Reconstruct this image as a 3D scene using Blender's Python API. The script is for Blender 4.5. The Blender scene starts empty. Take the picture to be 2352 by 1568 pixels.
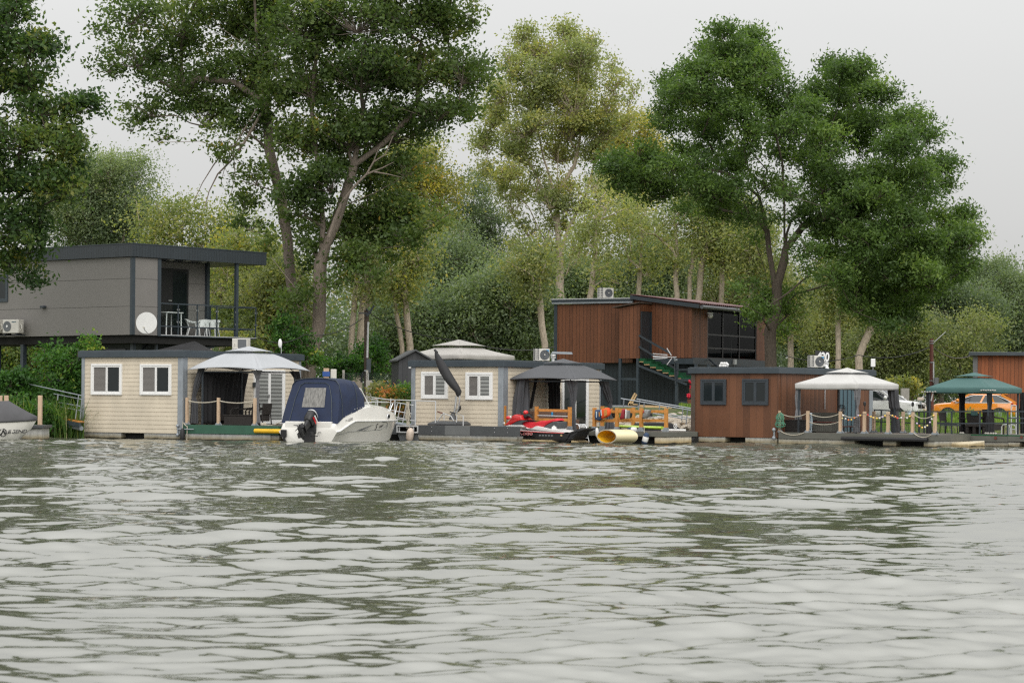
import bpy, math, random
import numpy as np
from mathutils import Vector, Matrix
RN = random.Random(11)
S = bpy.context.scene
COL = S.collection
# ------------------------------------------------------------ camera model
LENS = 85.0
F = 2352 * LENS / 36.0
U0, V0, RHO, EYE = 1176.0, 920.0, 0.008, 1.6
CR, SR = math.cos(RHO), math.sin(RHO)
def ray(u, v):
    x = (u - U0) / F; y = (V0 - v) / F
    return Vector((CR * x - SR * y, 1.0, SR * x + CR * y))
def P(u, v, Y):
    d = ray(u, v) * Y
    return Vector((d.x, d.y, d.z + EYE))
def ground_pt(u, Y, z):
    # point at depth Y and height z that shows in column u
    v = V0 + 100
    for _ in range(6):
        p = P(u, v, Y); v += (p.z - z) * F / Y
    return P(u, v, Y)
# survey tables: origin and scale of the enlarged views that sizes were read from
KV = {'a': (0, 940, 1.8226), 'b': (600, 940, 1.8227), 'c': (1080, 1300, 3.136), 'd': (1560, 1300, 3.1367),
      'e': (1960, 1350, 2.735), 'f': (2180, 1120, 2.5565), 'g': (2700, 1350, 3.3357), 'h': (3300, 1300, 2.9548),
      'A': (0, 1200, 2.703), 'B': (600, 1180, 5.2267), 'C': (700, 1400, 4.1255), 'D': (1980, 1600, 5.6),
      'E': (2340, 1580, 4.9), 'F': (3100, 1540, 5.88), 'G': (3450, 1480, 5.057), 'H': (3700, 1480, 4.899),
      't': (0, 0, 1.2064), 'r': (1800, 0, 1.2064), 's': (2500, 0, 1.0815)}
def q(k, x, y):
    a, b, s = KV[k]
    return ((a + x / s) / 1.7415, (b + y / s) / 1.7415)
class Fr:
    """local frame: origin on the water, x axis turned by ang"""
    def __init__(s, o, ang):
        s.o = Vector((o[0], o[1], o[2] if len(o) > 2 else 0.0)); s.ang = ang
        s.c, s.s = math.cos(ang), math.sin(ang)
    def loc(s, p):
        d = Vector(p) - s.o
        return Vector((d.x * s.c + d.y * s.s, -d.x * s.s + d.y * s.c, d.z))
    def wor(s, p):
        return Vector((p[0] * s.c - p[1] * s.s, p[0] * s.s + p[1] * s.c, p[2])) + s.o
    def _hit(s, uv, ax, val):
        d = ray(*uv)
        dl = Vector((d.x * s.c + d.y * s.s, -d.x * s.s + d.y * s.c, d.z))
        o = s.loc((0, 0, EYE))
        t = (val - o[ax]) / dl[ax]
        return o + dl * t
    def hx(s, uv, x): return s._hit(uv, 0, x)
    def hy(s, uv, y): return s._hit(uv, 1, y)
    def hz(s, uv, z): return s._hit(uv, 2, z)
def corner_frame(u, Y, phi):
    p = ground_pt(u, Y, 0.0)
    return Fr((p.x, p.y, 0.0), math.pi / 2 - math.radians(phi))
# ------------------------------------------------------------ mesh builder
class MB:
    def __init__(s): s.v = []; s.f = []; s.m = []
    def add(s, vs, fs, m=0):
        b = len(s.v); s.v.extend([tuple(p) for p in vs])
        for f in fs: s.f.append(tuple(i + b for i in f)); s.m.append(m)
        return s
    def box(s, x0, y0, z0, x1, y1, z1, m=0):
        x0, x1 = sorted((x0, x1)); y0, y1 = sorted((y0, y1)); z0, z1 = sorted((z0, z1))
        v = [(x0, y0, z0), (x1, y0, z0), (x1, y1, z0), (x0, y1, z0), (x0, y0, z1), (x1, y0, z1), (x1, y1, z1), (x0, y1, z1)]
        return s.add(v, [(3, 2, 1, 0), (4, 5, 6, 7), (0, 1, 5, 4), (1, 2, 6, 5), (2, 3, 7, 6), (3, 0, 4, 7)], m)
    def bar(s, p, r, w, h, up=(0, 0, 1), m=0):
        p, r = Vector(p), Vector(r); d = (r - p).normalized(); up = Vector(up)
        if abs(d.dot(up)) > .98: up = Vector((1, 0, 0))
        a = d.cross(up).normalized() * (w / 2); b = a.normalized().cross(d).normalized() * (h / 2)
        v = [p - a - b, p + a - b, p + a + b, p - a + b, r - a - b, r + a - b, r + a + b, r - a + b]
        return s.add(v, [(3, 2, 1, 0), (4, 5, 6, 7), (0, 1, 5, 4), (1, 2, 6, 5), (2, 3, 7, 6), (3, 0, 4, 7)], m)
    def tube(s, pts, r, n=8, m=0, caps=True):
        pts = [Vector(p) for p in pts]; k = len(pts)
        rs = list(r) if hasattr(r, '__len__') else [r] * k
        vs = []; a = None
        for i, p in enumerate(pts):
            d = (pts[min(i + 1, k - 1)] - pts[max(i - 1, 0)])
            d = d.normalized() if d.length > 1e-9 else Vector((0, 0, 1))
            if a is None:
                a = d.cross(Vector((0, 0, 1)) if abs(d.z) < .9 else Vector((1, 0, 0))).normalized()
            else:
                a = (a - d * a.dot(d)); a = a.normalized() if a.length > 1e-6 else d.orthogonal().normalized()
            b = d.cross(a)
            for j in range(n):
                t = 2 * math.pi * j / n
                vs.append(p + (a * math.cos(t) + b * math.sin(t)) * rs[i])
        fs = [(i * n + j, i * n + (j + 1) % n, (i + 1) * n + (j + 1) % n, (i + 1) * n + j) for i in range(k - 1) for j in range(n)]
        if caps: fs += [tuple(range(n - 1, -1, -1)), tuple((k - 1) * n + j for j in range(n))]
        return s.add(vs, fs, m)
    def loft(s, rings, m=0, closed=True, caps=True):
        n = len(rings[0]); vs = [p for r in rings for p in r]; e = n if closed else n - 1
        fs = [(i * n + j, i * n + (j + 1) % n, (i + 1) * n + (j + 1) % n, (i + 1) * n + j) for i in range(len(rings) - 1) for j in range(e)]
        if caps and closed: fs += [tuple(range(n - 1, -1, -1)), tuple((len(rings) - 1) * n + j for j in range(n))]
        return s.add(vs, fs, m)
    def prism(s, poly, vec, m=0):
        n = len(poly); vec = Vector(vec); a = [Vector(p) for p in poly]
        fs = [tuple(range(n - 1, -1, -1)), tuple(range(n, 2 * n))] + [(j, (j + 1) % n, n + (j + 1) % n, n + j) for j in range(n)]
        return s.add(a + [p + vec for p in a], fs, m)
    def lathe(s, prof, c, n=16, m=0, ax='z'):
        vs = []
        for r, h in prof:
            for j in range(n):
                t = 2 * math.pi * j / n; x, y = r * math.cos(t), r * math.sin(t)
                p = {'z': (x, y, h), 'x': (h, x, y), 'y': (x, h, y)}[ax]
                vs.append(Vector(p) + Vector(c))
        k = len(prof)
        fs = [(i * n + j, i * n + (j + 1) % n, (i + 1) * n + (j + 1) % n, (i + 1) * n + j) for i in range(k - 1) for j in range(n)]
        fs += [tuple(range(n - 1, -1, -1)), tuple((k - 1) * n + j for j in range(n))]
        return s.add(vs, fs, m)
    def ball(s, c, r, n=10, k=6, sc=(1, 1, 1), m=0):
        c = Vector(c)
        rings = []
        for i in range(k + 1):
            t = math.pi * (i + .02) / (k + .04)
            rings.append([c + Vector((r * math.sin(t) * math.cos(2 * math.pi * j / n) * sc[0], r * math.sin(t) * math.sin(2 * math.pi * j / n) * sc[1], -r * math.cos(t) * sc[2])) for j in range(n)])
        return s.loft(rings, m)
    def sheet(s, fn, nu, nv, m=0):
        vs = [fn(i / nu, j / nv) for j in range(nv + 1) for i in range(nu + 1)]; w = nu + 1
        return s.add(vs, [(j * w + i, j * w + i + 1, (j + 1) * w + i + 1, (j + 1) * w + i) for j in range(nv) for i in range(nu)], m)
    def build(s, name, mats, parent=None, smooth=False, bevel=0, label=None, cat=None, group=None, kind=None, thick=0, loc=None, rotz=0):
        me = bpy.data.meshes.new(name); me.from_pydata(s.v, [], s.f)
        mats = mats if isinstance(mats, (list, tuple)) else [mats]
        for x in mats: me.materials.append(x)
        if len(mats) > 1: me.polygons.foreach_set('material_index', s.m)
        me.update()
        import bmesh
        bm = bmesh.new(); bm.from_mesh(me); bmesh.ops.recalc_face_normals(bm, faces=bm.faces); bm.to_mesh(me); bm.free()
        if smooth:
            me.polygons.foreach_set('use_smooth', [True] * len(me.polygons))
            try: me.set_sharp_from_angle(angle=math.radians(smooth if smooth is not True else 40))
            except Exception: pass
        o = bpy.data.objects.new(name, me); COL.objects.link(o)
        if loc is not None: o.location = loc; o.rotation_euler = (0, 0, rotz)
        if parent is not None: o.parent = parent
        if thick:
            md = o.modifiers.new('Thickness', 'SOLIDIFY'); md.thickness = thick; md.offset = 0
        if bevel:
            md = o.modifiers.new('Bevel', 'BEVEL'); md.width = bevel; md.segments = 2; md.limit_method = 'ANGLE'; md.angle_limit = math.radians(35); md.harden_normals = False
        tag(o, label, cat, group, kind)
        return o
def tag(o, label=None, cat=None, group=None, kind=None):
    for k, v in (('label', label), ('category', cat), ('group', group), ('kind', kind)):
        if v: o[k] = v
    return o
def thing(name, label, cat, loc=(0, 0, 0), rotz=0, group=None):
    o = bpy.data.objects.new(name, None); COL.objects.link(o); o.empty_display_size = .3
    o.location = loc; o.rotation_euler = (0, 0, rotz)
    return tag(o, label, cat, group)
def fthing(name, label, cat, fr, group=None):
    return thing(name, label, cat, fr.o, fr.ang, group)
def dup(root, loc, rotz=None, label=None, scale=None):
    def cp(o, par):
        c = o.copy(); COL.objects.link(c)
        if par is not None: c.parent = par
        for ch in [x for x in o.children]: cp(ch, c)
        return c
    r = cp(root, None); r.location = loc
    if rotz is not None: r.rotation_euler = (0, 0, rotz)
    if label: r['label'] = label
    if scale: r.scale = scale
    return r
def text(body, name, m, parent, origin, xdir, ydir, size, depth=.004, shear=0.0, bold=0.0, spacing=1.0, stretch=1.0, bend=None):
    cu = bpy.data.curves.new('lettering_curve', 'FONT'); cu.body = body; cu.size = 1.0; cu.extrude = 0.0; cu.shear = shear; cu.offset = bold; cu.space_character = spacing
    cu.resolution_u = 3
    ob = bpy.data.objects.new('lettering_source', cu); COL.objects.link(ob)
    bpy.context.view_layer.update()
    dg = bpy.context.evaluated_depsgraph_get()
    me = bpy.data.meshes.new_from_object(ob.evaluated_get(dg))
    COL.objects.unlink(ob); bpy.data.objects.remove(ob)
    xd, yd = Vector(xdir).normalized(), Vector(ydir).normalized(); n = xd.cross(yd)
    for vv in me.vertices:
        x, y = vv.co.x * size * stretch, vv.co.y * size
        p = Vector(origin) + xd * x + yd * y + n * depth
        vv.co = bend(p) if bend else p
    me.materials.clear(); me.materials.append(m); me.name = name
    o = bpy.data.objects.new(name, me); COL.objects.link(o); o.parent = parent
    return o
# ------------------------------------------------------------ materials
def _n(nt, t, **kw):
    n = nt.nodes.new(t)
    for k, v in kw.items(): setattr(n, k, v)
    return n
def mth(nt, op, a, b=None, c=None):
    n = _n(nt, 'ShaderNodeMath', operation=op)
    for i, x in enumerate((a, b, c)):
        if x is None: continue
        if isinstance(x, (int, float)): n.inputs[i].default_value = x
        else: nt.links.new(x, n.inputs[i])
    return n.outputs[0]
def base_mat(name):
    m = bpy.data.materials.new(name); m.use_nodes = True
    nt = m.node_tree; b = nt.nodes['Principled BSDF']
    return m, nt, b
def noise(nt, scale, detail=4, rough=.55, stretch=None, coord='Object'):
    tc = _n(nt, 'ShaderNodeTexCoord'); src = tc.outputs[coord]
    if stretch:
        mp = _n(nt, 'ShaderNodeMapping'); mp.inputs['Scale'].default_value = stretch; nt.links.new(src, mp.inputs[0]); src = mp.outputs[0]
    n = _n(nt, 'ShaderNodeTexNoise'); n.inputs['Scale'].default_value = scale; n.inputs['Detail'].default_value = detail; n.inputs['Roughness'].default_value = rough
    nt.links.new(src, n.inputs['Vector'])
    return n.outputs['Fac']
def rampc(nt, fac, stops):
    r = _n(nt, 'ShaderNodeValToRGB'); e = r.color_ramp.elements
    while len(e) < len(stops): e.new(.5)
    for i, (p, c) in enumerate(stops): e[i].position = p; e[i].color = (*c, 1)
    nt.links.new(fac, r.inputs[0]); return r.outputs[0]
def setbump(nt, b, h, strength, dist=.02):
    bp = _n(nt, 'ShaderNodeBump'); bp.inputs['Strength'].default_value = strength; bp.inputs['Distance'].default_value = dist
    nt.links.new(h, bp.inputs['Height']); nt.links.new(bp.outputs[0], b.inputs['Normal'])
def mat(name, col, rough=.6, var=.15, scale=3, metal=0, bump=0, bscale=60, stretch=None, coat=0, col2=None, spec=.5, detail=5):
    m, nt, b = base_mat(name)
    f = noise(nt, scale, detail, .6, stretch)
    lo = tuple(c * (1 - var) for c in col); hi = tuple(min(1, c * (1 + var)) for c in (col2 or col))
    nt.links.new(rampc(nt, f, [(.28, lo), (.72, hi)]), b.inputs['Base Color'])
    b.inputs['Roughness'].default_value = rough; b.inputs['Metallic'].default_value = metal
    b.inputs['Specular IOR Level'].default_value = spec
    nt.links.new(mth(nt, 'MULTIPLY_ADD', f, .25, rough - .12), b.inputs['Roughness'])
    if coat: b.inputs['Coat Weight'].default_value = coat; b.inputs['Coat Roughness'].default_value = .05
    if bump: setbump(nt, b, noise(nt, bscale, 3, .6, stretch), bump)
    return m
def plank_mat(name, col, w, rough=.6, var=.35, horiz=False, groove=.05, gcol=.35, grain=1.0, bump=.5):
    """boards: one tint per board, streaky grain along it, a seam between boards"""
    m, nt, b = base_mat(name)
    tc = _n(nt, 'ShaderNodeTexCoord'); sp = _n(nt, 'ShaderNodeSeparateXYZ'); nt.links.new(tc.outputs['Object'], sp.inputs[0])
    s = sp.outputs[2] if horiz else mth(nt, 'ADD', sp.outputs[0], sp.outputs[1])
    k = mth(nt, 'DIVIDE', s, w); idx = mth(nt, 'FLOOR', k); fr = mth(nt, 'SUBTRACT', k, idx)
    wn = _n(nt, 'ShaderNodeTexWhiteNoise', noise_dimensions='1D'); nt.links.new(idx, wn.inputs['W'])
    st = (.6, .6, 9) if horiz else (9, 9, .6)
    g = noise(nt, 3.2 * grain, 6, .7, st)
    g2 = noise(nt, .9, 3, .6)
    t = mth(nt, 'ADD', mth(nt, 'MULTIPLY', wn.outputs[0], .35), mth(nt, 'ADD', mth(nt, 'MULTIPLY', g, .75), mth(nt, 'MULTIPLY', g2, .35)))
    lo = tuple(c * (1 - var) for c in col); hi = tuple(min(1, c * (1 + var)) for c in col)
    c = rampc(nt, t, [(.35, lo), (1.0, hi)])
    edge = mth(nt, 'LESS_THAN', fr, groove)
    mx = _n(nt, 'ShaderNodeMix', data_type='RGBA'); nt.links.new(edge, mx.inputs[0]); nt.links.new(c, mx.inputs[6]); mx.inputs[7].default_value = (*[x * gcol for x in col], 1)
    nt.links.new(mx.outputs[2], b.inputs['Base Color']); b.inputs['Roughness'].default_value = rough
    hgt = mth(nt, 'ADD', mth(nt, 'MULTIPLY', mth(nt, 'SUBTRACT', 1, edge), 1.0), mth(nt, 'MULTIPLY', g, .25))
    setbump(nt, b, hgt, bump, .012)
    return m
def float_mat(name, col):
    """pontoon steel or concrete with a tan scum band and a dark wet line at the water"""
    m, nt, b = base_mat(name)
    g = _n(nt, 'ShaderNodeNewGeometry'); sp = _n(nt, 'ShaderNodeSeparateXYZ'); nt.links.new(g.outputs['Position'], sp.inputs[0])
    n1 = noise(nt, 1.6, 6, .65, (1, 1, 2.2)); n2 = noise(nt, 7, 4, .6, (1, 1, .25))
    z = mth(nt, 'ADD', sp.outputs[2], mth(nt, 'MULTIPLY', mth(nt, 'SUBTRACT', n1, .5), .16))
    c = rampc(nt, mth(nt, 'DIVIDE', z, .4), [(.0, (.015, .014, .008)), (.13, (.03, .026, .012)), (.2, tuple(x * .55 * y for x, y in zip(col, (1.15, .95, .6)))), (.42, tuple(x * .85 * y for x, y in zip(col, (1.05, .98, .82)))), (.62, col)])
    mx = _n(nt, 'ShaderNodeMix', data_type='RGBA', blend_type='MULTIPLY'); mx.inputs[0].default_value = 1
    nt.links.new(c, mx.inputs[6]); nt.links.new(rampc(nt, n2, [(.3, (.72, .72, .72)), (.7, (1.1, 1.1, 1.1))]), mx.inputs[7])
    nt.links.new(mx.outputs[2], b.inputs['Base Color']); b.inputs['Roughness'].default_value = .6
    return m
def glass_mat(name, tint, mixv=.1, rough=.02):
    m, nt, b = base_mat(name); nt.nodes.remove(b)
    t = _n(nt, 'ShaderNodeBsdfTransparent'); t.inputs[0].default_value = (*tint, 1)
    g = _n(nt, 'ShaderNodeBsdfGlossy'); g.inputs['Roughness'].default_value = rough
    lw = _n(nt, 'ShaderNodeLayerWeight'); lw.inputs[0].default_value = .25
    mx = _n(nt, 'ShaderNodeMixShader'); nt.links.new(mth(nt, 'MULTIPLY_ADD', mth(nt, 'POWER', lw.outputs['Facing'], 3), .35, mixv), mx.inputs[0])
    nt.links.new(t.outputs[0], mx.inputs[1]); nt.links.new(g.outputs[0], mx.inputs[2])
    nt.links.new(mx.outputs[0], nt.nodes['Material Output'].inputs[0])
    return m
LEAF_GAIN = 2.1
def leaf_mat(name, stops, trans=.45, rough=.5):
    m, nt, b = base_mat(name); nt.nodes.remove(b)
    at = _n(nt, 'ShaderNodeAttribute', attribute_name='tint')
    c = rampc(nt, at.outputs['Fac'], [(p, tuple(min(.5, x * LEAF_GAIN) for x in cc)) for p, cc in stops])
    d = _n(nt, 'ShaderNodeBsdfPrincipled'); d.inputs['Roughness'].default_value = rough; d.inputs['Specular IOR Level'].default_value = .35
    nt.links.new(c, d.inputs['Base Color'])
    tr = _n(nt, 'ShaderNodeBsdfTranslucent')
    mu = _n(nt, 'ShaderNodeMix', data_type='RGBA', blend_type='MULTIPLY'); mu.inputs[0].default_value = 1
    nt.links.new(c, mu.inputs[6]); mu.inputs[7].default_value = (1.5, 1.6, .75, 1); nt.links.new(mu.outputs[2], tr.inputs[0])
    mx = _n(nt, 'ShaderNodeMixShader'); mx.inputs[0].default_value = trans
    nt.links.new(d.outputs[0], mx.inputs[1]); nt.links.new(tr.outputs[0], mx.inputs[2])
    nt.links.new(mx.outputs[0], nt.nodes['Material Output'].inputs[0])
    return m
# ------------------------------------------------------------ palette
M = {}
M['cream'] = mat('cream_vinyl', (.60, .53, .42), .45, .11, 1.3, stretch=(1, 1, .45))
M['slate'] = mat('slate_sheet', (.042, .056, .068), .42, .12, 2)
M['galv'] = mat('galvanised_steel', (.30, .33, .36), .45, .16, 6, metal=.35, stretch=(1, 1, .4))
M['white'] = mat('white_upvc', (.80, .80, .79), .35, .03, 2)
M['dirty_white'] = mat('aged_white_plastic', (.62, .60, .55), .45, .10, 5)
M['glass_dark'] = mat('dark_window_glass', (.012, .017, .018), .06, .2, 1, spec=.5)
M['glass_pale'] = mat('pale_window_glass', (.16, .18, .18), .08, .25, .8)
M['shutter'] = plank_mat('roller_shutter', (.17, .16, .15), .045, .5, .08, True, .25, .55)
M['zebra'] = plank_mat('zebra_blind', (.30, .31, .30), .15, .35, .12, True, .45, .45, bump=0)
M['float'] = float_mat('pontoon_steel', (.40, .41, .42))
M['concrete_float'] = float_mat('pontoon_concrete', (.48, .48, .46))
M['cream_float'] = float_mat('cream_float_plastic', (.66, .60, .48))
M['green_edge'] = mat('green_deck_edge', (.028, .095, .06), .6, .12, 3)
M['deck'] = mat('deck_board', (.14, .12, .10), .75, .3, 3, stretch=(1, 12, 1), bump=.2)
M['grey_edge'] = mat('grey_deck_edge', (.115, .115, .098), .65, .12, 2.5, stretch=(1, 1, 3))
M['panel_dark'] = mat('dark_grey_panel', (.062, .066, .070), .55, .10, 3)
M['panel_light'] = mat('lighter_grey_panel', (.135, .14, .142), .55, .08, 3)
M['black'] = mat('black_plastic', (.012, .012, .013), .4, .2, 5)
M['rubber'] = mat('black_rubber', (.02, .02, .022), .65, .2, 8)
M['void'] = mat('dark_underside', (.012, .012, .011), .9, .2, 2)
M['post_wood'] = mat('pale_post_timber', (.52, .38, .26), .7, .22, 4, stretch=(6, 6, .6), bump=.15)
M['orange_wood'] = mat('orange_stained_timber', (.50, .215, .045), .55, .22, 3, stretch=(3, 3, 3), bump=.15)
M['raw_wood'] = mat('raw_lumber', (.52, .36, .19), .7, .2, 3, stretch=(4, 4, 1))
M['rope'] = mat('pale_rope', (.47, .43, .35), .85, .25, 40)
M['canopy_light'] = mat('light_grey_canvas', (.38, .395, .415), .8, .05, 1.2, bump=.1, bscale=9)
M['canopy_dark'] = mat('dark_grey_canvas', (.085, .088, .096), .8, .07, 1.2, bump=.1, bscale=9)
M['canopy_white'] = mat('off_white_canvas', (.50, .495, .48), .8, .05, 1.2, bump=.15, bscale=5)
M['canopy_beige'] = mat('beige_canvas', (.43, .415, .39), .8, .07, 1.2, bump=.15, bscale=5)
M['canopy_green'] = mat('green_canvas', (.055, .125, .118), .8, .08, 1.2, bump=.15, bscale=5)
M['drape'] = mat('charcoal_drape', (.075, .077, .085), .9, .18, 4, stretch=(4, 4, .5))
M['drape_grey'] = mat('grey_drape', (.17, .17, .18), .9, .15, 4, stretch=(4, 4, .5))
M['drape_black'] = mat('black_drape', (.018, .018, .020), .9, .2, 4)
M['wicker_dark'] = mat('dark_wicker', (.022, .018, .016), .6, .45, 28, bump=.6, bscale=45)
M['wicker_brown'] = mat('brown_wicker', (.16, .095, .065), .65, .3, 30, bump=.5, bscale=45)
M['brown'] = plank_mat('brown_cladding', (.155, .058, .026), .19, .6, .42, groove=.11, gcol=.35)
M['brown_wide'] = plank_mat('brown_wide_cladding', (.128, .052, .024), .31, .55, .5, groove=.03, gcol=.7, grain=2.2)
M['brown_cabin'] = plank_mat('brown_cabin_cladding', (.128, .052, .024), .15, .55, .45, groove=.09, gcol=.5)
M['brown_red'] = plank_mat('russet_cladding', (.21, .066, .022), .19, .6, .45, groove=.10, gcol=.3)
M['black_metal'] = plank_mat('black_profiled_sheet', (.028, .038, .045), .21, .45, .12, False, .12, .35)
M['anthracite'] = mat('anthracite_metal', (.035, .045, .055), .45, .12, 3)
M['grey_panel'] = mat('taupe_panel', (.205, .194, .182), .55, .04, 2, bump=.12, bscale=30)
M['joint'] = mat('panel_joint', (.06, .055, .05), .7, .1, 3)
M['fascia_rib'] = plank_mat('ribbed_fascia', (.036, .045, .053), .16, .42, .10, False, .12, .55)
M['red_roof'] = mat('red_roof_sheet', (.17, .062, .058), .45, .2, 2, stretch=(1, 1, 1))
M['gutter'] = mat('grey_gutter', (.13, .14, .15), .4, .12, 2)
M['carpet_green'] = mat('green_carpet', (.008, .085, .032), .95, .25, 12, bump=.3)
M['steel'] = mat('stainless_steel', (.55, .56, .57), .28, .08, 4, metal=.85)
M['steel_paint'] = mat('pale_painted_steel', (.50, .51, .52), .45, .12, 5)
M['gelcoat'] = mat('white_gelcoat', (.76, .745, .70), .22, .04, 1.2, coat=.3)
M['navy'] = mat('navy_canvas', (.012, .022, .058), .75, .25, 2.5, bump=.25, bscale=6)
M['vinyl_window'] = mat('clear_vinyl_window', (.20, .195, .185), .25, .6, 2.2, stretch=(9, 9, .5), bump=.3, bscale=5)
M['grey_cover'] = mat('charcoal_boat_cover', (.075, .075, .080), .8, .2, 2, bump=.2, bscale=5)
M['black_cover'] = mat('black_boat_cover', (.018, .018, .020), .7, .3, 3, bump=.4, bscale=6)
M['ink'] = mat('black_lettering', (.015, .015, .017), .5, .05, 3)
M['red'] = mat('red_gloss', (.60, .018, .020), .28, .06, 2, coat=.4)
M['red_seat'] = mat('red_vinyl_seat', (.56, .014, .025), .5, .12, 6)
M['yellow'] = mat('yellow_plastic', (.72, .43, .015), .45, .12, 3)
M['pipe_out'] = mat('cream_pipe', (.74, .655, .42), .4, .06, 1.5)
M['pipe_in'] = mat('yellow_pipe_lining', (.80, .46, .02), .45, .10, 2)
M['fender'] = mat('scuffed_fender', (.60, .50, .42), .5, .2, 4)
M['lime'] = mat('lime_board', (.46, .66, .07), .4, .06, 3)
M['blue'] = mat('blue_plastic', (.02, .08, .30), .45, .15, 4)
M['badge'] = mat('blue_badge', (.01, .24, .50), .4, .05, 4)
M['orange_vest'] = mat('orange_vest', (.75, .085, .012), .75, .15, 8)
M['navy_vest'] = mat('navy_vest', (.03, .055, .11), .8, .2, 8)
M['pale_blue'] = mat('pale_blue_cloth', (.45, .55, .62), .8, .1, 6)
M['maroon'] = mat('maroon_vest', (.25, .018, .03), .75, .2, 8)
M['grey_vest'] = mat('grey_webbing', (.20, .20, .20), .8, .25, 14)
M['net_green'] = mat('green_net', (.10, .30, .20), .8, .2, 6)
M['net_black'] = mat('black_net', (.02, .02, .02), .9, .1, 6)
M['teal'] = mat('teal_door', (.075, .135, .165), .45, .2, 2, stretch=(6, 6, .4))
M['rust'] = mat('brown_steel_pole', (.12, .036, .024), .6, .3, 4)
M['pole_wood'] = mat('weathered_pole', (.085, .062, .048), .85, .35, 4, stretch=(6, 6, .5), bump=.3)
M['concrete'] = mat('concrete', (.36, .34, .31), .85, .18, 6)
M['stone'] = mat('limestone', (.44, .385, .315), .85, .28, 3, bump=.5, bscale=9)
M['car_white'] = mat('white_car_paint', (.78, .78, .77), .18, .02, 1, coat=.7)
M['car_orange'] = mat('orange_car_paint', (.72, .24, .012), .18, .05, 1, coat=.8)
M['chrome'] = mat('chrome', (.72, .72, .73), .12, .05, 3, metal=1)
M['lens'] = mat('headlight_lens', (.36, .37, .38), .08, .25, 14, metal=.3, coat=.6)
M['lens_red'] = mat('tail_lens', (.35, .015, .02), .15, .2, 9, coat=.6)
M['flower'] = mat('red_blossom', (.55, .012, .04), .7, .2, 20)
M['terracotta'] = mat('terracotta', (.18, .07, .04), .8, .2, 5)
M['tint_glass'] = glass_mat('tinted_balcony_glass', (.93, .955, .95), .02)
M['clear_glass'] = glass_mat('clear_screen', (.55, .57, .57), .012)
M['mesh_screen'] = mat('insect_screen', (.020, .022, .024), .5, .2, 3)
M['bark'] = mat('grey_brown_bark', (.20, .165, .135), .95, .45, 5, stretch=(5, 5, .7), bump=.8, bscale=14)
M['bark_dark'] = mat('dark_bark', (.095, .076, .060), .95, .4, 5, stretch=(5, 5, .7), bump=.8, bscale=14)
M['bark_pale'] = mat('pale_poplar_bark', (.40, .335, .265), .95, .35, 4, stretch=(3, 3, 1.2), bump=.6, bscale=12)
M['lf_dark'] = leaf_mat('deep_green_leaves', [(0, (.018, .031, .010)), (.35, (.037, .060, .018)), (.75, (.070, .096, .027)), (.93, (.115, .118, .030)), (1, (.22, .15, .03))])
M['lf_ash'] = leaf_mat('ash_leaves', [(0, (.020, .036, .012)), (.4, (.042, .072, .020)), (.8, (.078, .118, .030)), (1, (.115, .150, .040))])
M['lf_maple'] = leaf_mat('maple_leaves', [(0, (.018, .036, .014)), (.45, (.038, .066, .020)), (.8, (.080, .100, .026)), (1, (.18, .15, .03))])
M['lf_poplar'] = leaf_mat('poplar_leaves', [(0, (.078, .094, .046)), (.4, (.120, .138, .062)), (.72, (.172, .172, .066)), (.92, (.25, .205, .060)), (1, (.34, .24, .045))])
M['lf_willow'] = leaf_mat('willow_leaves', [(0, (.042, .060, .036)), (.5, (.088, .114, .064)), (1, (.15, .17, .09))])
M['lf_olive'] = leaf_mat('olive_leaves', [(0, (.05, .064, .030)), (.5, (.106, .120, .050)), (.85, (.165, .155, .060)), (1, (.25, .18, .05))])
M['lf_gold'] = leaf_mat('yellowing_leaves', [(0, (.055, .075, .030)), (.4, (.10, .118, .046)), (.75, (.165, .155, .050)), (1, (.30, .20, .035))])
M['lf_bush'] = leaf_mat('bush_leaves', [(0, (.014, .036, .010)), (.5, (.035, .085, .018)), (.9, (.085, .14, .025)), (1, (.17, .18, .03))])
M['lf_red'] = leaf_mat('photinia_leaves', [(0, (.03, .06, .015)), (.4, (.08, .09, .02)), (.7, (.25, .10, .03)), (1, (.38, .10, .03))])
M['lf_reed'] = leaf_mat('reed_blades', [(0, (.022, .050, .014)), (.6, (.060, .105, .025)), (.85, (.12, .13, .04)), (1, (.40, .29, .12))])
M['lf_grass'] = leaf_mat('grass_blades', [(0, (.030, .065, .012)), (.6, (.075, .125, .022)), (1, (.17, .18, .05))])
# ------------------------------------------------------------ camera, sky, light
cam = bpy.data.cameras.new('camera'); co = bpy.data.objects.new('camera', cam); COL.objects.link(co)
cam.lens = LENS; cam.sensor_width = 36.0; cam.clip_start = .1; cam.clip_end = 4000
cam.shift_y = (V0 - 784.0) / 2352.0
cam.dof.use_dof = True; cam.dof.focus_distance = 90.0; cam.dof.aperture_fstop = 5.6
mw = Matrix(((CR, -SR, 0, 0), (0, 0, -1, 0), (SR, CR, 0, EYE), (0, 0, 0, 1)))
co.matrix_world = mw
S.camera = co
SUN_EL, SUN_AZ = math.radians(36), math.radians(172)
w = bpy.data.worlds.new('World'); S.world = w; w.use_nodes = True
nt = w.node_tree; bg = nt.nodes['Background']
sky = _n(nt, 'ShaderNodeTexSky', sky_type='NISHITA', sun_disc=False, sun_elevation=SUN_EL, sun_rotation=SUN_AZ, air_density=1.0, dust_density=4.0)
tc = _n(nt, 'ShaderNodeTexCoord'); sp = _n(nt, 'ShaderNodeSeparateXYZ'); nt.links.new(tc.outputs['Generated'], sp.inputs[0])
nz = _n(nt, 'ShaderNodeTexNoise'); nz.inputs['Scale'].default_value = 2.2; nz.inputs['Detail'].default_value = 4
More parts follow.
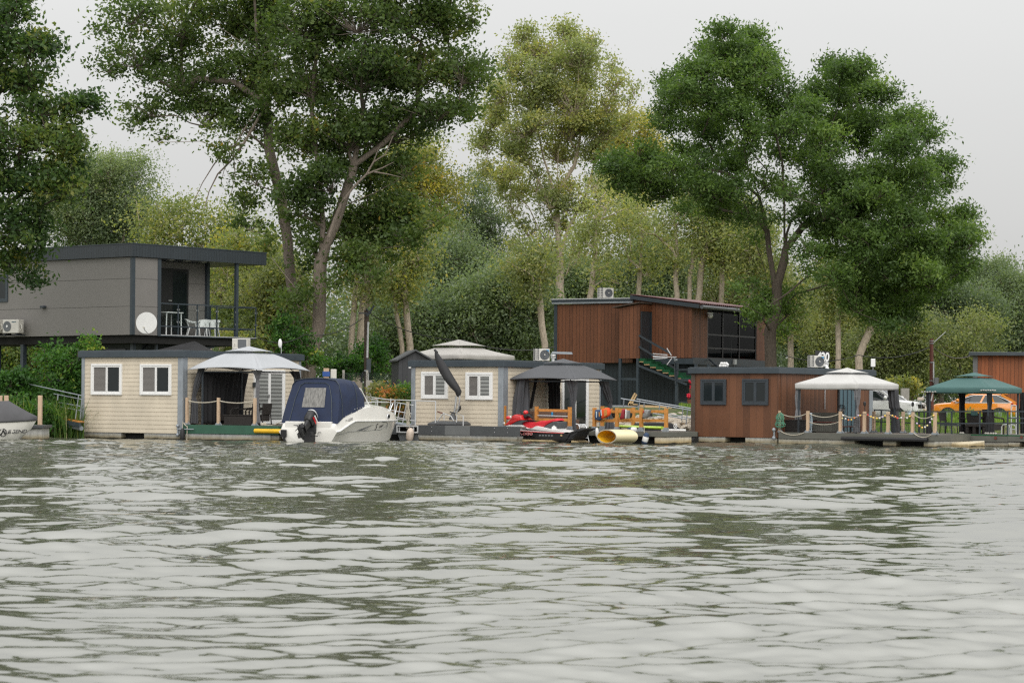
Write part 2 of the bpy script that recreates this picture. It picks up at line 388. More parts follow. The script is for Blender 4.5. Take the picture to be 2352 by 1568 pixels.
mp = _n(nt, 'ShaderNodeMapping'); mp.inputs['Scale'].default_value = (1, 1, 3.5); nt.links.new(tc.outputs['Generated'], mp.inputs[0]); nt.links.new(mp.outputs[0], nz.inputs[0])
alt = mth(nt, 'MAXIMUM', sp.outputs[2], 0)
lum = mth(nt, 'ADD', mth(nt, 'MULTIPLY_ADD', alt, 15.0, 5.8), mth(nt, 'MULTIPLY', mth(nt, 'SUBTRACT', nz.outputs['Fac'], .5), 1.5))
cl = _n(nt, 'ShaderNodeVectorMath', operation='SCALE'); cl.inputs[0].default_value = (1.0, 1.0, .985); nt.links.new(lum, cl.inputs['Scale'])
mx = _n(nt, 'ShaderNodeMix', data_type='RGBA'); mx.inputs[0].default_value = .94
nt.links.new(sky.outputs[0], mx.inputs[6]); nt.links.new(cl.outputs[0], mx.inputs[7])
nt.links.new(mx.outputs[2], bg.inputs[0]); bg.inputs[1].default_value = .10
sl = bpy.data.lights.new('sun', 'SUN'); sl.energy = 1.5; sl.angle = math.radians(55); sl.color = (1, .97, .92)
so = bpy.data.objects.new('sun', sl); COL.objects.link(so)
sd = Vector((math.sin(SUN_AZ) * math.cos(SUN_EL), math.cos(SUN_AZ) * math.cos(SUN_EL), math.sin(SUN_EL)))
so.rotation_euler = (-sd).to_track_quat('-Z', 'Y').to_euler()
S.view_settings.view_transform = 'Standard'; S.view_settings.look = 'None'; S.view_settings.exposure = 0; S.view_settings.gamma = 1
cy = S.cycles
cy.use_denoising = False; cy.filter_width = 1.3
cy.max_bounces = 8; cy.diffuse_bounces = 3; cy.glossy_bounces = 3; cy.transmission_bounces = 4; cy.transparent_max_bounces = 10
cy.caustics_reflective = False; cy.caustics_refractive = False; cy.sample_clamp_indirect = 4
# ------------------------------------------------------------ water
def np_mesh(name, verts, quads, m, smooth=True, attr=None, parent=None):
    me = bpy.data.meshes.new(name); nv, nf = len(verts), len(quads)
    me.vertices.add(nv); me.vertices.foreach_set('co', np.asarray(verts, np.float32).ravel())
    k = quads.shape[1]
    me.loops.add(nf * k); me.loops.foreach_set('vertex_index', np.asarray(quads, np.int32).ravel())
    me.polygons.add(nf); me.polygons.foreach_set('loop_start', np.arange(0, nf * k, k, dtype=np.int32))
    try: me.polygons.foreach_set('loop_total', np.full(nf, k, np.int32))
    except Exception: pass
    me.polygons.foreach_set('use_smooth', np.full(nf, smooth))
    me.update(calc_edges=True)
    if attr is not None:
        a = me.attributes.new('tint', 'FLOAT', 'FACE'); a.data.foreach_set('value', np.asarray(attr, np.float32))
    me.materials.append(m)
    o = bpy.data.objects.new(name, me); COL.objects.link(o)
    if parent is not None: o.parent = parent
    return o
def water():
    m, nt, b = base_mat('river_water')
    b.inputs['Base Color'].default_value = (.10, .104, .076, 1); b.inputs['Roughness'].default_value = .02; b.inputs['IOR'].default_value = 3.4
    b.inputs['Specular IOR Level'].default_value = .5
    tcx = _n(nt, 'ShaderNodeTexCoord')
    def nzz(sc, st, det):
        mp = _n(nt, 'ShaderNodeMapping'); mp.inputs['Scale'].default_value = st; nt.links.new(tcx.outputs['Object'], mp.inputs[0])
        n = _n(nt, 'ShaderNodeTexNoise'); n.inputs['Scale'].default_value = sc; n.inputs['Detail'].default_value = det; n.inputs['Roughness'].default_value = .5
        nt.links.new(mp.outputs[0], n.inputs['Vector']); return n.outputs['Fac']
    big = nzz(.05, (1, .6, 1), 2)
    gust = rampc(nt, big, [(.35, (.35, .35, .35)), (.65, (1, 1, 1))])
    h = mth(nt, 'ADD', mth(nt, 'MULTIPLY', nzz(2.2, (.75, 1.5, 1), 3), .55), mth(nt, 'MULTIPLY', nzz(8, (.8, 1.3, 1), 2), .05))
    bp = _n(nt, 'ShaderNodeBump'); bp.inputs['Distance'].default_value = .075; nt.links.new(mth(nt, 'MULTIPLY', gust, .30), bp.inputs['Strength'])
    nt.links.new(h, bp.inputs['Height']); nt.links.new(bp.outputs[0], b.inputs['Normal'])
    rs = np.random.RandomState(5)
    yl = [9.0]
    while yl[-1] < 104: yl.append(yl[-1] + min(.13, max(.026, (yl[-1] / 10) ** 2 * .013)))
    ys = np.concatenate([np.linspace(-30, 8.9, 30), yl])
    s = np.linspace(-1, 1, 1250)
    Y = np.repeat(ys[:, None], len(s), 1)
    half = np.maximum(14, Y * .36 + 10)
    X = s[None, :] * half
    dy = np.gradient(ys)[:, None]
    Z = np.zeros_like(X)
    # wind chop plus a few long boat-wake swells
    comps = []
    for i in range(56):
        lam = .10 * (.78 / .10) ** (i / 55.0); th = rs.normal(.05, .42)
        comps.append((lam * rs.uniform(.92, 1.08), th, .026 if lam > .24 else .011, rs.uniform(0, 6.28)))
    comps += [(5.2, .38, .034, 1.0), (3.7, -.42, .034, 2.2), (7.5, .12, .022, .3), (2.5, .62, .030, 4.0), (1.9, -.2, .028, 5.0), (1.4, .3, .028, .5), (1.1, -.35, .026, 3.3), (2.2, -.5, .042, .9), (3.1, -.55, .036, 2.7), (1.6, -.45, .034, 1.2)]
    # slow envelope makes calm lanes and choppy lanes
    env = .95 + .22 * np.sin(X * .21 + Y * .13 + .7) * np.sin(Y * .19 - X * .08 + 1.9) + .16 * np.sin(X * .55 - Y * .33)
    wx = .35 * np.sin(Y * .55 + X * .13) + .25 * np.sin(X * .41 - Y * .22 + 2); wy = .35 * np.sin(X * .6 + 1.3 + Y * .1)
    for lam, th, sl, ph in comps:
        k = 2 * math.pi / lam; fade = np.clip(lam / (2.4 * dy) - .35, 0, 1)
        arg = k * ((X + wx) * math.sin(th) + (Y + wy) * math.cos(th)) + ph
        Z += sl / k * fade * np.sin(arg - .55 * np.sin(arg)) * 1.35
    ft = np.clip((Y - 18) / 26, 0, 1); env = env * (.92 + .02 * ft * ft * (3 - 2 * ft))
    Z *= env * np.clip((104 - Y) / 12, .35, 1)
    V = np.stack([X, Y, Z], -1).reshape(-1, 3)
    nr, nc = len(ys), len(s)
    i = np.arange(nr - 1)[:, None] * nc + np.arange(nc - 1)[None, :]
    Q = np.stack([i, i + 1, i + nc + 1, i + nc], -1).reshape(-1, 4)
    tag(np_mesh('water', V, Q, m), kind='structure', label='rippled grey green river water')
water()
# ------------------------------------------------------------ bank and land behind
def bank_top(x):
    t = min(1, max(0, (x - 9) / 7.0)); t = t * t * (3 - 2 * t)
    return 1.25 * (1 - t) + .72 * t
def ground_z(x, y):
    zt = bank_top(x) + .12 * math.sin(x * .35) + max(0, (y - 130)) * .006
    y0 = 96.5 if x > -9 else 94.0
    t = min(1, max(0, (y - y0) / 7.0))
    return -1.3 + (zt + 1.3) * (t * t * (3 - 2 * t)) if t < 1 else zt
def land():
    m, nt, b = base_mat('bank_soil_and_grass')
    n1 = noise(nt, .35, 6, .65); n2 = noise(nt, 5, 5, .7)
    c1 = rampc(nt, n1, [(.3, (.045, .085, .018)), (.5, (.075, .10, .028)), (.62, (.15, .12, .075)), (.75, (.08, .10, .03))])
    mxx = _n(nt, 'ShaderNodeMix', data_type='RGBA', blend_type='MULTIPLY'); mxx.inputs[0].default_value = 1
    nt.links.new(c1, mxx.inputs[6]); nt.links.new(rampc(nt, n2, [(.25, (.6, .6, .6)), (.75, (1.25, 1.25, 1.25))]), mxx.inputs[7])
    nt.links.new(mxx.outputs[2], b.inputs['Base Color']); b.inputs['Roughness'].default_value = .95
    setbump(nt, b, n2, .6, .08)
    ys = list(np.linspace(90, 106, 40)) + list(np.linspace(108, 200, 40)) + [230, 300, 450, 800, 1500, 3000]
    xs = list(np.linspace(-1400, -62, 8)) + list(np.linspace(-60, 60, 130)) + list(np.linspace(62, 1400, 8))
    V = np.array([(x, y, ground_z(x, y) if y < 205 else 1.6) for y in ys for x in xs]); nc = len(xs)
    i = np.arange(len(ys) - 1)[:, None] * nc + np.arange(nc - 1)[None, :]
    Q = np.stack([i, i + 1, i + nc + 1, i + nc], -1).reshape(-1, 4)
    tag(np_mesh('ground', V, Q, m), kind='structure', label='grassy river bank')
land()
# ------------------------------------------------------------ building helpers
def face_pt(face, a, d, z):
    return (-d, a, z) if face == 'x' else (a, -d, z)
def fbox(mb, face, a0, a1, d0, d1, z0, z1, m=0):
    p, r = face_pt(face, a0, d0, z0), face_pt(face, a1, d1, z1)
    return mb.box(*p, *r, m)
def siding(mb, face, a0, a1, z0, z1, h=.165, d=.0):
    n = max(1, round((z1 - z0) / h)); h = (z1 - z0) / n
    for i in range(n):
        zb, zt = z0 + i * h, z0 + (i + 1) * h
        prof = [(d + .016, zb), (d + .019, zb + h * .12), (d + .010, zb + h * .93), (d + .002, zt)]
        v = [face_pt(face, a, dd, z) for a in (a0, a1) for dd, z in prof]
        mb.add(v, [(0, 1, 5, 4), (1, 2, 6, 5), (2, 3, 7, 6)])
        mb.add([face_pt(face, a, dd, zb) for a in (a0, a1) for dd in (d - .01, d + .016)], [(0, 1, 3, 2)])
def ring(mb, face, a0, a1, z0, z1, w, d0, d1, m=0):
    fbox(mb, face, a0, a1, d0, d1, z0, z0 + w, m); fbox(mb, face, a0, a1, d0, d1, z1 - w, z1, m)
    fbox(mb, face, a0, a0 + w, d0, d1, z0 + w, z1 - w, m); fbox(mb, face, a1 - w, a1, d0, d1, z0 + w, z1 - w, m)
def window(parent, face, a0, a1, z0, z1, fm, panes, w=.06, d=.05, name='window', sill=False):
    """panes: (start, end, material) fractions of the clear width; every sash gets its own pane"""
    if a0 > a1: a0, a1 = a1, a0; panes = [(1 - e, 1 - s, m) for s, e, m in panes]
    mb = MB(); ring(mb, face, a0, a1, z0, z1, w, 0, d)
    ps = []
    W = a1 - a0 - 2 * w
    for s, e, m in panes:
        p0, p1 = a0 + w + W * s, a0 + w + W * e
        ring(mb, face, p0, p1, z0 + w, z1 - w, w * .8, 0, max(.045, d * .78))
        ps.append((p0 + w * .8, p1 - w * .8, m))
    if sill: fbox(mb, face, a0 - .03, a1 + .03, 0, d + .05, z0 - .035, z0 - .002)
    o = mb.build(name, fm, parent, bevel=.006)
    for p0, p1, m in ps:
        fbox(MB(), face, p0, p1, .028, .036, z0 + w * 1.8, z1 - w * 1.8).build('pane', m, o)
    return o
def pleat(path, n=9, amp=.22, seg=40, seed=0):
    """gathered cloth column: path of (x, y, z, radius)"""
    mb = MB(); rings = []
    r0 = random.Random(seed); ph = r0.uniform(0, 6)
    pts = []
    for i in range(len(path) - 1):
        for k in range(5):
            t = k / 5; t2 = t * t * (3 - 2 * t)
            pts.append([a + (b - a) * (t2 if j == 3 else t) for j, (a, b) in enumerate(zip(path[i], path[i + 1]))])
    pts.append(list(path[-1]))
    for i, (x, y, z, r) in enumerate(pts):
        rg = []
        for j in range(seg):
            t = 2 * math.pi * j / seg
            rr = r * (1 + amp * math.sin(n * t + ph + .15 * math.sin(i * .7)) + .10 * math.sin(2 * t + i * .35))
            rg.append((x + rr * math.cos(t), y + rr * math.sin(t), z))
        rings.append(rg)
    mb.loft(rings)
    return mb
def sag(p, r, s, n=12):
    p, r = Vector(p), Vector(r)
    return [p.lerp(r, i / n) - Vector((0, 0, s * 4 * (i / n) * (1 - i / n))) for i in range(n + 1)]
def gazebo(name, label, fr, x0, x1, y0, y1, zf, ze, zs, zv, zt, fv, cm, pm, power=1.25, arch=0.0, val=0.0, group=None, posts=True, inset=.16, vent_gap=.06):
    """square canopy with a raised vent cap; eave ze, shoulder zs, cap eave zv, apex zt, fv = shoulder width share"""
    t = fthing(name, label, 'gazebo', fr, group)
    cx, cy_, hx, hy = (x0 + x1) / 2, (y0 + y1) / 2, abs(x1 - x0) / 2, abs(y1 - y0) / 2
    def per(a):
        a = a % 4; k = int(a); f = a - k
        c = [(-1, -1), (1, -1), (1, 1), (-1, 1)]; p, r = c[k], c[(k + 1) % 4]
        return (p[0] + (r[0] - p[0]) * f, p[1] + (r[1] - p[1]) * f, f)
    mb = MB()
    def surf(a, s):
        px, py, f = per(a); k = fv + (1 - fv) * s
        z = zs + (ze - zs) * (s ** power) + arch * 4 * f * (1 - f) * s ** 3
        bulge = 1 + (.0 if arch == 0 else -.035 * 4 * f * (1 - f) * s ** 2)
        z -= .035 * 4 * f * (1 - f) * math.sin(math.pi * s)
        return (cx + px * hx * k * bulge, cy_ + py * hy * k * bulge, z)
    mb.sheet(lambda a, s: surf(a * 4, s), 48, 10)
    if val:
        def vs(a, s):
            p = surf(a * 4, 1); f = (a * 4) % 1
            o = .012 * math.sin(a * 97) * s
            return (cx + (p[0] - cx) * (1.004 + o * .5), cy_ + (p[1] - cy_) * (1.004 + o * .5), p[2] - val * s - .02 * math.sin(math.pi * f) * s)
        mb.sheet(vs, 96, 3)
    mb.build('canopy', cm, t, smooth=30, thick=.008)
    mb = MB(); k2 = fv * 1.16
    def cap(a, s):
        px, py, f = per(a * 4)
        return (cx + px * hx * k2 * s, cy_ + py * hy * k2 * s, zt + (zv - zt) * (s ** .95) + .02 * 4 * f * (1 - f) * s)
    mb.sheet(cap, 32, 6); mb.build('vent_cap', cm, t, smooth=30, thick=.008)
    if posts:
        for sx in (-1, 1):
            for sy in (-1, 1):
                px, py = cx + sx * (hx - inset), cy_ + sy * (hy - inset)
                MB().box(px - .03, py - .03, zf, px + .03, py + .03, ze + (.0 if arch == 0 else -.02)).build('post', pm, t)
        mb = MB()
        for sx in (-1, 1):
            mb.bar((cx + sx * (hx - inset), cy_ - hy + inset, ze - .06), (cx + sx * (hx - inset), cy_ + hy - inset, ze - .06), .03, .04)
            mb.bar((cx - hx + inset, cy_ + sx * (hy - inset), ze - .06), (cx + hx - inset, cy_ + sx * (hy - inset), ze - .06), .03, .04)
            for sy in (-1, 1): mb.bar((cx + sx * (hx - inset), cy_ + sy * (hy - inset), ze - .05), (cx + sx * hx * fv, cy_ + sy * hy * fv, zs - .05), .03, .03)
        mb.build('roof_frame', pm, t)
    return t
def ac_unit(name, label, loc, rotz, w=.82, h=.56, d=.32, front='fan', badge=True, group='air conditioning units'):
    """split-system outdoor unit, front towards local -y, slotted end towards local -x"""
    t = thing(name, label, 'air conditioner', loc, rotz, group)
    MB().box(-w / 2, -d / 2, .06, w / 2, d / 2, .06 + h).build('casing', M['dirty_white'], t, bevel=.015)
    if front == 'fan':
        cx, cz, r = w * .14, .06 + h * .5, h * .41
        g = MB().lathe([(r, -d / 2 - .003), (r, -d / 2 - .02), (r * .96, -d / 2 - .024), (r * .93, -d / 2 - .006)], (cx, 0, cz), 28, ax='y')
        for k in range(5): g.tube([(cx + r * (.2 + .17 * k) * math.cos(a * math.pi / 12), -d / 2 - .016, cz + r * (.2 + .17 * k) * math.sin(a * math.pi / 12)) for a in range(25)], .005, 4)
        go = g.build('fan_grille', M['gutter'], t)
        MB().lathe([(r * .95, -d / 2 - .004), (.01, -d / 2 - .006)], (cx, 0, cz), 24, ax='y').build('fan_well', M['panel_dark'], t)
        f = MB().lathe([(r * .17, -d / 2 - .008), (r * .12, -d / 2 - .03)], (cx, 0, cz), 14, ax='y'); f.build('hub', M['dirty_white'], t)
        sl = MB()
        for i in range(3):
            for k in range(6): sl.box(-w / 2 - .004, -d / 2 + .05 + i * .085, .11 + k * .08, -w / 2 + .01, -d / 2 + .11 + i * .085, .165 + k * .08)
        sl.build('vent_grille', M['panel_dark'], t); sl = MB()
        for i in range(2):
            for k in range(6): sl.box(-w / 2 + .03 + i * .065, -d / 2 - .004, .11 + k * .08, -w / 2 + .08 + i * .065, -d / 2 + .01, .165 + k * .08)
        sl.build('vent_grille', M['panel_dark'], t)
        if badge: MB().box(w / 2 - .16, -d / 2 - .004, h - .09, w / 2 - .04, -d / 2 + .01, h + .02).build('badge', M['badge'], t)
    elif front == 'back':
        MB().box(-w * .12, -d / 2 - .006, .10, w / 2 - .03, -d / 2 + .01, h + .02).build('coil', M['gutter'], t)
        pp = MB().tube([(-w * .35, -d / 2 - .02, h * .75), (-w * .4, -d / 2 - .06, h * .45), (-w * .3, -d / 2 - .07, h * .3), (-w * .1, -d / 2 - .05, h * .34), (.02, -d / 2 - .06, h * .22)], .022, 6)
        pp.build('pipe', M['dirty_white'], t, smooth=True)
    for x in (-w * .33, w * .33): MB().box(x - .04, -d / 2 - .02, 0, x + .04, d / 2 + .02, .058).build('foot', M['rubber'], t)
    return t
def roof_slab(t, L, W, zt, zr, o=.13, m='slate'):
    mb = MB(); mb.box(-o, -o, zt, L + o, W + o, zr - .03)
    mb.box(-o + .05, -o + .05, zr - .03, L + o - .05, W + o - .05, zr)
    return mb.build('roof', M[m], t, bevel=.04)
def rope_post(t, x, y, zf, zt, s=.10):
    MB().box(x - s / 2, y - s / 2, zf + .06, x + s / 2, y + s / 2, zt).build('post', M['post_wood'], t, bevel=.008)
    b = MB()
    for dx, dy in ((0, 1), (0, -1), (1, 0)):
        b.prism([(x + dx * s * .5, y + dy * s * .5, zf + .16), (x + dx * s * .5, y + dy * s * .5, zf + .01), (x + dx * (s * .5 + .13), y + dy * (s * .5 + .13), zf + .01)], (.008 * abs(dy), .008 * abs(dx), 0))
    b.box(x - s / 2 - .03, y - s / 2 - .03, zf, x + s / 2 + .03, y + s / 2 + .03, zf + .07)
    b.build('post_foot', M['galv'], t)
def armchair(label, loc, rotz, m, group, w=.62, name='wicker_chair', back=.80):
    t = thing(name, label, 'chair', loc, rotz, group)
    MB().box(-w / 2 + .06, -.27, .16, w / 2 - .06, .24, .40).build('seat', m, t, bevel=.02)
    MB().loft([[(-w / 2 + .05, .22, .40), (w / 2 - .05, .22, .40), (w / 2 - .05, .28, .40), (-w / 2 + .05, .28, .40)],
               [(-w / 2 + .03, .28, back), (w / 2 - .03, .28, back), (w / 2 - .03, .34, back), (-w / 2 + .03, .34, back)]]).build('backrest', m, t, bevel=.02)
    for s in (-1, 1):
        a = MB().tube([(s * (w / 2 - .03), .28, .66), (s * (w / 2), .05, .63), (s * (w / 2), -.24, .60), (s * (w / 2), -.29, .54), (s * (w / 2 - .02), -.30, 0)], .032, 6)
        a.build('arm', m, t, smooth=True)
        MB().tube([(s * (w / 2 - .05), .25, .42), (s * (w / 2 - .03), .30, 0)], .028, 6).build('leg', m, t, smooth=True)
    return t
# ================================================================= houseboat with the green deck edge
H1 = corner_frame(418, 91.7, 31)
W1 = H1.hx((189, 930), 0).y; L1 = H1.hy((689, 900), 0).x
zb1 = H1.hx((417, 995.5), 0).z; zt1 = H1.hx((418, 819), 0).z; zr1 = H1.hx((418, 803.5), -.13).z
D1 = H1.hx((640, 990), 0).y; zd1 = H1.hx((500, 976.5), 0).z; zg1 = H1.hx((500, 996), 0).z
HG = 'houseboats moored in a row'
t1 = fthing('houseboat', 'cream clad houseboat with the green edged deck beside the white motorboat', 'houseboat', H1, HG)
mb = MB(); mb.box(.0, .0, zb1, L1, W1, zt1); siding(mb, 'x', .0, W1, zb1, zt1); siding(mb, 'y', 0, L1, zb1, zt1)
mb.build('wall', M['cream'], t1)
roof_slab(t1, L1, W1, zt1 - .02, zr1)
for (a, b_) in ((0, 0), (0, W1), (L1, 0)):
    mb = MB()
    if (a, b_) == (0, 0): mb.box(-.04, -.04, zb1 - .02, .12, .2, zt1); mb.box(.121, -.04, zb1 - .02, .26, .02, zt1)
    elif a == 0: mb.box(-.04, W1 - .13, zb1 - .02, .1, W1 + .02, zt1)
    else: mb.box(L1 - .1, -.04, zb1, L1 + .02, .06, zt1)
    mb.build('corner_post', M['galv'], t1, bevel=.008)
for i, (xa, xb, ya, yb) in enumerate(((668, 890, 938, 1165), (1025, 1250, 940, 1166))):
    p, r = H1.hx(q('a', xa, ya), -.03), H1.hx(q('a', xb, yb), -.03)
    wo = window(t1, 'x', p.y, r.y, r.z, p.z, M['white'], [(0, .52, M['shutter']), (.5, 1, M['glass_dark'])], .075, .085)
p, r = H1.hy(q('C', 1302, 318), -.03), H1.hy(q('C', 1800, 1215), -.03)
window(t1, 'y', p.x, r.x, r.z, p.z, M['white'], [(0, .5, M['zebra']), (.5, 1, M['zebra'])], .09, .08, name='door', sill=False)
hd = H1.hy(q('C', 1528, 760), -.05); MB().box(hd.x - .015, -.15, hd.z - .06, hd.x + .015, -.10, hd.z + .07).build('door_handle', M['steel'], t1)
lw = H1.hy(q('C', 1285, 570), 0); MB().box(lw.x - .06, -.16, lw.z - .09, lw.x + .06, -.03, lw.z + .09).build('wall_lamp', M['anthracite'], t1, bevel=.01)
# platform
DX1 = 4.6
mb = MB(); mb.box(.02, D1 + .02, zd1 - .05, DX1, -.02, zd1); mb.build('deck', M['deck'], t1)
mb = MB(); mb.box(-.02, D1, zg1, .02, -.06, zd1 + .012); mb.box(.021, D1, zg1, DX1, D1 + .04, zd1 + .012); mb.build('deck_edge', M['green_edge'], t1, bevel=.006)
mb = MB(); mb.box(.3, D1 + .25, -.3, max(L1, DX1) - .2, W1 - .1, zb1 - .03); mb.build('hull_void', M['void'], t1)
ya, yb = H1.hx((277, 1000), 0).y, H1.hx((330, 1000), 0).y
yc = H1.hx((620, 1000), 0).y
for a, b_, x1_ in ((W1 - .02, ya, 4), (yb, .02, 4), (-.02, yc, 3)):
    MB().box(.02, b_, -.35, x1_, a, (zb1 if a > 0 else zg1) - .005).build('float', M['float'], t1, bevel=.015)
MB().box(.1, D1 + .05, -.35, 3.5, D1 + .6, zg1 - .01).build('float', M['float'], t1, bevel=.015)
pw = [H1.hx(q('C', x, 1000), .1).y for x in (198, 718, 1318)]
ztop = H1.hx(q('C', 718, 785), .1).z
for y in pw: rope_post(t1, .1, y, zd1, ztop)
for a, b_ in zip(pw, pw[1:]):
    MB().tube(sag((.1, a - .06, ztop - .12), (.1, b_ + .06, ztop - .12), .07), .022, 6).build('rope', M['rope'], t1, smooth=True)
# gazebo on it
GG = 'gazebos on the floating decks'
A, B_, C_ = q('C', 200, 325), q('C', 1390, 328), q('C', 2235, 362)
x0 = .12; pA = H1.hx(A, x0); pB = H1.hx(B_, x0); y0 = pB.y; pC = H1.hy(C_, y0)
ze = (pA.z + pB.z) / 2; cxm, cym = (x0 + pC.x) / 2, (y0 + pA.y) / 2
def axis_z(fr, uv, cx, cy):   # height on a vertical axis through local (cx, cy)
    w_ = fr.wor((cx, cy, 0)); h = V0 + RHO * (uv[0] - U0)
    return P(uv[0], uv[1], w_.y).z
zt_, zv_, zs_ = (axis_z(H1, q('b', 725, y), cxm, cym) for y in (810, 850, 862))
g1 = gazebo('gazebo', 'pale grey canopy gazebo with charcoal drapes on the green edged deck', H1, x0, pC.x, y0, pA.y, zd1, ze, zs_, zv_, zt_, .34, M['canopy_light'], M['anthracite'], 1.3, .10, 0, GG, inset=.42)
xi, yi = x0 + .42, pA.y - .42
def drape(t, fr, m, path, seed=0, n=9, amp=.2, name='drape'):
    o = pleat(path, n, amp, 40, seed).build(name, m, t, smooth=60); return o
def px_path(fr, x, pts, ax='x'):
    """pts: (u_left, u_right, v) pairs seen on the local plane -> (x, y, z, r)"""
    out = []
    for (ul, ur, v) in pts:
        a, b = (fr.hx((ul, v), x), fr.hx((ur, v), x)) if ax == 'x' else (fr.hy((ul, v), x), fr.hy((ur, v), x))
        c = (a + b) / 2; out.append((c.x, c.y, c.z, max(.03, (ur - ul) / 2 * fr.wor(c).y / F * .88)))
    return out
def qq(k, l): return [(q(k, a, y)[0], q(k, b, y)[0], q(k, a, y)[1]) for a, b, y in l]
drape(g1, H1, M['drape'], px_path(H1, xi, qq('C', [(380, 500, 300), (330, 440, 480), (280, 345, 770), (270, 380, 900), (245, 390, 1205)])), 1)
drape(g1, H1, M['drape_grey'], px_path(H1, xi, qq('C', [(1255, 1450, 335), (1320, 1410, 430), (1345, 1385, 500), (1330, 1400, 600), (1325, 1392, 760), (1345, 1385, 960), (1345, 1412, 1200)])), 2)
yf = y0 + .42
drape(g1, H1, M['drape_black'], px_path(H1, yf, qq('C', [(1880, 2060, 350), (1960, 2075, 470), (2010, 2080, 640), (2000, 2090, 900)]), 'y'), 3)
# drawn drape along the house side
xb1 = H1.hy(q('C', 1190, 330), yi).x
def drawn(u, v):
    x = xi + .05 + (xb1 - xi) * u; zt__ = ze - .08
    z = zt__ + (zd1 + .05 - zt__) * v
    x = xi + .05 + (xb1 - xi - (.35 * math.sin(min(1, v * 1.3) * 1.57))) * u
    return (x, yi + .045 * math.sin(u * 62) * (.4 + v) + .03 * math.sin(u * 23), z)
MB().sheet(drawn, 120, 12).build('drawn_drape', M['drape_black'], g1, smooth=60, thick=.01)
# wicker furniture
WG = 'black wicker seats under the pale grey gazebo'
for k, (u, v, dx, rz, lab) in enumerate(((q('C', 520, 1000)[0], 0, 1.5, -.1, 'black wicker armchair beside the gathered left drape'), (q('C', 870, 1000)[0], 0, 1.75, .05, 'black wicker armchair behind the low wicker box'),
                                  (q('C', 1220, 1000)[0], 0, 2.2, -1.35, 'black wicker armchair turned sideways behind the right rope post'), (q('C', 1412, 1000)[0], 0, 1.6, -1.5, 'black wicker armchair half hidden by the tied grey drape'))):
    y = H1.hx((u, 960), dx).y
    p = H1.wor((dx, y, zd1)); armchair(lab, p, H1.ang - math.pi / 2 + rz, M['wicker_dark'], WG, .68, back=.84)
p, r = H1.hx(q('C', 805, 1060), .75), H1.hx(q('C', 1250, 1240), .75)
bx = fthing('wicker_box', 'low dark wicker storage box on the green edged deck', 'storage box', H1)
MB().box(.75, r.y, zd1, 1.35, p.y, p.z - .04).build('body', M['wicker_dark'], bx, bevel=.015)
MB().box(.72, r.y - .03, p.z - .04, 1.38, p.y + .03, p.z).build('lid', M['wicker_dark'], bx, bevel=.012)
# roof unit, antenna, pipe, fender, line
p = H1.hz(q('B', 1905, 1150), zr1); p = H1.wor((3.6, H1.hy((554, 804), 1.6).y, zr1))
pp = ground_pt(554, H1.wor((4.2, 1.2, 0)).y, zr1)
ac_unit('air_conditioner', 'outdoor air conditioner showing its bare coil on the cream houseboat roof', pp, -.35, .66, .50, .30, 'back')
pp = ground_pt(646, H1.wor((6.3, 1.5, 0)).y, zr1)
an = thing('wifi_antenna', 'small white capsule antenna on a thin mast on the cream roof', 'antenna', pp, 0)
MB().tube([(0, 0, 0), (0, 0, .5)], .014, 6).build('mast', M['steel_paint'], an)
MB().ball((-.05, 0, .42), .1, 12, 8, (.8, .5, 1.9)).build('head', M['white'], an, smooth=True)
ya, yb = H1.hx(q('C', 1320, 1333), -.06).y, H1.hx(q('C', 1760, 1335), -.06).y; zz = H1.hx(q('C', 1500, 1334), -.06).z
mb = MB(); prof = [(.085, 0), (.085, ya - yb), (.062, ya - yb), (.06, .05)]
mb.lathe([(.062, 0.02), (.085, 0), (.085, ya - yb), (.02, ya - yb)][::-1], (-.06, yb, zz), 16, ax='y')
yp = mb.build('yellow_pipe', M['yellow'], None, smooth=True, label='yellow plastic pipe slung under the green deck edge', cat='pipe', loc=H1.o, rotz=H1.ang)
MB().lathe([(.07, ya - yb + .003), (.01, ya - yb + .004)], (-.06, yb, zz), 14, ax='y').build('bore', M['rust'], yp)
def fender(label, fr, x, y, z0, z1, r, m, m2=None, tilt=0, group='boat fenders'):
    t = fthing('fender', label, 'fender', fr, group); h = z1 - z0
    mb = MB().lathe([(.02, 0), (r * .6, .03), (r, .03 + r * .8), (r, h - .03 - r * .8), (r * .6, h - .03), (.025, h)], (0, 0, 0), 14)
    o = mb.build('body', m, t, smooth=60); o.location = (x, y, z0); o.rotation_euler = (tilt, 0, 0)
    e = MB().lathe([(.03, h * .9), (r * .75, h - .02), (r * .5, h + .02), (.02, h + .06)], (0, 0, 0), 12); 
    if m2:
        c = MB().lathe([(.02, -.03), (r * .7, -.01), (r * 1.02, r * .7), (r * 1.02, r * .9)], (0, 0, 0), 14)
        k = c.build('end_cap', m2, t, smooth=60); k.location = o.location; k.rotation_euler = o.rotation_euler; c = MB()
        c.lathe([(r * 1.02, h - r * .9), (r * 1.02, h - r * .7), (r * .7, h + .01), (.02, h + .04)], (0, 0, 0), 14)
        k = c.build('end_cap', m2, t, smooth=60); k.location = o.location; k.rotation_euler = o.rotation_euler
    MB().tube([(0, 0, h), (.02, .01, h + .25)], .012, 5).build('line', M['rope'], t)
    t.children[-1].location = o.location
    return t
pa, pb = H1.hx(q('C', 125, 1285), -.14), H1.hx(q('C', 125, 1490), -.14)
fender('slim black fender hanging at the houseboat corner', H1, -.14, pa.y, pb.z, pa.z, .09, M['rubber'])
p = H1.hx(q('C', 195, 1210), -.06); mb = MB()
mb.tube(sag((-.06, p.y + .16, p.z + .03), (-.06, p.y - .02, p.z - .1), .03, 6) + [(-.07, p.y - .02, p.z - .5), (-.07, p.y - .01, -.1)], .018, 6)
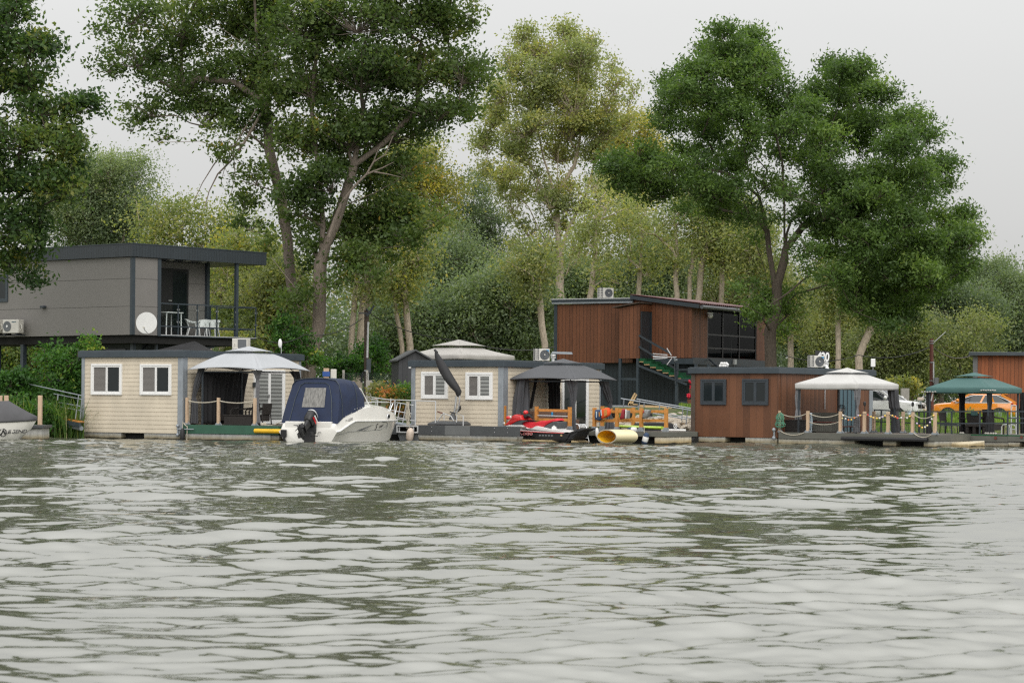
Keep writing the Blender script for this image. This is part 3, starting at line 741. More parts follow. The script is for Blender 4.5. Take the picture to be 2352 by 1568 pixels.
mb.build('mooring_rope', M['rope'], None, smooth=True, label='white mooring rope hanging from the green deck corner into the water', cat='rope', loc=H1.o, rotz=H1.ang)
p = H1.hx(q('C', 65, 1300), -.04); mb = MB()
mb.tube([(-.07, p.y + .03, p.z + .13), (-.07, p.y + .03, p.z - .25)], .03, 8); mb.ball((-.08, p.y + .03, p.z + .12), .07); mb.ball((-.08, p.y + .03, p.z - .22), .07); mb.tube([(-.09, p.y, p.z), (-.09, p.y - .75, p.z)], .022, 6)
mb.build('hinge_coupling', M['galv'], t1, smooth=True)
# ================================================================= cream houseboat behind the dark grey walkway
H2 = corner_frame(1154, 94.2, 34)
W2 = H2.hx((946, 930), 0).y; L2 = H2.hy((1379, 900), 0).x
zt2 = H2.hx((1154, 841), 0).z; zr2 = H2.hx((1154, 826.3), -.13).z
XF = -1.75                                   # walkway front
zw = H2.hx((1060, 978), XF).z; zwb = H2.hx((1060, 999.5), XF).z
D2 = H2.hx((1535, 990), 0).y
t2 = fthing('houseboat', 'cream clad houseboat behind the dark grey panelled walkway', 'houseboat', H2, HG)
mb = MB(); mb.box(0, 0, zw - .05, L2, W2, zt2); siding(mb, 'x', 0, W2, zw - .05, zt2); siding(mb, 'y', 0, L2, zw - .05, zt2)
mb.build('wall', M['cream'], t2)
roof_slab(t2, L2, W2, zt2 - .02, zr2)
for (a, b_) in ((0, 0), (0, W2), (L2, 0)):
    mb = MB()
    if (a, b_) == (0, 0): mb.box(-.04, -.04, zw - .02, .12, .2, zt2); mb.box(.121, -.04, zw - .02, .3, .02, zt2)
    elif a == 0: mb.box(-.04, W2 - .18, zw - .02, .1, W2 + .02, zt2)
    else: mb.box(L2 - .1, -.04, zw, L2 + .02, .06, zt2)
    mb.build('corner_post', M['galv'], t2, bevel=.008)
for xa, xb, ya, yb in ((398, 730, 585, 925), (955, 1290, 592, 938)):
    p, r = H2.hx(q('d', xa, ya), -.03), H2.hx(q('d', xb, yb), -.03)
    window(t2, 'x', p.y, r.y, r.z, p.z, M['white'], [(0, .5, M['shutter']), (.48, 1, M['zebra'])], .09, .085)
p, r = H2.hy(q('e', 785, 420), -.03), H2.hy(q('e', 1068, 985), -.03)
window(t2, 'y', p.x, r.x, r.z, p.z, M['white'], [(0, .5, M['glass_dark']), (.5, 1, M['glass_dark'])], .09, .08, name='door', sill=False)
# walkway in front
yL, yM0, yM1, yR = (H2.hx(q(*z), XF).y for z in (('c', 1440, 1300), ('d', 88, 1300), ('d', 360, 1300), ('d', 1632, 1300)))
mb = MB(); mb.box(XF + .02, .95, zw - .05, -.03, yL, zw); mb.box(XF + .02, yR, zw - .05, XF + .42, .949, zw); mb.build('walkway', M['deck'], t2)
y1_, y2_ = H2.hx(q('d', 690, 1300), XF).y, H2.hx(q('d', 1006, 1300), XF).y
for a, b_, m in ((yM1, y1_, 'panel_dark'), (y1_ - .004, y2_, 'panel_light'), (y2_ - .004, yR, 'panel_dark'), (yL, yM0, 'panel_dark')):
    o = MB().box(XF - .02, b_, zwb, XF + .015, a, zw + .01).build('edge_panel', M[m], t2, bevel=.004)
    if m == 'panel_light': o['label'] = 'paler grey middle panel'
mb = MB()
for a in (H2.hx(q('d', 528, 1300), XF).y, H2.hx(q('d', 1315, 1300), XF).y, H2.hx(q('d', 1480, 1300), XF).y):
    for z in (zw - .06, zw - .22): mb.ball((XF - .022, a, z), .012, 6, 4)
mb.build('rivets', M['steel'], t2)
mb = MB(); ring(mb, 'x', yM1, yM0, zwb + .06, zw - .01, .05, -XF - .02, -XF + .05); fbox(mb, 'x', yM1 + .22, yM1 + .27, -XF - .01, -XF + .02, zwb + .1, zw - .05); fbox(mb, 'x', yM0 - .14, yM0 - .1, -XF - .01, -XF + .02, zwb + .1, zw - .05)
mb.build('open_frame', M['steel_paint'], t2, bevel=.006)
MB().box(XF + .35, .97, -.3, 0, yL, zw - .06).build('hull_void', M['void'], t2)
yfa, yfb = H2.hx(q('d', 350, 1400), XF).y, H2.hx(q('d', 1595, 1400), XF).y
ff = MB(); ff.loft([[(XF + .01, yfa - .0, zwb - .005), (XF + .01, yfb, zwb - .005), (XF + .42, yfb, zwb - .005), (XF + .42, yfa, zwb - .005)][::1],
                    [(XF + .03, yfa - .12, -.3), (XF + .03, yfb + .16, -.3), (XF + .42, yfb + .16, -.3), (XF + .42, yfa - .12, -.3)]]); ff.build('float', M['float'], t2)
ff = MB(); ff.loft([[(XF + .05, yM0 + .02, zwb + .05), (XF + .05, yM1 + .01, zwb + .05), (XF + 1, yM1 + .01, zwb + .05), (XF + 1, yM0, zwb + .05)],
                    [(XF + .07, yM0 - .22, -.3), (XF + .07, yfa + .0, -.3), (XF + 1, yfa, -.3), (XF + 1, yM0 - .3, -.3)]]); ff.build('float', M['gutter'], t2)
# side deck
DX2 = 5.2
zs2 = H2.hx((1500, 991), 0).z
yK = H2.hx((1445, 990), 0).y
mb = MB(); mb.box(.02, yK, zs2 - .05, DX2, -.03, zs2); mb.box(.02, D2 + .02, zs2 - .05, 2.2, yK - .002, zs2); mb.build('deck', M['deck'], t2)
mb = MB(); zeb = H2.hx(q('E', 1500, 815), 0).z; mb.box(-.02, D2, zeb, .02, -.3, zs2 - .004); mb.box(.021, D2, zeb, 2.2, D2 + .04, zs2 - .004); mb.build('deck_edge', M['grey_edge'], t2, bevel=.006)
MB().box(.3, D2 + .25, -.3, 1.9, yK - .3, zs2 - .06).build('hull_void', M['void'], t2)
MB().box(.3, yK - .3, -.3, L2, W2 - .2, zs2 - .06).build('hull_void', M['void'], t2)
ya, yb = H2.hx(q('E', 1362, 880), .03).y, H2.hx(q('E', 1625, 880), .03).y
MB().box(.03, yb, -.3, 1.8, ya, zeb - .005).build('float', M['cream_float'], t2, bevel=.02)
yc = H2.hx(q('e', 945, 1100), .03).y
MB().box(.03, yc, -.3, 1.8, -.4, zeb - .005).build('float', M['float'], t2, bevel=.02)
# hinged gangway rails beside the white boat
def rail_set(name, label, fr, posts, rails, r=.024, m='steel_paint', extra=None, cat='railing', group=None):
    """posts: [(top, bottom)], rails: [(p, q)] in local coordinates"""
    t = fthing(name, label, cat, fr, group)
    mb = MB()
    for a, b_ in posts: MB().tube([a, b_], r, 6).build('post', M[m], t, smooth=True)
    for a, b_ in rails: mb.tube([a, b_], r * .9, 6)
    mb.build('rail', M[m], t, smooth=True)
    return t
XG = XF + .1
g = lambda k, x, y: H2.hx(q(k, x, y), XG)
rail_set('gangway_railing', 'pale steel gangway railing beside the white motorboat bow', H2,
         [(g('c', 1345, 930), g('c', 1345, 1010)), (g('c', 1515, 920), g('c', 1510, 1250)), (g('c', 1568, 940), g('c', 1563, 1260)), (g('c', 1828, 950), g('c', 1822, 1255)), (g('d', 573, 955), g('d', 570, 1225))],
         [(g('c', 1275, 905), g('c', 1530, 940)), (g('c', 1275, 930), g('c', 1350, 935)), (g('c', 1530, 935), g('d', 575, 955)), (g('c', 1562, 965), g('c', 1800, 1005)), (g('c', 1562, 1075), g('c', 1775, 1110)), (g('c', 1562, 1150), g('c', 1770, 1190)), (g('d', 60, 1180), g('d', 330, 1200)),
          (g('c', 1640, 980), g('c', 1590, 1240)), (g('c', 1710, 990), g('c', 1665, 1225)), (g('c', 1745, 1000), g('c', 1725, 1230)), (g('c', 1440, 1060), g('c', 1560, 1070))])
p, r = g('c', 1545, 1225), g('c', 1760, 1262); r.x = XF + .2
mb = MB(); mb.tube([p + Vector((2.0, 2.6, .12)), p, r], .07, 8); mb.build('gangway_beam', M['galv'], None, smooth=True, label='grey tubular gangway beam below the pale railing', cat='gangway', loc=H2.o, rotz=H2.ang)
p = g('c', 1740, 960); mb = MB()
for i in range(4): mb.tube([(XG - .05 - .01 * i, p.y + .04 * i - .06, p.z), (XG - .06, p.y + .1 * math.sin(i * 2.1), p.z - .5), (XG - .06, p.y + .05 * i - .08, p.z - 1.05), (XG - .05, p.y + .12 * math.cos(i), p.z - .6), (XG - .05, p.y, p.z)], .016, 5)
mb.build('coiled_rope', M['rope'], None, smooth=True, label='coiled pale rope hanging on the gangway railing', cat='rope', loc=H2.o, rotz=H2.ang)
pa, pb = H2.hx(q('c', 1745, 1285), XF - .16), H2.hx(q('c', 1690, 1465), XF - .16)
fender('large dirty white fender hanging at the open frame', H2, XF - .16, pa.y, pb.z, pa.z, .15, M['fender'], tilt=.16)
# stainless hand hoops on the walkway
XH = XF + .25
gh = lambda x, y: H2.hx(q('d', x, y), XH)
t = fthing('ladder_handrail', 'pair of bent steel ladder handrails with dark grips on the walkway', 'handrail', H2)
MB().tube([gh(595, 1205), gh(670, 1105), gh(765, 1140), gh(800, 1200)], .022, 6).build('hoop', M['steel_paint'], t, smooth=True)
MB().tube([gh(678, 1110), gh(678, 1195)], .02, 6).build('post', M['steel_paint'], t)
MB().tube([gh(835, 1215), gh(840, 1105), gh(920, 1140), gh(918, 1262)], .022, 6).build('hoop', M['steel_paint'], t, smooth=True)
for a, b_ in (((594, 1083), (660, 1106)), ((752, 1088), (820, 1106))): MB().tube([gh(*a), gh(*b_)], .025, 6).build('grip', M['rust' if a[0] < 600 else 'black'], t, smooth=True)
# covered cantilever parasol
XU = XF + .75
gu = lambda x, y: H2.hx(q('d', x, y), XU)
t = fthing('parasol', 'furled cantilever parasol in a black cover on a weighted grey base', 'parasol', H2)
prof = [(578, 330, 20), (592, 372, 42), (625, 440, 74), (665, 540, 98), (715, 640, 114), (765, 720, 116), (815, 800, 90), (842, 850, 46), (848, 898, 26)]
cl = []
for i, (x, y, wd) in enumerate(prof):
    c = gu(x + (0 if i < 3 else 8), y); r = wd / 5.462 / F * 92.7
    n = 18; cl.append([(c.x + r * .5 * math.sin(2 * math.pi * j / n), c.y + r * .95 * math.cos(2 * math.pi * j / n) * (1 + .06 * math.sin(j * 2.5 + i)), c.z + .35 * r * math.cos(2 * math.pi * j / n)) for j in range(n)])
MB().loft(cl).build('cover', M['black_cover'], t, smooth=60)
MB().tube([gu(560, 310), gu(592, 345)], .05, 8).build('tip', M['black'], t)
MB().tube([gu(832, 890), gu(828, 960), gu(815, 1060), gu(795, 1135)], .045, 10).build('pole', M['steel'], t, smooth=True)
MB().tube([gu(872, 870), gu(872, 960), gu(862, 1040), gu(830, 1105)], .035, 8).build('arm', M['steel'], t, smooth=True)
MB().prism([gu(880, 1010), gu(882, 1060), gu(825, 1105), gu(835, 1060)], (.06, 0, 0)).build('crank_handle', M['black'], t)
p, r = gu(552, 1205), gu(905, 1258)
bz = MB(); bz.loft([[(XU - .45, p.y, r.z), (XU - .45, r.y, r.z), (XU + .6, r.y, r.z), (XU + .6, p.y, r.z)], [(XU - .45, p.y, p.z - .08), (XU - .45, r.y, p.z - .08), (XU + .6, r.y, p.z - .08), (XU + .6, p.y, p.z - .08)], [(XU - .3, p.y - .2, p.z + .02), (XU - .3, r.y + .08, p.z + .02), (XU + .45, r.y + .08, p.z + .02), (XU + .45, p.y - .2, p.z + .02)]])
bz.build('base_weight', M['panel_dark'], t, bevel=.02)
c = gu(790, 1190); MB().lathe([(.17, 0), (.14, .1), (.075, .26), (.06, .32)], (XU, c.y, c.z), 12).build('base_socket', M['panel_dark'], t, smooth=True)
# dark grey gazebo
A, B_, C_ = q('e', 200, 452), q('e', 925, 466), q('e', 1395, 478)
x0 = .45; pA = H2.hx(A, x0); pB = H2.hx(B_, x0); y0 = pB.y; pC = H2.hy(C_, y0)
ze = (pA.z + pB.z) / 2; cxm, cym = (x0 + pC.x) / 2, (y0 + pA.y) / 2
zt_, zv_, zs_ = (axis_z(H2, q('e', 800, y), cxm, cym) for y in (231, 285, 300))
g2 = gazebo('gazebo', 'dark grey canopy gazebo with tied drapes behind the orange railings', H2, x0, pC.x, y0, pA.y, zs2, ze, zs_, zv_, zt_, .33, M['canopy_dark'], M['anthracite'], 1.3, .06, 0, GG, inset=.45)
xi, yi, yf, xo = x0 + .45, pA.y - .45, y0 + .45, pC.x - .45
drape(g2, H2, M['drape'], px_path(H2, xi, qq('e', [(300, 430, 455), (285, 428, 560), (262, 425, 700), (235, 425, 880)])), 4, 8, .24)
drape(g2, H2, M['drape'], px_path(H2, xi, qq('e', [(825, 965, 470), (850, 955, 540), (880, 945, 640), (890, 935, 740), (885, 938, 860), (890, 945, 1010)])), 5)
drape(g2, H2, M['drape'], px_path(H2, yf, qq('e', [(1180, 1300, 478), (1215, 1315, 560), (1270, 1338, 680), (1290, 1338, 720), (1275, 1350, 860), (1250, 1360, 1000)]), 'y'), 6)
drape(g2, H2, M['drape_black'], px_path(H2, xo, qq('e', [(620, 780, 458), (640, 765, 560), (645, 765, 650), (650, 765, 800)])), 7)
p, r = H2.hx(q('e', 505, 450), xi + .8), H2.hx(q('e', 445, 775), xi + .8)
MB().loft([[(p.x, p.y + .07, p.z), (p.x + .03, p.y - .05, p.z)], [(r.x, r.y + .08, r.z), (r.x + .03, r.y - .06, r.z)]], closed=False, caps=False).build('strap', M['drape_black'], g2, thick=.01)
# orange railings
OG = 'orange stained railings of the side deck'
def o_fence(label, fr, x, posts, rails, zf, foot=True, cross=None):
    t = fthing('wooden_railing', label, 'railing', fr, OG)
    for uv, s in posts:
        p = fr.hx(uv, x); MB().box(x - s / 2, p.y - s / 2, zf + .10, x + s / 2, p.y + s / 2, p.z).build('post', M['orange_wood'], t, bevel=.008)
        b = MB(); b.box(x - .02 - s / 2, p.y - s / 2 - .015, zf, x + s / 2 + .02, p.y + s / 2 + .015, zf + .16)
        for d_ in (-1, 1): b.prism([(x - s / 2 - .01, p.y + d_ * s * .5, zf + .16), (x - s / 2 - .01, p.y + d_ * s * .5, zf), (x - s / 2 - .01, p.y + d_ * (s * .5 + .1), zf)], (.01, 0, 0))
        b.build('post_foot', M['galv'], t)
    for a, b_, h, m in rails:
        p, r = fr.hx(a, x - .02), fr.hx(b_, x - .02)
        if m == 'steel': MB().tube([p, r], .02, 6).build('steel_rail', M['steel_paint'], t)
        else: MB().bar((x - .0, p.y, p.z), (x - .0, r.y, r.z), .04, h).build('rail', M['orange_wood'], t, bevel=.006)
    return t
e = lambda x, y: q('e', x, y); E_ = lambda x, y: q('E', x, y)
o_fence('orange wooden railing behind the red water scooter', H2, .1, [(e(158, 745), .12), (e(511, 752), .12), (e(874, 760), .12)],
        [(e(528, 793), e(858, 800), .10, 'w'), (e(528, 896), e(858, 900), .11, 'w'), (e(520, 850), e(858, 860), .1, 'steel')], zs2)
o_fence('orange wooden railing hung with life vests above the yellow pipe', H2, .1, [(E_(187, 245), .12), (E_(630, 252), .12), (E_(1106, 252), .12), (E_(1592, 258), .12)],
        [(E_(215, 320), E_(1570, 320), .11, 'w'), (E_(215, 498), E_(1570, 498), .11, 'w'), (E_(1140, 425), E_(1570, 430), .1, 'steel')], zs2)
ob = DX2 - .4
o_fence('orange railing posts at the far side of the dark grey gazebo deck', H2, 2.1, [(E_(340, 215), .12), (E_(950, 240), .12)],
        [(E_(500, 285), E_(950, 285), .11, 'w'), (E_(560, 470), E_(1100, 470), .11, 'w')], zs2)
# cloth hung on the railing
VG = 'life vests drying on the orange railing'
def vest(label, pts, m, strap=None, x=-.06, extra=()):
    t = fthing('life_vest', label, 'life vest', H2, VG)
    poly = [H2.hx(E_(*p), x) for p in pts]
    c = sum(poly, Vector()) / len(poly)
    mb = MB(); rings = []
    for d_, s_ in ((.0, .97), (-.06, 1.0), (-.12, .93), (-.155, .7)):
        rings.append([(x + d_, c.y + (p.y - c.y) * s_, c.z + (p.z - c.z) * s_) for p in poly])
    mb.loft(rings); mb.build('body', m, t, smooth=50)
    for sp_, mm in extra:
        pl = [H2.hx(E_(*p), x - .15) for p in sp_]
        MB().prism([(x - .15, p.y, p.z) for p in pl], (-.03, 0, 0)).build('patch', mm, t, bevel=.01)
    return t
vest('navy and pale blue life vest on the left orange post', [(225, 285), (330, 280), (348, 470), (300, 505), (225, 480), (215, 400)], M['navy_vest'], extra=[([(218, 320), (240, 330), (235, 440), (222, 440)], M['pale_blue']), ([(305, 290), (330, 288), (338, 400), (318, 405)], M['pale_blue']), ([(272, 330), (290, 330), (295, 420), (278, 422)], M['orange_wood'])])
vest('bright orange life vest next to the navy one', [(335, 280), (420, 250), (480, 245), (508, 300), (505, 370), (480, 410), (400, 450), (350, 465)], M['orange_vest'], x=-.08, extra=[([(375, 290), (430, 275), (440, 390), (385, 420)], M['orange_wood'])])
vest('maroon life vest with a white edge in the middle of the railing', [(760, 265), (815, 270), (810, 460), (770, 470), (705, 475), (735, 380)], M['maroon'], extra=[([(795, 275), (815, 275), (812, 455), (800, 460)], M['white'])])
vest('grey webbing vest beside the maroon one', [(830, 290), (890, 300), (880, 460), (805, 465), (815, 380)], M['grey_vest'])
vest('grey and black vest on the railing near the right orange post', [(1200, 275), (1305, 290), (1270, 400), (1230, 450), (1150, 460), (1160, 370)], M['grey_vest'], extra=[([(1145, 300), (1165, 310), (1160, 350), (1145, 345)], M['maroon'])])
for (x0_, x1_, y0_, y1_, lab, mm) in ((545, 640, 250, 450, 'black bag hanging behind the orange vest', 'black_cover'), (880, 925, 300, 450, 'black bag behind the grey webbing vest', 'black_cover'), (1265, 1325, 340, 450, 'black cloth bundle under the grey vest', 'black_cover')):
    p, r = H2.hx(E_(x0_, y0_), .3), H2.hx(E_(x1_, y1_), .3)
    MB().ball((.25, (p.y + r.y) / 2, (p.z + r.z) / 2), .5, 12, 8, (.25, abs(p.y - r.y), abs(p.z - r.z))).build('bag', M[mm], None, smooth=True, label=lab, cat='bag', loc=H2.o, rotz=H2.ang)
# sofa, swim ladder, board, fenders, timber
p, r = H2.hx(e(428, 800), 1.2), H2.hx(e(858, 1000), 1.2)
so_ = fthing('wicker_sofa', 'brown wicker sofa behind the orange railing', 'sofa', H2)
MB().box(1.2, r.y, zs2 + .02, 1.45, p.y, p.z).build('backrest', M['wicker_brown'], so_, bevel=.03)
MB().box(1.46, r.y, zs2 + .02, 2.0, p.y, zs2 + .4).build('seat', M['wicker_brown'], so_, bevel=.03)
for y in (p.y, r.y + .18): MB().box(1.0, y - .18, zs2 + .02, 1.195, y, p.z - .02).build('arm', M['wicker_brown'], so_, bevel=.02)
p = H2.hx(e(680, 830), 1.05); MB().lathe([(.04, -.12), (.045, .02), (.03, .06)], (1.05, p.y, p.z), 12).build('cup', M['badge'], None, label='small blue drinking cup behind the orange railing', cat='cup', loc=H2.o, rotz=H2.ang)
p = H2.hx(e(785, 1005), -.05); MB().ball((.0, p.y, p.z), .1, 10, 6, (.8, 1.6, .7)).build('water_toy', M['yellow'], None, smooth=True, label='small yellow toy on the deck edge below the sofa', cat='toy', loc=H2.o, rotz=H2.ang)
d2 = lambda x, y: H2.hx(q('D', x, y), -.12)
t = fthing('swim_ladder', 'steel swim ladder with curved handholds hanging into the water', 'ladder', H2)
for a, b_, c_, f_ in ((1905, 1975, 1880, 0), (2062, 2118, 2060, 1)):
    top = [d2(a - 15, 690), d2(a - 10, 600), d2(a + (30 if f_ else -30), 545), d2(a - (60 if f_ else 90), 530)] if not f_ else [d2(2065, 690), d2(2050, 600), d2(2000, 540), d2(1930, 545), d2(1895, 600)]
    MB().tube(top[::-1] + [d2(a, 720), d2(b_, 980)], .022, 6).build('rail', M['steel'], t, smooth=True)
for ya_, xa_, xb_ in ((850, 1945, 2090), (710, 1912, 2062)): MB().tube([d2(xa_, ya_), d2(xb_, ya_)], .025, 6).build('rung', M['steel'], t)
p, r = H2.hx(E_(672, 640), .35), H2.hx(E_(1495, 680), .35)
mb = MB(); n = 16; rg = []
for i in range(n + 1):
    s_ = i / n; wd = .34 * (math.sin(math.pi * min(1, max(0, .08 + .86 * s_))) ** .5); c = p.lerp(r, s_)
    rg.append([(.45 + wd * math.cos(2 * math.pi * j / 12), c.y, zs2 + .17 + .06 * math.sin(2 * math.pi * j / 12) - .03 * s_) for j in range(12)])
mb.loft(rg); mb.build('paddle_board', M['lime'], None, smooth=60, label='lime green paddle board lying on the deck behind the orange posts', cat='board', loc=H2.o, rotz=H2.ang)
pa, pb = H2.hx(E_(1160, 745), -.14), H2.hx(E_(1225, 960), -.14)
fender('white fender with navy ends hanging below the orange railing', H2, -.14, pa.y, pb.z, pa.z, .115, M['white'], M['navy_vest'], tilt=.28)
pa, pb = H2.hx(E_(905, 675), -.02), H2.hx(E_(1000, 675), -.02)
t = fthing('fender', 'small navy and white fender lying on the deck edge above the yellow pipe', 'fender', H2, 'boat fenders')
MB().lathe([(.02, 0), (.09, .03), (.1, .14), (.1, .3), (.08, .36), (.02, .38)], (.05, pb.y, pa.z), 12, ax='y').build('body', M['white'], t, smooth=True)
MB().lathe([(.1, .22), (.104, .3), (.085, .38), (.02, .4)], (.05, pb.y, pa.z), 12, ax='y').build('end_cap', M['navy_vest'], t, smooth=True)
p = H2.hx(E_(230, 730), -.12); mb = MB(); mb.ball((-.1, p.y, p.z), .1, 10, 8, (.8, .7, 1.9)); mb.build('fender', M['white'], None, smooth=True, label='white fender half hidden behind the left end of the yellow pipe', cat='fender', group='boat fenders', loc=H2.o, rotz=H2.ang)
# air conditioner with pipe
pp = ground_pt(1243.5, H2.wor((5.2, .9, 0)).y, zr2)
ac_unit('air_conditioner', 'outdoor air conditioner with a round fan grille above the dark grey gazebo', pp, .30, .60, .49, .34)
mb = MB(); b0 = pp + Vector((.42, .1, .38)); mb.bar(b0, b0 + Vector((.85, 0, -.02)), .03, .05); mb.bar(b0 + Vector((-.02, 0, 0)), b0 + Vector((.02, 0, -.35)), .03, .03)
mb.bar(b0 + Vector((.02, .2, .05)), b0 + Vector((.84, .2, .03)), .03, .04); mb.build('pipe_bracket', M['galv'], None, label='galvanised twin bracket beside the roof air conditioner', cat='bracket')
def vent(label, loc, s=1.0):
    t = thing('roof_vent', label, 'vent', loc, 0, 'roof vents')
    MB().tube([(0, 0, 0), (0, 0, .22 * s)], .07 * s, 10).build('pipe', M['white'], t)
    for k in range(3): MB().lathe([(.13 * s, .2 * s + .06 * k * s), (.13 * s, .22 * s + .06 * k * s), (.05 * s, .25 * s + .06 * k * s)], (0, 0, 0), 14).build('cowl', M['white'], t, smooth=30)
vent('white roof vent behind the dark grey gazebo top', ground_pt(q('e', 690, 240)[0], H2.wor((5.6, .6, 0)).y, zr2), .9)
mb = MB(); lp = H2.hx(q('d', 258, 530), -.06); mb.box(-.12, lp.y - .05, lp.z - .03, -.0, lp.y + .05, lp.z + .05); mb.build('wall_lamp', M['white'], t2)
# ================================================================= brown houseboat
H3 = corner_frame(1785.3, 92.5, 38)
W3 = H3.hx((1589, 930), 0).y; L3 = H3.hy((2003, 900), 0).x
zb3 = H3.hx((1700, 1003.5), 0).z; zt3 = H3.hx((1785, 856.5), 0).z; zr3 = H3.hx((1785, 842.5), -.13).z
zd3 = H3.hx((1950, 995), 0).z; ze3 = H3.hx((1950, 1009.5), 0).z
D3 = H3.hx((2148, 1000), 0).y
t3 = fthing('houseboat', 'brown wood clad houseboat with two dark framed windows', 'houseboat', H3, HG)
MB().box(0, .012, zb3, .2, W3, zt3).build('wall', M['brown_wide'], t3)
MB().box(.202, 0, zb3, L3, W3 - .01, zt3).build('wall', M['brown_cabin'], t3)
roof_slab(t3, L3, W3, zt3 - .02, zr3)
MB().box(-.03, W3 - .16, zb3, .08, W3 + .02, zt3).build('corner_post', M['pole_wood'], t3)
MB().box(-.012, -.012, zb3, .06, .05, zt3).build('corner_trim', M['brown_cabin'], t3)
MB().box(L3 - .25, -.03, zb3, L3 + .02, .05, zt3).build('corner_post', M['galv'], t3)
for xa, xb, ya, yb in ((345, 682, 552, 897), (900, 1243, 550, 900)):
    p, r = H3.hx(q('g', xa, ya), -.03), H3.hx(q('g', xb, yb), -.03)
    window(t3, 'x', p.y, r.y, r.z, p.z, M['anthracite'], [(0, .5, M['glass_dark']), (.5, 1, M['glass_dark'])], .08, .07)
p, r = H3.hy(q('F', 1500, 100), -.03), H3.hy(q('F', 1870, 1100), -.03)
do = MB().box(p.x, -.06, zd3, r.x, -.005, zt3 - .3).build('door', M['teal'], t3)
mb = MB()
for k in range(5): a = p.x + (r.x - p.x) * k / 4; mb.box(a - .02, -.085, zd3, a + .02, -.062, zt3 - .3)
mb.build('stile', M['slate'], do)
p = H3.hy(q('F', 1160, 300), 0); MB().tube([(p.x, -.03, zt3 - .2), (p.x, -.03, zd3 + .9)], .018, 6).build('downpipe', M['steel_paint'], t3)
DX3 = 5.6
MB().box(.02, D3 + .02, zd3 - .05, DX3, -.03, zd3).build('deck', M['deck'], t3)
mb = MB(); mb.box(-.02, D3, ze3, .02, -.06, zd3 + .004); mb.box(.021, D3, ze3, DX3, D3 + .04, zd3 + .004); mb.build('deck_edge', M['grey_edge'], t3, bevel=.006)
MB().box(.4, D3 + .3, -.3, L3 - .2, W3 - .3, zb3 - .01).build('hull_void', M['void'], t3)
for a, b_, zz in ((q('g', 262, 1400), q('g', 666, 1400), zb3), (q('g', 935, 1400), q('g', 1352, 1400), zb3), (q('g', 1378, 1400), q('h', 350, 1400), ze3), (q('h', 683, 1400), q('h', 838, 1400), ze3), (q('h', 1165, 1400), q('h', 1300, 1400), ze3)):
    MB().box(.03, H3.hx(b_, .03).y, -.3, 2.2, H3.hx(a, .03).y, zz - .006).build('float', M['concrete_float'], t3, bevel=.02)
ya, yb, zz = H3.hx(q('F', 1570, 1250), -.09).y, H3.hx(q('h', 1215, 1360), -.09).y, H3.hx(q('F', 1570, 1250), -.09).z
MB().lathe([(.04, 0.02), (.075, 0), (.075, ya - yb), (.04, ya - yb - .02)], (-.09, yb, zz), 14, ax='y').build('rubbing_tube', M['black'], t3, smooth=True)
p = H3.hx(q('g', 1325, 1280), -.05); mb = MB(); mb.tube([(-.06, p.y, p.z + .2), (-.06, p.y, p.z - .2)], .04, 8); mb.ball((-.08, p.y, p.z + .15), .08); mb.ball((-.08, p.y, p.z - .16), .08); mb.build('hinge_coupling', M['galv'], t3, smooth=True)
px3 = [q('F', 95, 0)[0], q('F', 772, 0)[0], q('F', 1537, 0)[0], q('G', 38, 0)[0], q('G', 517, 0)[0], q('G', 1012, 0)[0], q('G', 1466, 0)[0]]
y3 = [H3.hx((u, 990), .08).y for u in px3]; ztp = H3.hx((1858, 943.5), .08).z
for y in y3: rope_post(t3, .08, y, zd3, ztp, .105)
yb3 = [H3.hx((u, 990), 3.4).y for u in (q('G', 228, 0)[0], q('G', 820, 0)[0])]
for y in yb3: rope_post(t3, 3.4, y, zd3, ztp, .105)
for i, (a, b_) in enumerate(zip(y3, y3[1:])):
    MB().tube(sag((.08, a - .06, ztp - .1), (.08, b_ + .06, ztp - .1), .13), .017, 6).build('rope', M['rope'], t3, smooth=True)
    if i == 1: MB().tube(sag((.07, a - .06, ztp - .42), (.07, b_ + .06, ztp - .40), .1), .015, 6).build('rope', M['rope'], t3, smooth=True)
    if i in (0, 5): MB().tube(sag((-.03, a - .1, zd3 + .06), (-.03, b_ + .1, zd3 + .0), .13), .017, 6).build('rope', M['rope'], t3, smooth=True)
MB().tube(sag((3.4, yb3[0], ztp - .1), (3.4, yb3[1], ztp - .1), .12), .017, 6).build('rope', M['rope'], t3, smooth=True)
mb = MB()
for i, (a, b_) in enumerate(zip(y3, y3[1:])):
    n = int(abs(a - b_) / .09)
    for k in range(1, n):
        y = a + (b_ - a) * k / n; f = k / n; zt__ = ztp - .11 - .52 * f * (1 - f)
        mb.bar((.13, y, zt__), (.13, y, zd3 + .02), .006, .006)
    for k in range(9):
        pts = [(.13, a + (b_ - a) * j / 8, zd3 + .02 + (ztp - .12 - zd3 - .52 * (j / 8) * (1 - j / 8)) * (k + .5) / 9.0) for j in range(9)]
        mb.tube(pts, .0038, 3, caps=False)
mb.build('safety_net', M['net_black'], t3)
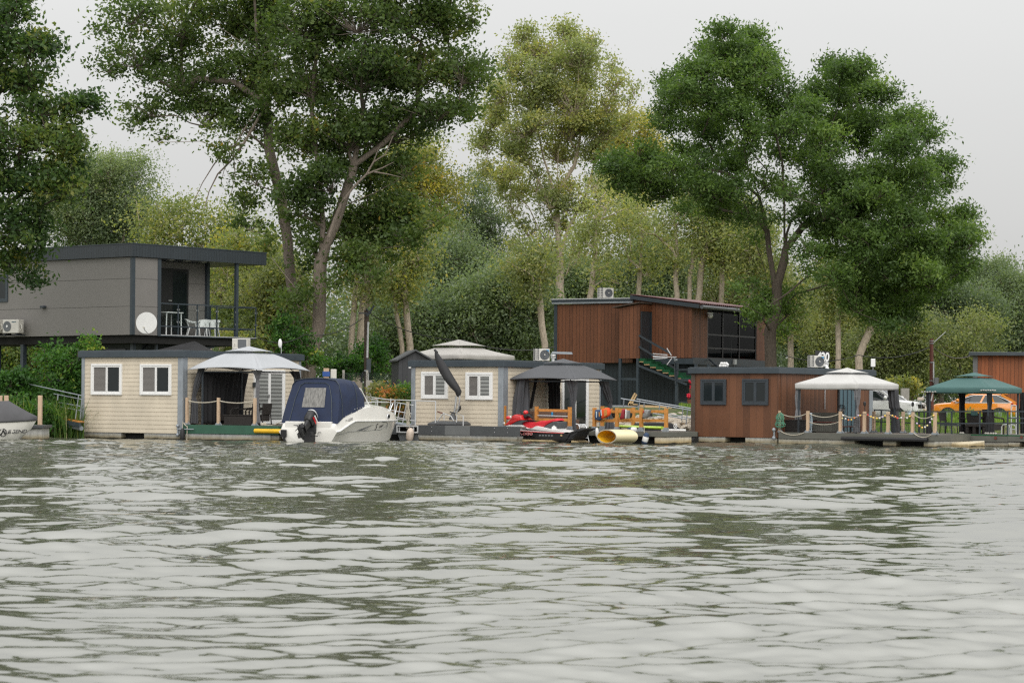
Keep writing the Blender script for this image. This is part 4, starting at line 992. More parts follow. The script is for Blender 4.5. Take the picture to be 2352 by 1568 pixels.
# off-white gazebo
A, B_, C_ = q('g', 1605, 615), q('h', 380, 686), q('h', 868, 702)
x0 = .1; pA = H3.hx(A, x0); pB = H3.hx(B_, x0); y0 = pB.y; pC = H3.hy(C_, y0)
ze = (pA.z + pB.z) / 2; cxm, cym = (x0 + pC.x) / 2, (y0 + pA.y) / 2
zt_, zv_, zs_ = (axis_z(H3, q('h', 268, y), cxm, cym) for y in (503, 566, 578))
g3 = gazebo('gazebo', 'off white canopy gazebo with grey drapes on the brown houseboat deck', H3, x0, pC.x, y0, pA.y, zd3, ze, zs_, zv_, zt_, .36, M['canopy_white'], M['anthracite'], .93, 0, .21, GG, inset=.1)
xi, yi, yf = x0 + .16, pA.y - .16, y0 + .16
drape(g3, H3, M['drape_grey'], px_path(H3, xi, qq('F', [(480, 615, 85), (470, 605, 250), (480, 595, 420), (490, 590, 550), (470, 610, 650), (465, 625, 800)])), 8)
drape(g3, H3, M['drape_grey'], px_path(H3, xi, qq('F', [(1830, 2030, 80), (1860, 2010, 250), (1880, 1985, 420), (1895, 1965, 530), (1870, 1985, 650), (1850, 1995, 900), (1840, 1990, 1110)])), 9)
drape(g3, H3, M['drape'], px_path(H3, yf, qq('G', [(500, 735, 400), (520, 735, 600), (545, 745, 760), (600, 730, 830), (590, 745, 950), (600, 780, 1260)]), 'y'), 10)
# deck furniture
p, r = H3.hx(q('F', 215, 810), .55), H3.hx(q('F', 735, 1115), .55)
t = fthing('deck_box', 'black woven deck box behind the first rope bay', 'storage box', H3)
MB().box(.55, r.y, zd3, 1.3, p.y, p.z - .05).build('body', M['wicker_dark'], t, bevel=.015)
MB().box(.53, r.y - .02, p.z - .05, 1.32, p.y + .02, p.z).build('lid', M['wicker_dark'], t, bevel=.01)
p, r = H3.hx(q('F', 870, 640), 1.6), H3.hx(q('F', 1500, 1110), 1.6)
t = fthing('garden_sofa', 'grey woven sofa seen from behind through the deck net', 'sofa', H3)
MB().box(1.6, r.y, zd3 + .1, 1.8, p.y, p.z).build('backrest', M['grey_edge'], t, bevel=.03)
MB().box(1.0, r.y, zd3 + .02, 1.595, p.y, zd3 + .36).build('seat', M['grey_edge'], t, bevel=.03)
MB().box(.98, r.y, zd3 + .37, 1.5, p.y, zd3 + .42).build('cushion', M['rust'], t, bevel=.02)
p, r = H3.hx(q('F', 1580, 960), 1.1), H3.hx(q('F', 1850, 1110), 1.1)
t = fthing('garden_table', 'low dark slatted table by the teal door', 'table', H3)
MB().box(1.1, r.y, p.z - .04, 1.7, p.y, p.z).build('tabletop', M['rust'], t, bevel=.01)
for x in (1.14, 1.62):
    for y in (r.y + .04, p.y - .04): MB().box(x, y - .02, zd3, x + .04, y + .02, p.z - .045).build('leg', M['wicker_dark'], t)
def fan(label, fr, x, uv, r, zf, m='panel_dark'):
    t = fthing('standing_fan', label, 'fan', fr, 'standing fans'); c = fr.hx(uv, x)
    g = MB()
    for k in range(3): g.tube([(x - .05 + .05 * k, c.y + r * (1 if k == 1 else .85) * math.cos(a * math.pi / 12), c.z + r * (1 if k == 1 else .85) * math.sin(a * math.pi / 12)) for a in range(25)], .008, 4)
    for a in range(24): g.tube([(x - .055, c.y, c.z), (x - .05, c.y + r * .85 * math.cos(a * math.pi / 12), c.z + r * .85 * math.sin(a * math.pi / 12)), (x, c.y + r * math.cos(a * math.pi / 12), c.z + r * math.sin(a * math.pi / 12))], .004, 3)
    g.build('guard', M[m], t)
    for k in range(3):
        a = k * 2.094 + .4
        MB().sheet(lambda u, v: (x + .02 * (v - .5), c.y + r * .8 * (.15 + .85 * u) * math.cos(a + (v - .5) * .9), c.z + r * .8 * (.15 + .85 * u) * math.sin(a + (v - .5) * .9)), 4, 4).build('blade', M['gutter'], t, thick=.006)
    MB().lathe([(.05, -.09), (.05, .12), (.02, .14)], (x, c.y, c.z), 10, ax='x').build('motor', M['steel_paint'], t)
    MB().tube([(x + .06, c.y, c.z), (x + .06, c.y, zf + .03)], .02, 6).build('pole', M['steel_paint'], t)
    MB().lathe([(.18, 0), (.18, .025), (.03, .05)], (x + .06, c.y, zf), 14).build('base', M['steel_paint'], t)
fan('grey standing fan beside the teal door under the off white canopy', H3, 1.9, q('F', 1565, 575), .19, zd3)
# landing net on the corner post
c0, c1 = H3.hx(q('F', 130, 650), -.05), H3.hx(q('F', 120, 1000), -.05)
mb = MB(); rgs = []
for i in range(9):
    s_ = i / 8; c = c0.lerp(c1, s_); r = [.05, .13, .16, .17, .15, .17, .21, .2, .1][i]
    rgs.append([(c.x - .02 + r * .5 * math.cos(2 * math.pi * j / 14), c.y + r * math.sin(2 * math.pi * j / 14) * (1 + .15 * math.sin(3 * j + i)), c.z) for j in range(14)])
net = MB()
for rg in rgs: net.tube(rg + [rg[0]], .007, 4)
for j in range(14):
    net.tube([rgs[i][(j + i // 3) % 14] for i in range(9)], .006, 4)
    net.tube([rgs[i][(j - i // 2) % 14] for i in range(9)], .006, 4)
net.build('landing_net', M['net_green'], None, label='green landing net draped over the corner rope post', cat='net', loc=H3.o, rotz=H3.ang)
# towel by the second post
p, r = H3.hx(q('F', 815, 650), .2), H3.hx(q('F', 875, 1100), .2)
MB().sheet(lambda u, v: (.2 + .03 * math.sin(v * 9 + u * 4), p.y + (r.y - p.y) * u, p.z + (r.z - p.z) * v), 6, 16).build('towel', M['pale_blue'], None, smooth=True, thick=.012, label='striped pale towel hanging next to the second rope post', cat='towel', loc=H3.o, rotz=H3.ang)
# string lights: coloured bulbs
t = fthing('string_lights', 'string of coloured globe lights along the rope posts', 'string lights', H3)
bc = {'w': (.72, .70, .68), 'y': (.80, .55, .12), 'o': (.75, .24, .07), 'r': (.62, .06, .04), 'l': (.55, .45, .62), 'p': (.70, .62, .30)}
BM = {k: mat('globe_' + k, c, .35, .04, 3) for k, c in bc.items()}
bl = [('F', 1600, 715, 'w'), ('F', 1583, 778, 'p'), ('F', 1660, 790, 'w'), ('F', 1728, 818, 'o'), ('F', 1797, 812, 'y'), ('F', 1866, 772, 'o'), ('F', 1958, 712, 'l'), ('F', 2003, 712, 'y'), ('F', 2183, 700, 'r'), ('F', 2257, 742, 'y'), ('F', 2318, 766, 'y'),
      ('G', 290, 972, 'y'), ('G', 348, 970, 'w'), ('G', 406, 948, 'l'), ('G', 457, 922, 'y'), ('G', 605, 920, 'y'), ('G', 668, 940, 'o'), ('G', 707, 970, 'r'), ('G', 784, 963, 'w'), ('G', 902, 967, 'w'), ('G', 957, 932, 'y'),
      ('G', 1400, 988, 'w'), ('G', 1366, 1055, 'l'), ('G', 1312, 1120, 'p'), ('G', 1266, 1152, 'w'), ('G', 1207, 1160, 'y'), ('G', 1152, 1128, 'o'), ('G', 1102, 1078, 'l'), ('G', 1436, 918, 'y')]
pp_ = []
for k, x, y, c in bl:
    p = H3.hx(q(k, x, y), -.0); pp_.append(p)
    MB().ball((p.x, p.y, p.z), .038, 10, 6).build('globe', BM[c], t, smooth=True)
pp_.sort(key=lambda p: -p.y)
MB().tube([p + Vector((0, 0, .04)) for p in pp_], .006, 4).build('wire', M['black'], t)
for k, (u_, v_, lab) in enumerate(((q('F', 2115, 0)[0], 0, 'black lantern stake on the fourth rope post'), (q('G', 1035, 0)[0], 0, 'black lantern stake on the sixth rope post'))):
    y = y3[3] if k == 0 else y3[5]
    t = fthing('garden_lantern', lab, 'lantern', H3, 'lantern stakes')
    MB().tube([(.08, y, ztp - .05), (.08, y, ztp + .2)], .009, 5).build('stake', M['black'], t)
    MB().lathe([(.02, .2), (.05, .24), (.05, .34), (.015, .38)], (.08, y, ztp), 10).build('lamp', M['black'], t)
p = H3.hx(q('G', 970, 850), .08); mb = MB()
for k in range(6): a = k * 1.047; mb.prism([(.0, p.y, p.z), (.0, p.y + .1 * math.cos(a), p.z + .1 * math.sin(a)), (-.02, p.y + .08 * math.cos(a + .5), p.z + .08 * math.sin(a + .5))], (.01, 0, 0))
mb.build('pinwheel', M['pale_blue'], None, label='pale blue pinwheel toy on the rope near the sixth post', cat='toy', loc=H3.o, rotz=H3.ang)
# roof unit, sign, vent, lights
pp = ground_pt(1874, H3.wor((5.0, .55, 0)).y, zr3)
ac_unit('air_conditioner', 'outdoor air conditioner in front of the black number sign on the brown houseboat roof', pp, .30, .60, .47, .34)
MB().tube([pp + Vector((.34, -.1, .12)), pp + Vector((.40, -.25, .10)), pp + Vector((.44, -.42, -.08)), pp + Vector((.45, -.5, -.5))], .06, 8).build('drain_hose', M['white'], None, smooth=True, label='white hose trunk from the brown houseboat air conditioner', cat='hose')
vent('white roof vent below the black number sign', ground_pt(q('g', 2020, 400)[0], H3.wor((6.2, .8, 0)).y, zr3), .8)
sY = H3.wor((6.2, 1.2, 0)).y
s = thing('number_sign', 'black tilted sign with large white digits 420 behind the roof air conditioner', 'sign', P(*q('g', 1970, 262), sY), 0)
cs = [P(*q('g', *c), sY) - s.location for c in ((1876, 168), (2068, 186), (2048, 356), (1858, 340))]
MB().prism(cs[::-1], (0, .03, 0)).build('board', M['ink'], s)
text('420', 'lettering', M['white'], s, cs[3] + Vector((.09, -.008, .10)), (1, 0, -.04), (.07, 0, 1), .50, .004, bold=.03, stretch=.72, spacing=.92)
MB().tube([(0, .05, -.4), (0, .05, -.75 - (s.location.z - .75 - zr3))], .03, 6).build('post', M['anthracite'], s)
t = fthing('roof_ornament', 'small garland of white globes on the roof edge of the brown houseboat', 'ornament', H3)
mb = MB(); rr = random.Random(3)
for k in range(14):
    p = H3.hx(q('g', 580 + k * 7.7, 392 - 10 * (k % 3)), .0); mb.ball((.1 + .05 * rr.random(), p.y, zr3 + .05 + .05 * (k % 3)), .05, 8, 5)
mb.build('globes', M['white'], t, smooth=True)
pp = ground_pt(q('h', 567, 0)[0], H3.wor((L3 - .3, .3, 0)).y, zr3)
an = thing('wifi_antenna', 'small white box antenna on the right roof end of the brown houseboat', 'antenna', pp)
MB().tube([(0, 0, 0), (0, 0, .2)], .012, 5).build('mast', M['steel_paint'], an); MB().box(-.09, -.05, .12, .09, .05, .45).build('head', M['white'], an, bevel=.02)
MB().box(L3 * .75, -.1, zt3 - .25, L3 * .75 + .1, -.01, zt3 - .02).build('wall_lamp', M['white'], t3)
# ================================================================= right-hand jetty with the green gazebo
H4 = corner_frame(2148, 91.5, 38)
zd4 = H4.hx((2300, 999), 0).z; ze4 = H4.hx(q('H', 900, 1395), 0).z
t4 = fthing('floating_jetty', 'grey edged floating jetty under the green gazebo', 'jetty', H4)
R4 = -9.0; X4 = 5.4
MB().box(.02, R4, zd4 - .05, X4, -.02, zd4).build('deck', M['deck'], t4)
MB().box(-.02, H4.hx(q('H', 1632, 1300), 0).y, ze4, .02, -.03, zd4 - .03).build('edge_board', M['grey_edge'], t4)
o = MB().box(-.04, R4, ze4 + .03, .021, H4.hx(q('H', 1634, 1300), 0).y, zd4 - .03).build('edge_board', M['grey_edge'], t4)
MB().box(-.03, R4, zd4 - .026, .3, -.03, zd4 + .012).build('turf_strip', M['carpet_green'], t4)
MB().box(.4, R4, -.3, X4 - .2, -.3, ze4 - .01).build('hull_void', M['void'], t4)
ya, yb, yc, yd = (H4.hx(q('H', x, 1450), .03).y for x in (205, 1630, 1640, 1865))
MB().box(.03, yb, -.3, 2, ya, ze4 - .006).build('float', M['float'], t4, bevel=.02)
MB().loft([[(.0, yc, ze4 - .004), (.0, yd, ze4 - .004), (2, yd, ze4 - .004), (2, yc, ze4 - .004)], [(.03, yc - .03, -.3), (.03, yd + .1, -.3), (2, yd + .1, -.3), (2, yc, -.3)]]).build('float', M['concrete_float'], t4)
MB().box(.03, R4, -.3, 2, yd - .4, ze4 - .2).build('float', M['float'], t4)
for x, y in ((250, 1340), (1385, 1328), (1895, 1310)):
    p = H4.hx(q('H', x, y), -.03); MB().lathe([(.06, -.02), (.06, 0), (.03, .015), (.01, .015)], (-.04, p.y, p.z), 10, ax='x').build('eye_bolt', M['rust'], t4)
JG = 'dark metal railings of the jetty'
def metal_rail(label, x, uvs_top, v_bot, mids, ends, fr=H4, zb=None, axis='x', r=.022):
    t = fthing('metal_railing', label, 'railing', fr, JG); mb = MB()
    for uv in uvs_top:
        p = fr.hx(uv, x); MB().bar((x, p.y, p.z), (x, p.y, zb if zb is not None else zd4), .05, .05).build('post', M['anthracite'], t)
    for a, b_ in mids:
        p, r_ = fr.hx(a, x - .03), fr.hx(b_, x - .03); mb.bar(p, r_, .035, .045)
    mb.build('rail', M['anthracite'], t); return t
h_ = lambda x, y: q('H', x, y)
metal_rail('dark metal front railing of the jetty below the green gazebo', .06, [h_(525, 800), h_(1078, 800), h_(1622, 800), h_(2200, 800)], 0,
           [(h_(-20, 815), h_(1100, 805)), (h_(1070, 805), h_(2250, 810)), (h_(300, 1080), h_(700, 1078)), (h_(225, 1045), h_(2250, 1030)), (h_(1640, 940), h_(2250, 940))], None)
metal_rail('dark metal back railing of the brown houseboat deck in front of the white car', 4.9, [q('G', 240, 790), q('G', 382, 800), q('G', 600, 800), q('G', 1145, 840), q('G', 1250, 835), q('G', 1680, 840)], 0,
           [(q('G', 235, 800), q('G', 520, 815)), (q('G', 520, 815), q('G', 780, 835)), (q('G', 780, 840), q('G', 1300, 838)), (q('G', 1300, 840), q('G', 1760, 835)), (q('G', 240, 1035), q('G', 1280, 1080)), (q('G', 1500, 1060), q('G', 1760, 1065))], None, fr=H3, zb=zd3)
A, B_ = q('H', 27, 347), q('H', 1270, 341)
x0 = .35; pA = H4.hx(A, x0); pB = H4.hx(B_, x0); y0 = pB.y; sx_ = (pA.y - y0); ze = (pA.z + pB.z) / 2
cxm, cym = x0 + sx_ / 2, (y0 + pA.y) / 2
zt_, zv_, zs_ = (axis_z(H4, q('H', 980, y), cxm, cym) for y in (45, 128, 152))
g4 = gazebo('gazebo', 'green canopy gazebo with dark drapes in front of the orange car', H4, x0, x0 + sx_, y0, pA.y, zd4, ze, zs_, zv_, zt_, .36, M['canopy_green'], M['anthracite'], .98, 0, .19, GG, inset=.1)
xi, yi, yf, xo = x0 + .15, pA.y - .15, y0 + .15, x0 + sx_ - .15
drape(g4, H4, M['drape_black'], px_path(H4, xi, qq('H', [(15, 125, 430), (20, 112, 600), (40, 100, 790), (20, 120, 1000), (15, 160, 1250)])), 11)
drape(g4, H4, M['drape_black'], px_path(H4, xi, qq('H', [(1200, 1325, 405), (1210, 1318, 560), (1235, 1300, 790), (1190, 1330, 1000), (1175, 1370, 1230)])), 12)
drape(g4, H4, M['drape_black'], px_path(H4, xo, qq('H', [(640, 805, 435), (670, 790, 560), (690, 778, 700), (700, 778, 800), (690, 790, 950), (680, 800, 1240)])), 13)
drape(g4, H4, M['drape_black'], px_path(H4, yf, qq('H', [(1860, 2000, 435), (1865, 2020, 700), (1875, 2020, 1000), (1870, 2030, 1240)]), 'y'), 14)
mb = MB(); rr = random.Random(8)
for (xx, yy, n) in ((1240, 398, 7), (75, 428, 6)):
    c = H4.hx(h_(xx, yy), x0 - .02)
    for k in range(n): mb.ball((x0 - .03, c.y + .28 - .56 * k / (n - 1), c.z + .01 * (k % 2)), .035, 8, 5, (1, 1.3, .8))
mb.build('tie_knots', M['canopy_beige'], g4, smooth=True)
p = H4.hx(h_(160, 440), xi - .1); r = H4.hx(h_(120, 600), xi - .1)
MB().tube([p, r], .03, 6).build('tie_band', M['canopy_beige'], g4)
# furniture on the jetty
def tube_chair(label, fr, x, uvs, zf, group):
    t = fthing('garden_chair', label, 'chair', fr, group)
    for dx in (0, .48):
        pts = [fr.hx(uv, x) for uv in uvs]; MB().tube([(x + dx, p.y, p.z) for p in pts], .022, 6).build('side_frame', M['wicker_dark'], t, smooth=True)
    p, r = fr.hx(uvs[0], x), fr.hx(uvs[1], x)
    MB().sheet(lambda u, v: (x + .48 * u, p.y + (r.y - p.y) * v, p.z + (r.z - p.z) * v), 4, 6).build('backrest', M['wicker_dark'], t, thick=.012)
    s0 = r; MB().box(x, s0.y - .48, zf + .36, x + .48, s0.y, zf + .41).build('seat', M['wicker_dark'], t, bevel=.01)
    MB().tube([(x, s0.y - .45, zf + .4), (x, s0.y - .5, zf)], .02, 6).build('leg', M['wicker_dark'], t); MB().tube([(x + .48, s0.y - .45, zf + .4), (x + .48, s0.y - .5, zf)], .02, 6).build('leg', M['wicker_dark'], t)
    return t
tube_chair('dark tubular garden chair behind the last pale rope post', H4, .7, [h_(265, 830), h_(300, 1000), h_(300, 1100), h_(285, 1265)], zd4, 'dark garden chairs on the jetty')
armchair('dark wicker chair with a green towel over its back under the green gazebo', H4.wor((1.6, H4.hx(h_(1010, 1000), 1.6).y, zd4)), H4.ang - math.pi / 2 + math.pi, M['wicker_dark'], 'dark garden chairs on the jetty', .6)
armchair('dark wicker chair behind the tied front drape of the green gazebo', H4.wor((1.9, H4.hx(h_(1330, 1000), 1.9).y, zd4)), H4.ang + 1.4, M['wicker_dark'], 'dark garden chairs on the jetty', .6, back=.95)
p, r = H4.hx(h_(900, 818), 1.25), H4.hx(h_(1035, 900), 1.25)
MB().sheet(lambda u, v: (1.25 - .02 * math.sin(3.14 * v), p.y + (r.y - p.y) * u, p.z + (r.z - p.z) * v * (1 - .3 * abs(u - .4))), 8, 6).build('towel', M['canopy_green'], None, smooth=True, thick=.015, label='green towel over a dark chair back under the green gazebo', cat='towel', loc=H4.o, rotz=H4.ang)
p, r = H4.hx(h_(705, 935), 2.3), H4.hx(h_(1230, 935), 2.3)
t = fthing('garden_table', 'dark round legged table under the green gazebo', 'table', H4)
MB().box(2.0, r.y, p.z - .04, 2.8, p.y, p.z).build('tabletop', M['wicker_dark'], t, bevel=.01)
for y in (p.y - .1, r.y + .1):
    for x in (2.1, 2.7): MB().tube([(x, y, p.z - .04), (x, y, zd4)], .025, 6).build('leg', M['wicker_dark'], t)
p, r = H4.hx(h_(790, 1050), 1.1), H4.hx(h_(1180, 1170), 1.1)
t = fthing('garden_bench', 'low dark woven bench with an arched base under the green gazebo', 'bench', H4)
MB().box(1.1, r.y, zd4 + .28, 1.6, p.y, p.z).build('seat', M['wicker_dark'], t, bevel=.02)
for y in (p.y - .12, (p.y + r.y) / 2, r.y): MB().box(1.12, y, zd4, 1.58, y + .12, zd4 + .279).build('leg', M['wicker_dark'], t)
for k, x in enumerate((700, 740, 1190, 1235, 1290, 1340, 1385)):
    p = H4.hx(h_(x, 1240), .2); w9 = H4.wor((.2, p.y, zd4 + .05))
    MB().ball((0, 0, 0), .07, 8, 5, (.8, 1.1, .7)).build('stone', M['concrete'], None, smooth=True, loc=w9, label='pale stone weighing down a drape of the green gazebo', cat='stone', group='pale stones holding the green gazebo drapes')
hh = lambda x, y: H4.hx(h_(x, y), .5)
t = fthing('pool_ladder', 'pale tubular boarding ladder standing at the right of the jetty', 'ladder', H4)
for a in (1690, 1787): MB().tube([hh(a, 690), hh(a + 3, 1250)], .022, 6).build('rail', M['steel_paint'], t)
for y in (690, 800, 930, 1045, 1160): MB().tube([hh(1690, y), hh(1787, y)], .018, 6).build('rung', M['steel_paint'], t)
t = fthing('grab_rails', 'two curved steel grab rails beside the boarding ladder', 'handrail', H4)
MB().tube([hh(1500, 1255), hh(1500, 1110), hh(1530, 1070), hh(1590, 1063), hh(1650, 1085), hh(1672, 1140), hh(1675, 1255)], .024, 6).build('hoop', M['steel_paint'], t, smooth=True)
MB().tube([hh(1640, 1255), hh(1650, 1110), hh(1690, 1070), hh(1740, 1070), hh(1775, 1100), hh(1785, 1180), hh(1790, 1255)], .024, 6).build('hoop', M['steel_paint'], t, smooth=True)
# white float ramp and hanging step
p, r, s_ = H4.hx(h_(215, 1400), -.05), H4.hx(h_(600, 1398), -.05), H4.hx(h_(855, 1475), -1.6)
yb_ = H4.hx(h_(852, 1480), -1.7).y
mb = MB(); zt5 = H4.hx(h_(215, 1400), 0).z
ra = [H4.hx(h_(215, 1400), -.06), H4.hx(h_(600, 1400), -.06)]; fr_ = [H4.hx(h_(225, 1425), -1.3), H4.hx(h_(750, 1500), -1.3)]
tp = [(-.06, ra[0].y, zt5), (-.06, ra[1].y, zt5), (-.5, yb_ - .05, .26), (-1.5, yb_ + .1, .16), (-1.5, ra[0].y + .25, .14)]
bt = [(x, y, -.2) for x, y, z in tp]
mb.loft([bt, tp]); mb.build('float_ramp', M['cream_float'], None, bevel=.03, label='cream plastic docking ramp floating beside the jetty', cat='dock', loc=H4.o, rotz=H4.ang)
t = fthing('boarding_step', 'white hanging boarding step with wire hoops at the brown deck end', 'step', H4)
g0 = lambda x, y: H4.hx(q('G', x, y), -.12)
for a in (1340, 1425): MB().tube([g0(a, 1480), g0(a, 1350), g0(a + 30, 1315), g0(a + 10, 1310)], .014, 5).build('hoop', M['steel'], t, smooth=True)
p, r = g0(1320, 1478), g0(1462, 1505); MB().box(-.32, r.y, r.z, -.06, p.y, p.z).build('tread', M['white'], t, bevel=.01)
# ================================================================= far left: covered boat, its dock, reeds come later
HL = Fr((P(0, 1000, 87).x, 87.5, 0), 0)
hl = lambda x, y, d=0: P(*q('A', x, y), 87.5 + d) - HL.o
t = fthing('covered_dinghy', 'white open boat under a charcoal cover moored at the left edge', 'boat', HL, 'moored boats')
zg = hl(200, 1320).z; xb = hl(402, 1290).x; zb_ = hl(402, 1290).z
rings = []
for i in range(15):
    s_ = i / 14; x = -3.6 + (xb + 3.6) * s_; wd = .92 * (1 - max(0, (s_ - .35) / .65) ** 2.2) + .012; zt__ = zg - .02 + (zb_ - zg + .03) * s_ ** 3
    xk = x - .55 * s_ ** 4 * 1.0; dep = max(.0, 1)
    zk = -.22 + .28 * max(0, (s_ - .6) / .4) ** 2.5
    xs = x - .62 * (s_ ** 6); xm = x - .2 * (s_ ** 6)
    rings.append([(x, 0 - wd, zt__), (xm, -wd * .93, zt__ * .55 + zk * .45), (xs, -wd * .6, zk + .06), (xs, 0, zk), (xs, wd * .6, zk + .06), (xm, wd * .93, zt__ * .55 + zk * .45), (x, wd, zt__), (x, 0, zt__ + .01)])
MB().loft(rings).build('hull', M['gelcoat'], t, smooth=40)
def legend_y(x, z):
    best = min(range(14), key=lambda i: abs(rings[i][0][0] - x)); r = rings[best]; f = max(0, min(1, (z - r[1][2]) / (r[0][2] - r[1][2])))
    return r[1][1] + (r[0][1] - r[1][1]) * f
rg = []
for i in range(15):
    s_ = i / 14; x = rings[i][0][0]; wd = -rings[i][0][1] + .02; zt__ = rings[i][0][2]
    pk = (hl(60, 1112).z - zg) * max(0, 1 - abs(x - hl(60, 0 + 1112).x) / (1.3 if x > hl(60, 1112).x else 2.2)) ** 1.15 + .10 * math.sin(math.pi * min(1, s_ + .0)) + .02
    rg.append([(x, -wd, zt__ - .05), (x, -wd, zt__ + .02), (x, -wd * .55, zt__ + .02 + pk * .62), (x, 0, zt__ + .02 + pk), (x, wd * .55, zt__ + .02 + pk * .62), (x, wd, zt__ + .02), (x, wd, zt__ - .05)])
MB().loft(rg, caps=False, closed=False).build('cover', M['grey_cover'], t, smooth=60, thick=.012)
p = hl(88, 1440); wdt = hl(258, 1430).x - p.x
bend = lambda p_: Vector((p_.x, legend_y(p_.x, p_.z) - .012, p_.z))
text('LEGEND', 'lettering', M['ink'], t, (p.x, -1, p.z), (1, 0, .04), (0, 0, 1), .175, 0, shear=.2, bold=.022, stretch=1.10, bend=bend)
c = hl(66, 1428); mb = MB()
rg2 = [(c.x + .115 * math.cos(a), 0, c.z + .135 * math.sin(a)) for a in [k * 2 * math.pi / 18 for k in range(18)]]
mb.tube([bend(Vector(v)) for v in rg2 + rg2[:1]], .016, 5); mb.tube([bend(Vector((c.x + a, 0, c.z + b_))) for a, b_ in ((-.08, -.08), (-.02, .02), (.0, .10), (.05, .0), (.07, -.05))], .03, 5)
mb.build('emblem', M['ink'], t)
p, r = hl(185, 1470, 1.5), hl(450, 1385, 1.5)
t = fthing('floating_dock', 'small floating dock with pale timber posts behind the covered boat', 'dock', HL)
MB().box(-2.5, 1.5, -.3, r.x, 3.0, r.z).build('float', M['concrete_float'], t, bevel=.02)
pk = hl(470, 1352, 1.4); MB().box(-2.5, 1.4, r.z + .005, pk.x, 3.1, pk.z).build('deck_edge', M['panel_dark'], t, bevel=.01)
for x, y, dd in ((435, 1030, 1.9), (70, 1030, 1.9), (5, 1032, 1.9)):
    p = hl(x, y, dd); MB().box(p.x - .075, dd - .075, pk.z + .006, p.x + .075, dd + .075, p.z).build('post', M['post_wood'], t, bevel=.01)
# gangway from the bank to the cream houseboat
t = fthing('gangway', 'sloping gangway with tubular rails and an orange brown plank left of the cream houseboat', 'gangway', HL)
G_ = lambda x, y, d: P(*q('A', x, y), 93 + d) - HL.o
a, b_ = G_(560, 1245, 3), G_(885, 1310, 0)
MB().loft([[a + Vector((0, -.4, 0)), a + Vector((0, .6, 0)), a + Vector((0, .6, -.05)), a + Vector((0, -.4, -.05))], [b_ + Vector((0, -.4, 0)), b_ + Vector((0, .6, 0)), b_ + Vector((0, .6, -.05)), b_ + Vector((0, -.4, -.05))]]).build('plank', M['orange_wood'], t)
MB().bar(a + Vector((0, -.42, -.14)), b_ + Vector((0, -.42, -.14)), .06, .16).build('stringer', M['slate'], t)
MB().tube([G_(460, 1305, 3), G_(880, 1385, 0)], .09, 10).build('beam', M['galv'], t, smooth=True)
mb = MB()
for x0_, y0_, x1_, y1_ in ((300, 905, 885, 1032), (580, 1012, 885, 1072), (640, 1105, 860, 1145), (640, 1150, 885, 1198)): mb.tube([G_(x0_, y0_, 3), G_(x1_, y1_, 0)], .022, 6)
mb.build('rail', M['galv'], t)
for x0_, y0_, x1_, y1_ in ((850, 1030, 815, 1285), (885, 1060, 865, 1290), (628, 1020, 622, 1080)): MB().tube([G_(x0_, y0_, .5), G_(x1_, y1_, .5)], .02, 6).build('post', M['galv'], t)
# ================================================================= taupe house on stilts
G1 = corner_frame(301, 103, 40)
zbG = G1.hx((298, 768.5), 0).z; ztG = G1.hx((301, 590), 0).z; zrG = G1.hx((301, 558.7), -.12).z; zfb = G1.hx((301, 588.6), -.12).z
WG_ = G1.hx((-40, 700), 0).y + 1.5
xw = G1.hy(q('b', 57, 500), 0).x; xr = G1.hy(q('b', 402, 500), 1.5).x; xe = G1.hy(q('b', 772, 700), 0).x; xroof = G1.hy(q('b', 850, 150), -.12).x
t5 = fthing('stilt_house', 'taupe panelled house on stilts with a glass railed balcony', 'house', G1)
mb = MB(); mb.box(0, 0, zbG, xw, WG_, ztG); mb.box(xw, 1.5, zbG, xr, WG_, ztG); mb.build('wall', M['grey_panel'], t5)
mb = MB()
for y in (525, 325):
    z = G1.hx(q('a', 700, y), 0).z; mb.box(-.004, .1, z - .007, .0, WG_, z + .007); mb.box(0, -.004, z - .007, xw, 0, z + .007); mb.box(xw + 1, 1.496, z - .007, xr, 1.5, z + .007)
mb.build('panel_joint', M['joint'], t5)
MB().box(-.12, -.12, zfb, xroof, WG_ + .1, zrG - .02).build('roof', M['fascia_rib'], t5)
MB().box(-.14, -.14, zrG - .019, xroof + .02, WG_ + .12, zrG + .02).build('roof_capping', M['slate'], t5)
MB().box(-.03, -.03, zbG, .14, .10, zfb).build('corner_post', M['slate'], t5)
MB().box(xw - .02, -.03, zbG, xw + .16, .12, zfb).build('porch_post', M['slate'], t5)
MB().box(xr - .02, 1.35, zbG, xr + .14, 1.55, zfb).build('porch_post', M['slate'], t5)
xp = G1.hy(q('b', 632, 400), .02).x
MB().box(xp - .07, -.03, zbG, xp + .07, .11, zfb).build('porch_post', M['slate'], t5)
p, r = G1.hy(q('b', 80, 240), 1.47), G1.hy(q('b', 275, 690), 1.47)
MB().box(p.x, 1.44, zbG + .06, r.x, 1.495, p.z).build('door', M['black'], t5)
dw = t5.children[-1]; xm_ = p.x + (r.x - p.x) * .36
MB().box(xm_ + .1, 1.425, zbG + .25, r.x - .12, 1.438, p.z - .12).build('door_glass', M['glass_dark'], dw)
hd = G1.hy(q('B', 420, 117), 1.4); MB().box(hd.x - .1, 1.37, hd.z - .02, hd.x + .08, 1.42, hd.z + .03).build('door_handle', M['steel'], dw)
zbb = G1.hy(q('b', 400, 748), 0).z
bal = MB().box(xw, -.02, zbb, xe + .02, 1.49, zbG + .02).build('balcony_floor', M['slate'], t5)
MB().box(xw + .16, -.035, zbG + .021, xe, .05, zbG + .05).build('balcony_trim', M['steel_paint'], t5)
zrt = G1.hy(q('b', 400, 512), 0).z; zrb = G1.hy(q('b', 400, 675), 0).z
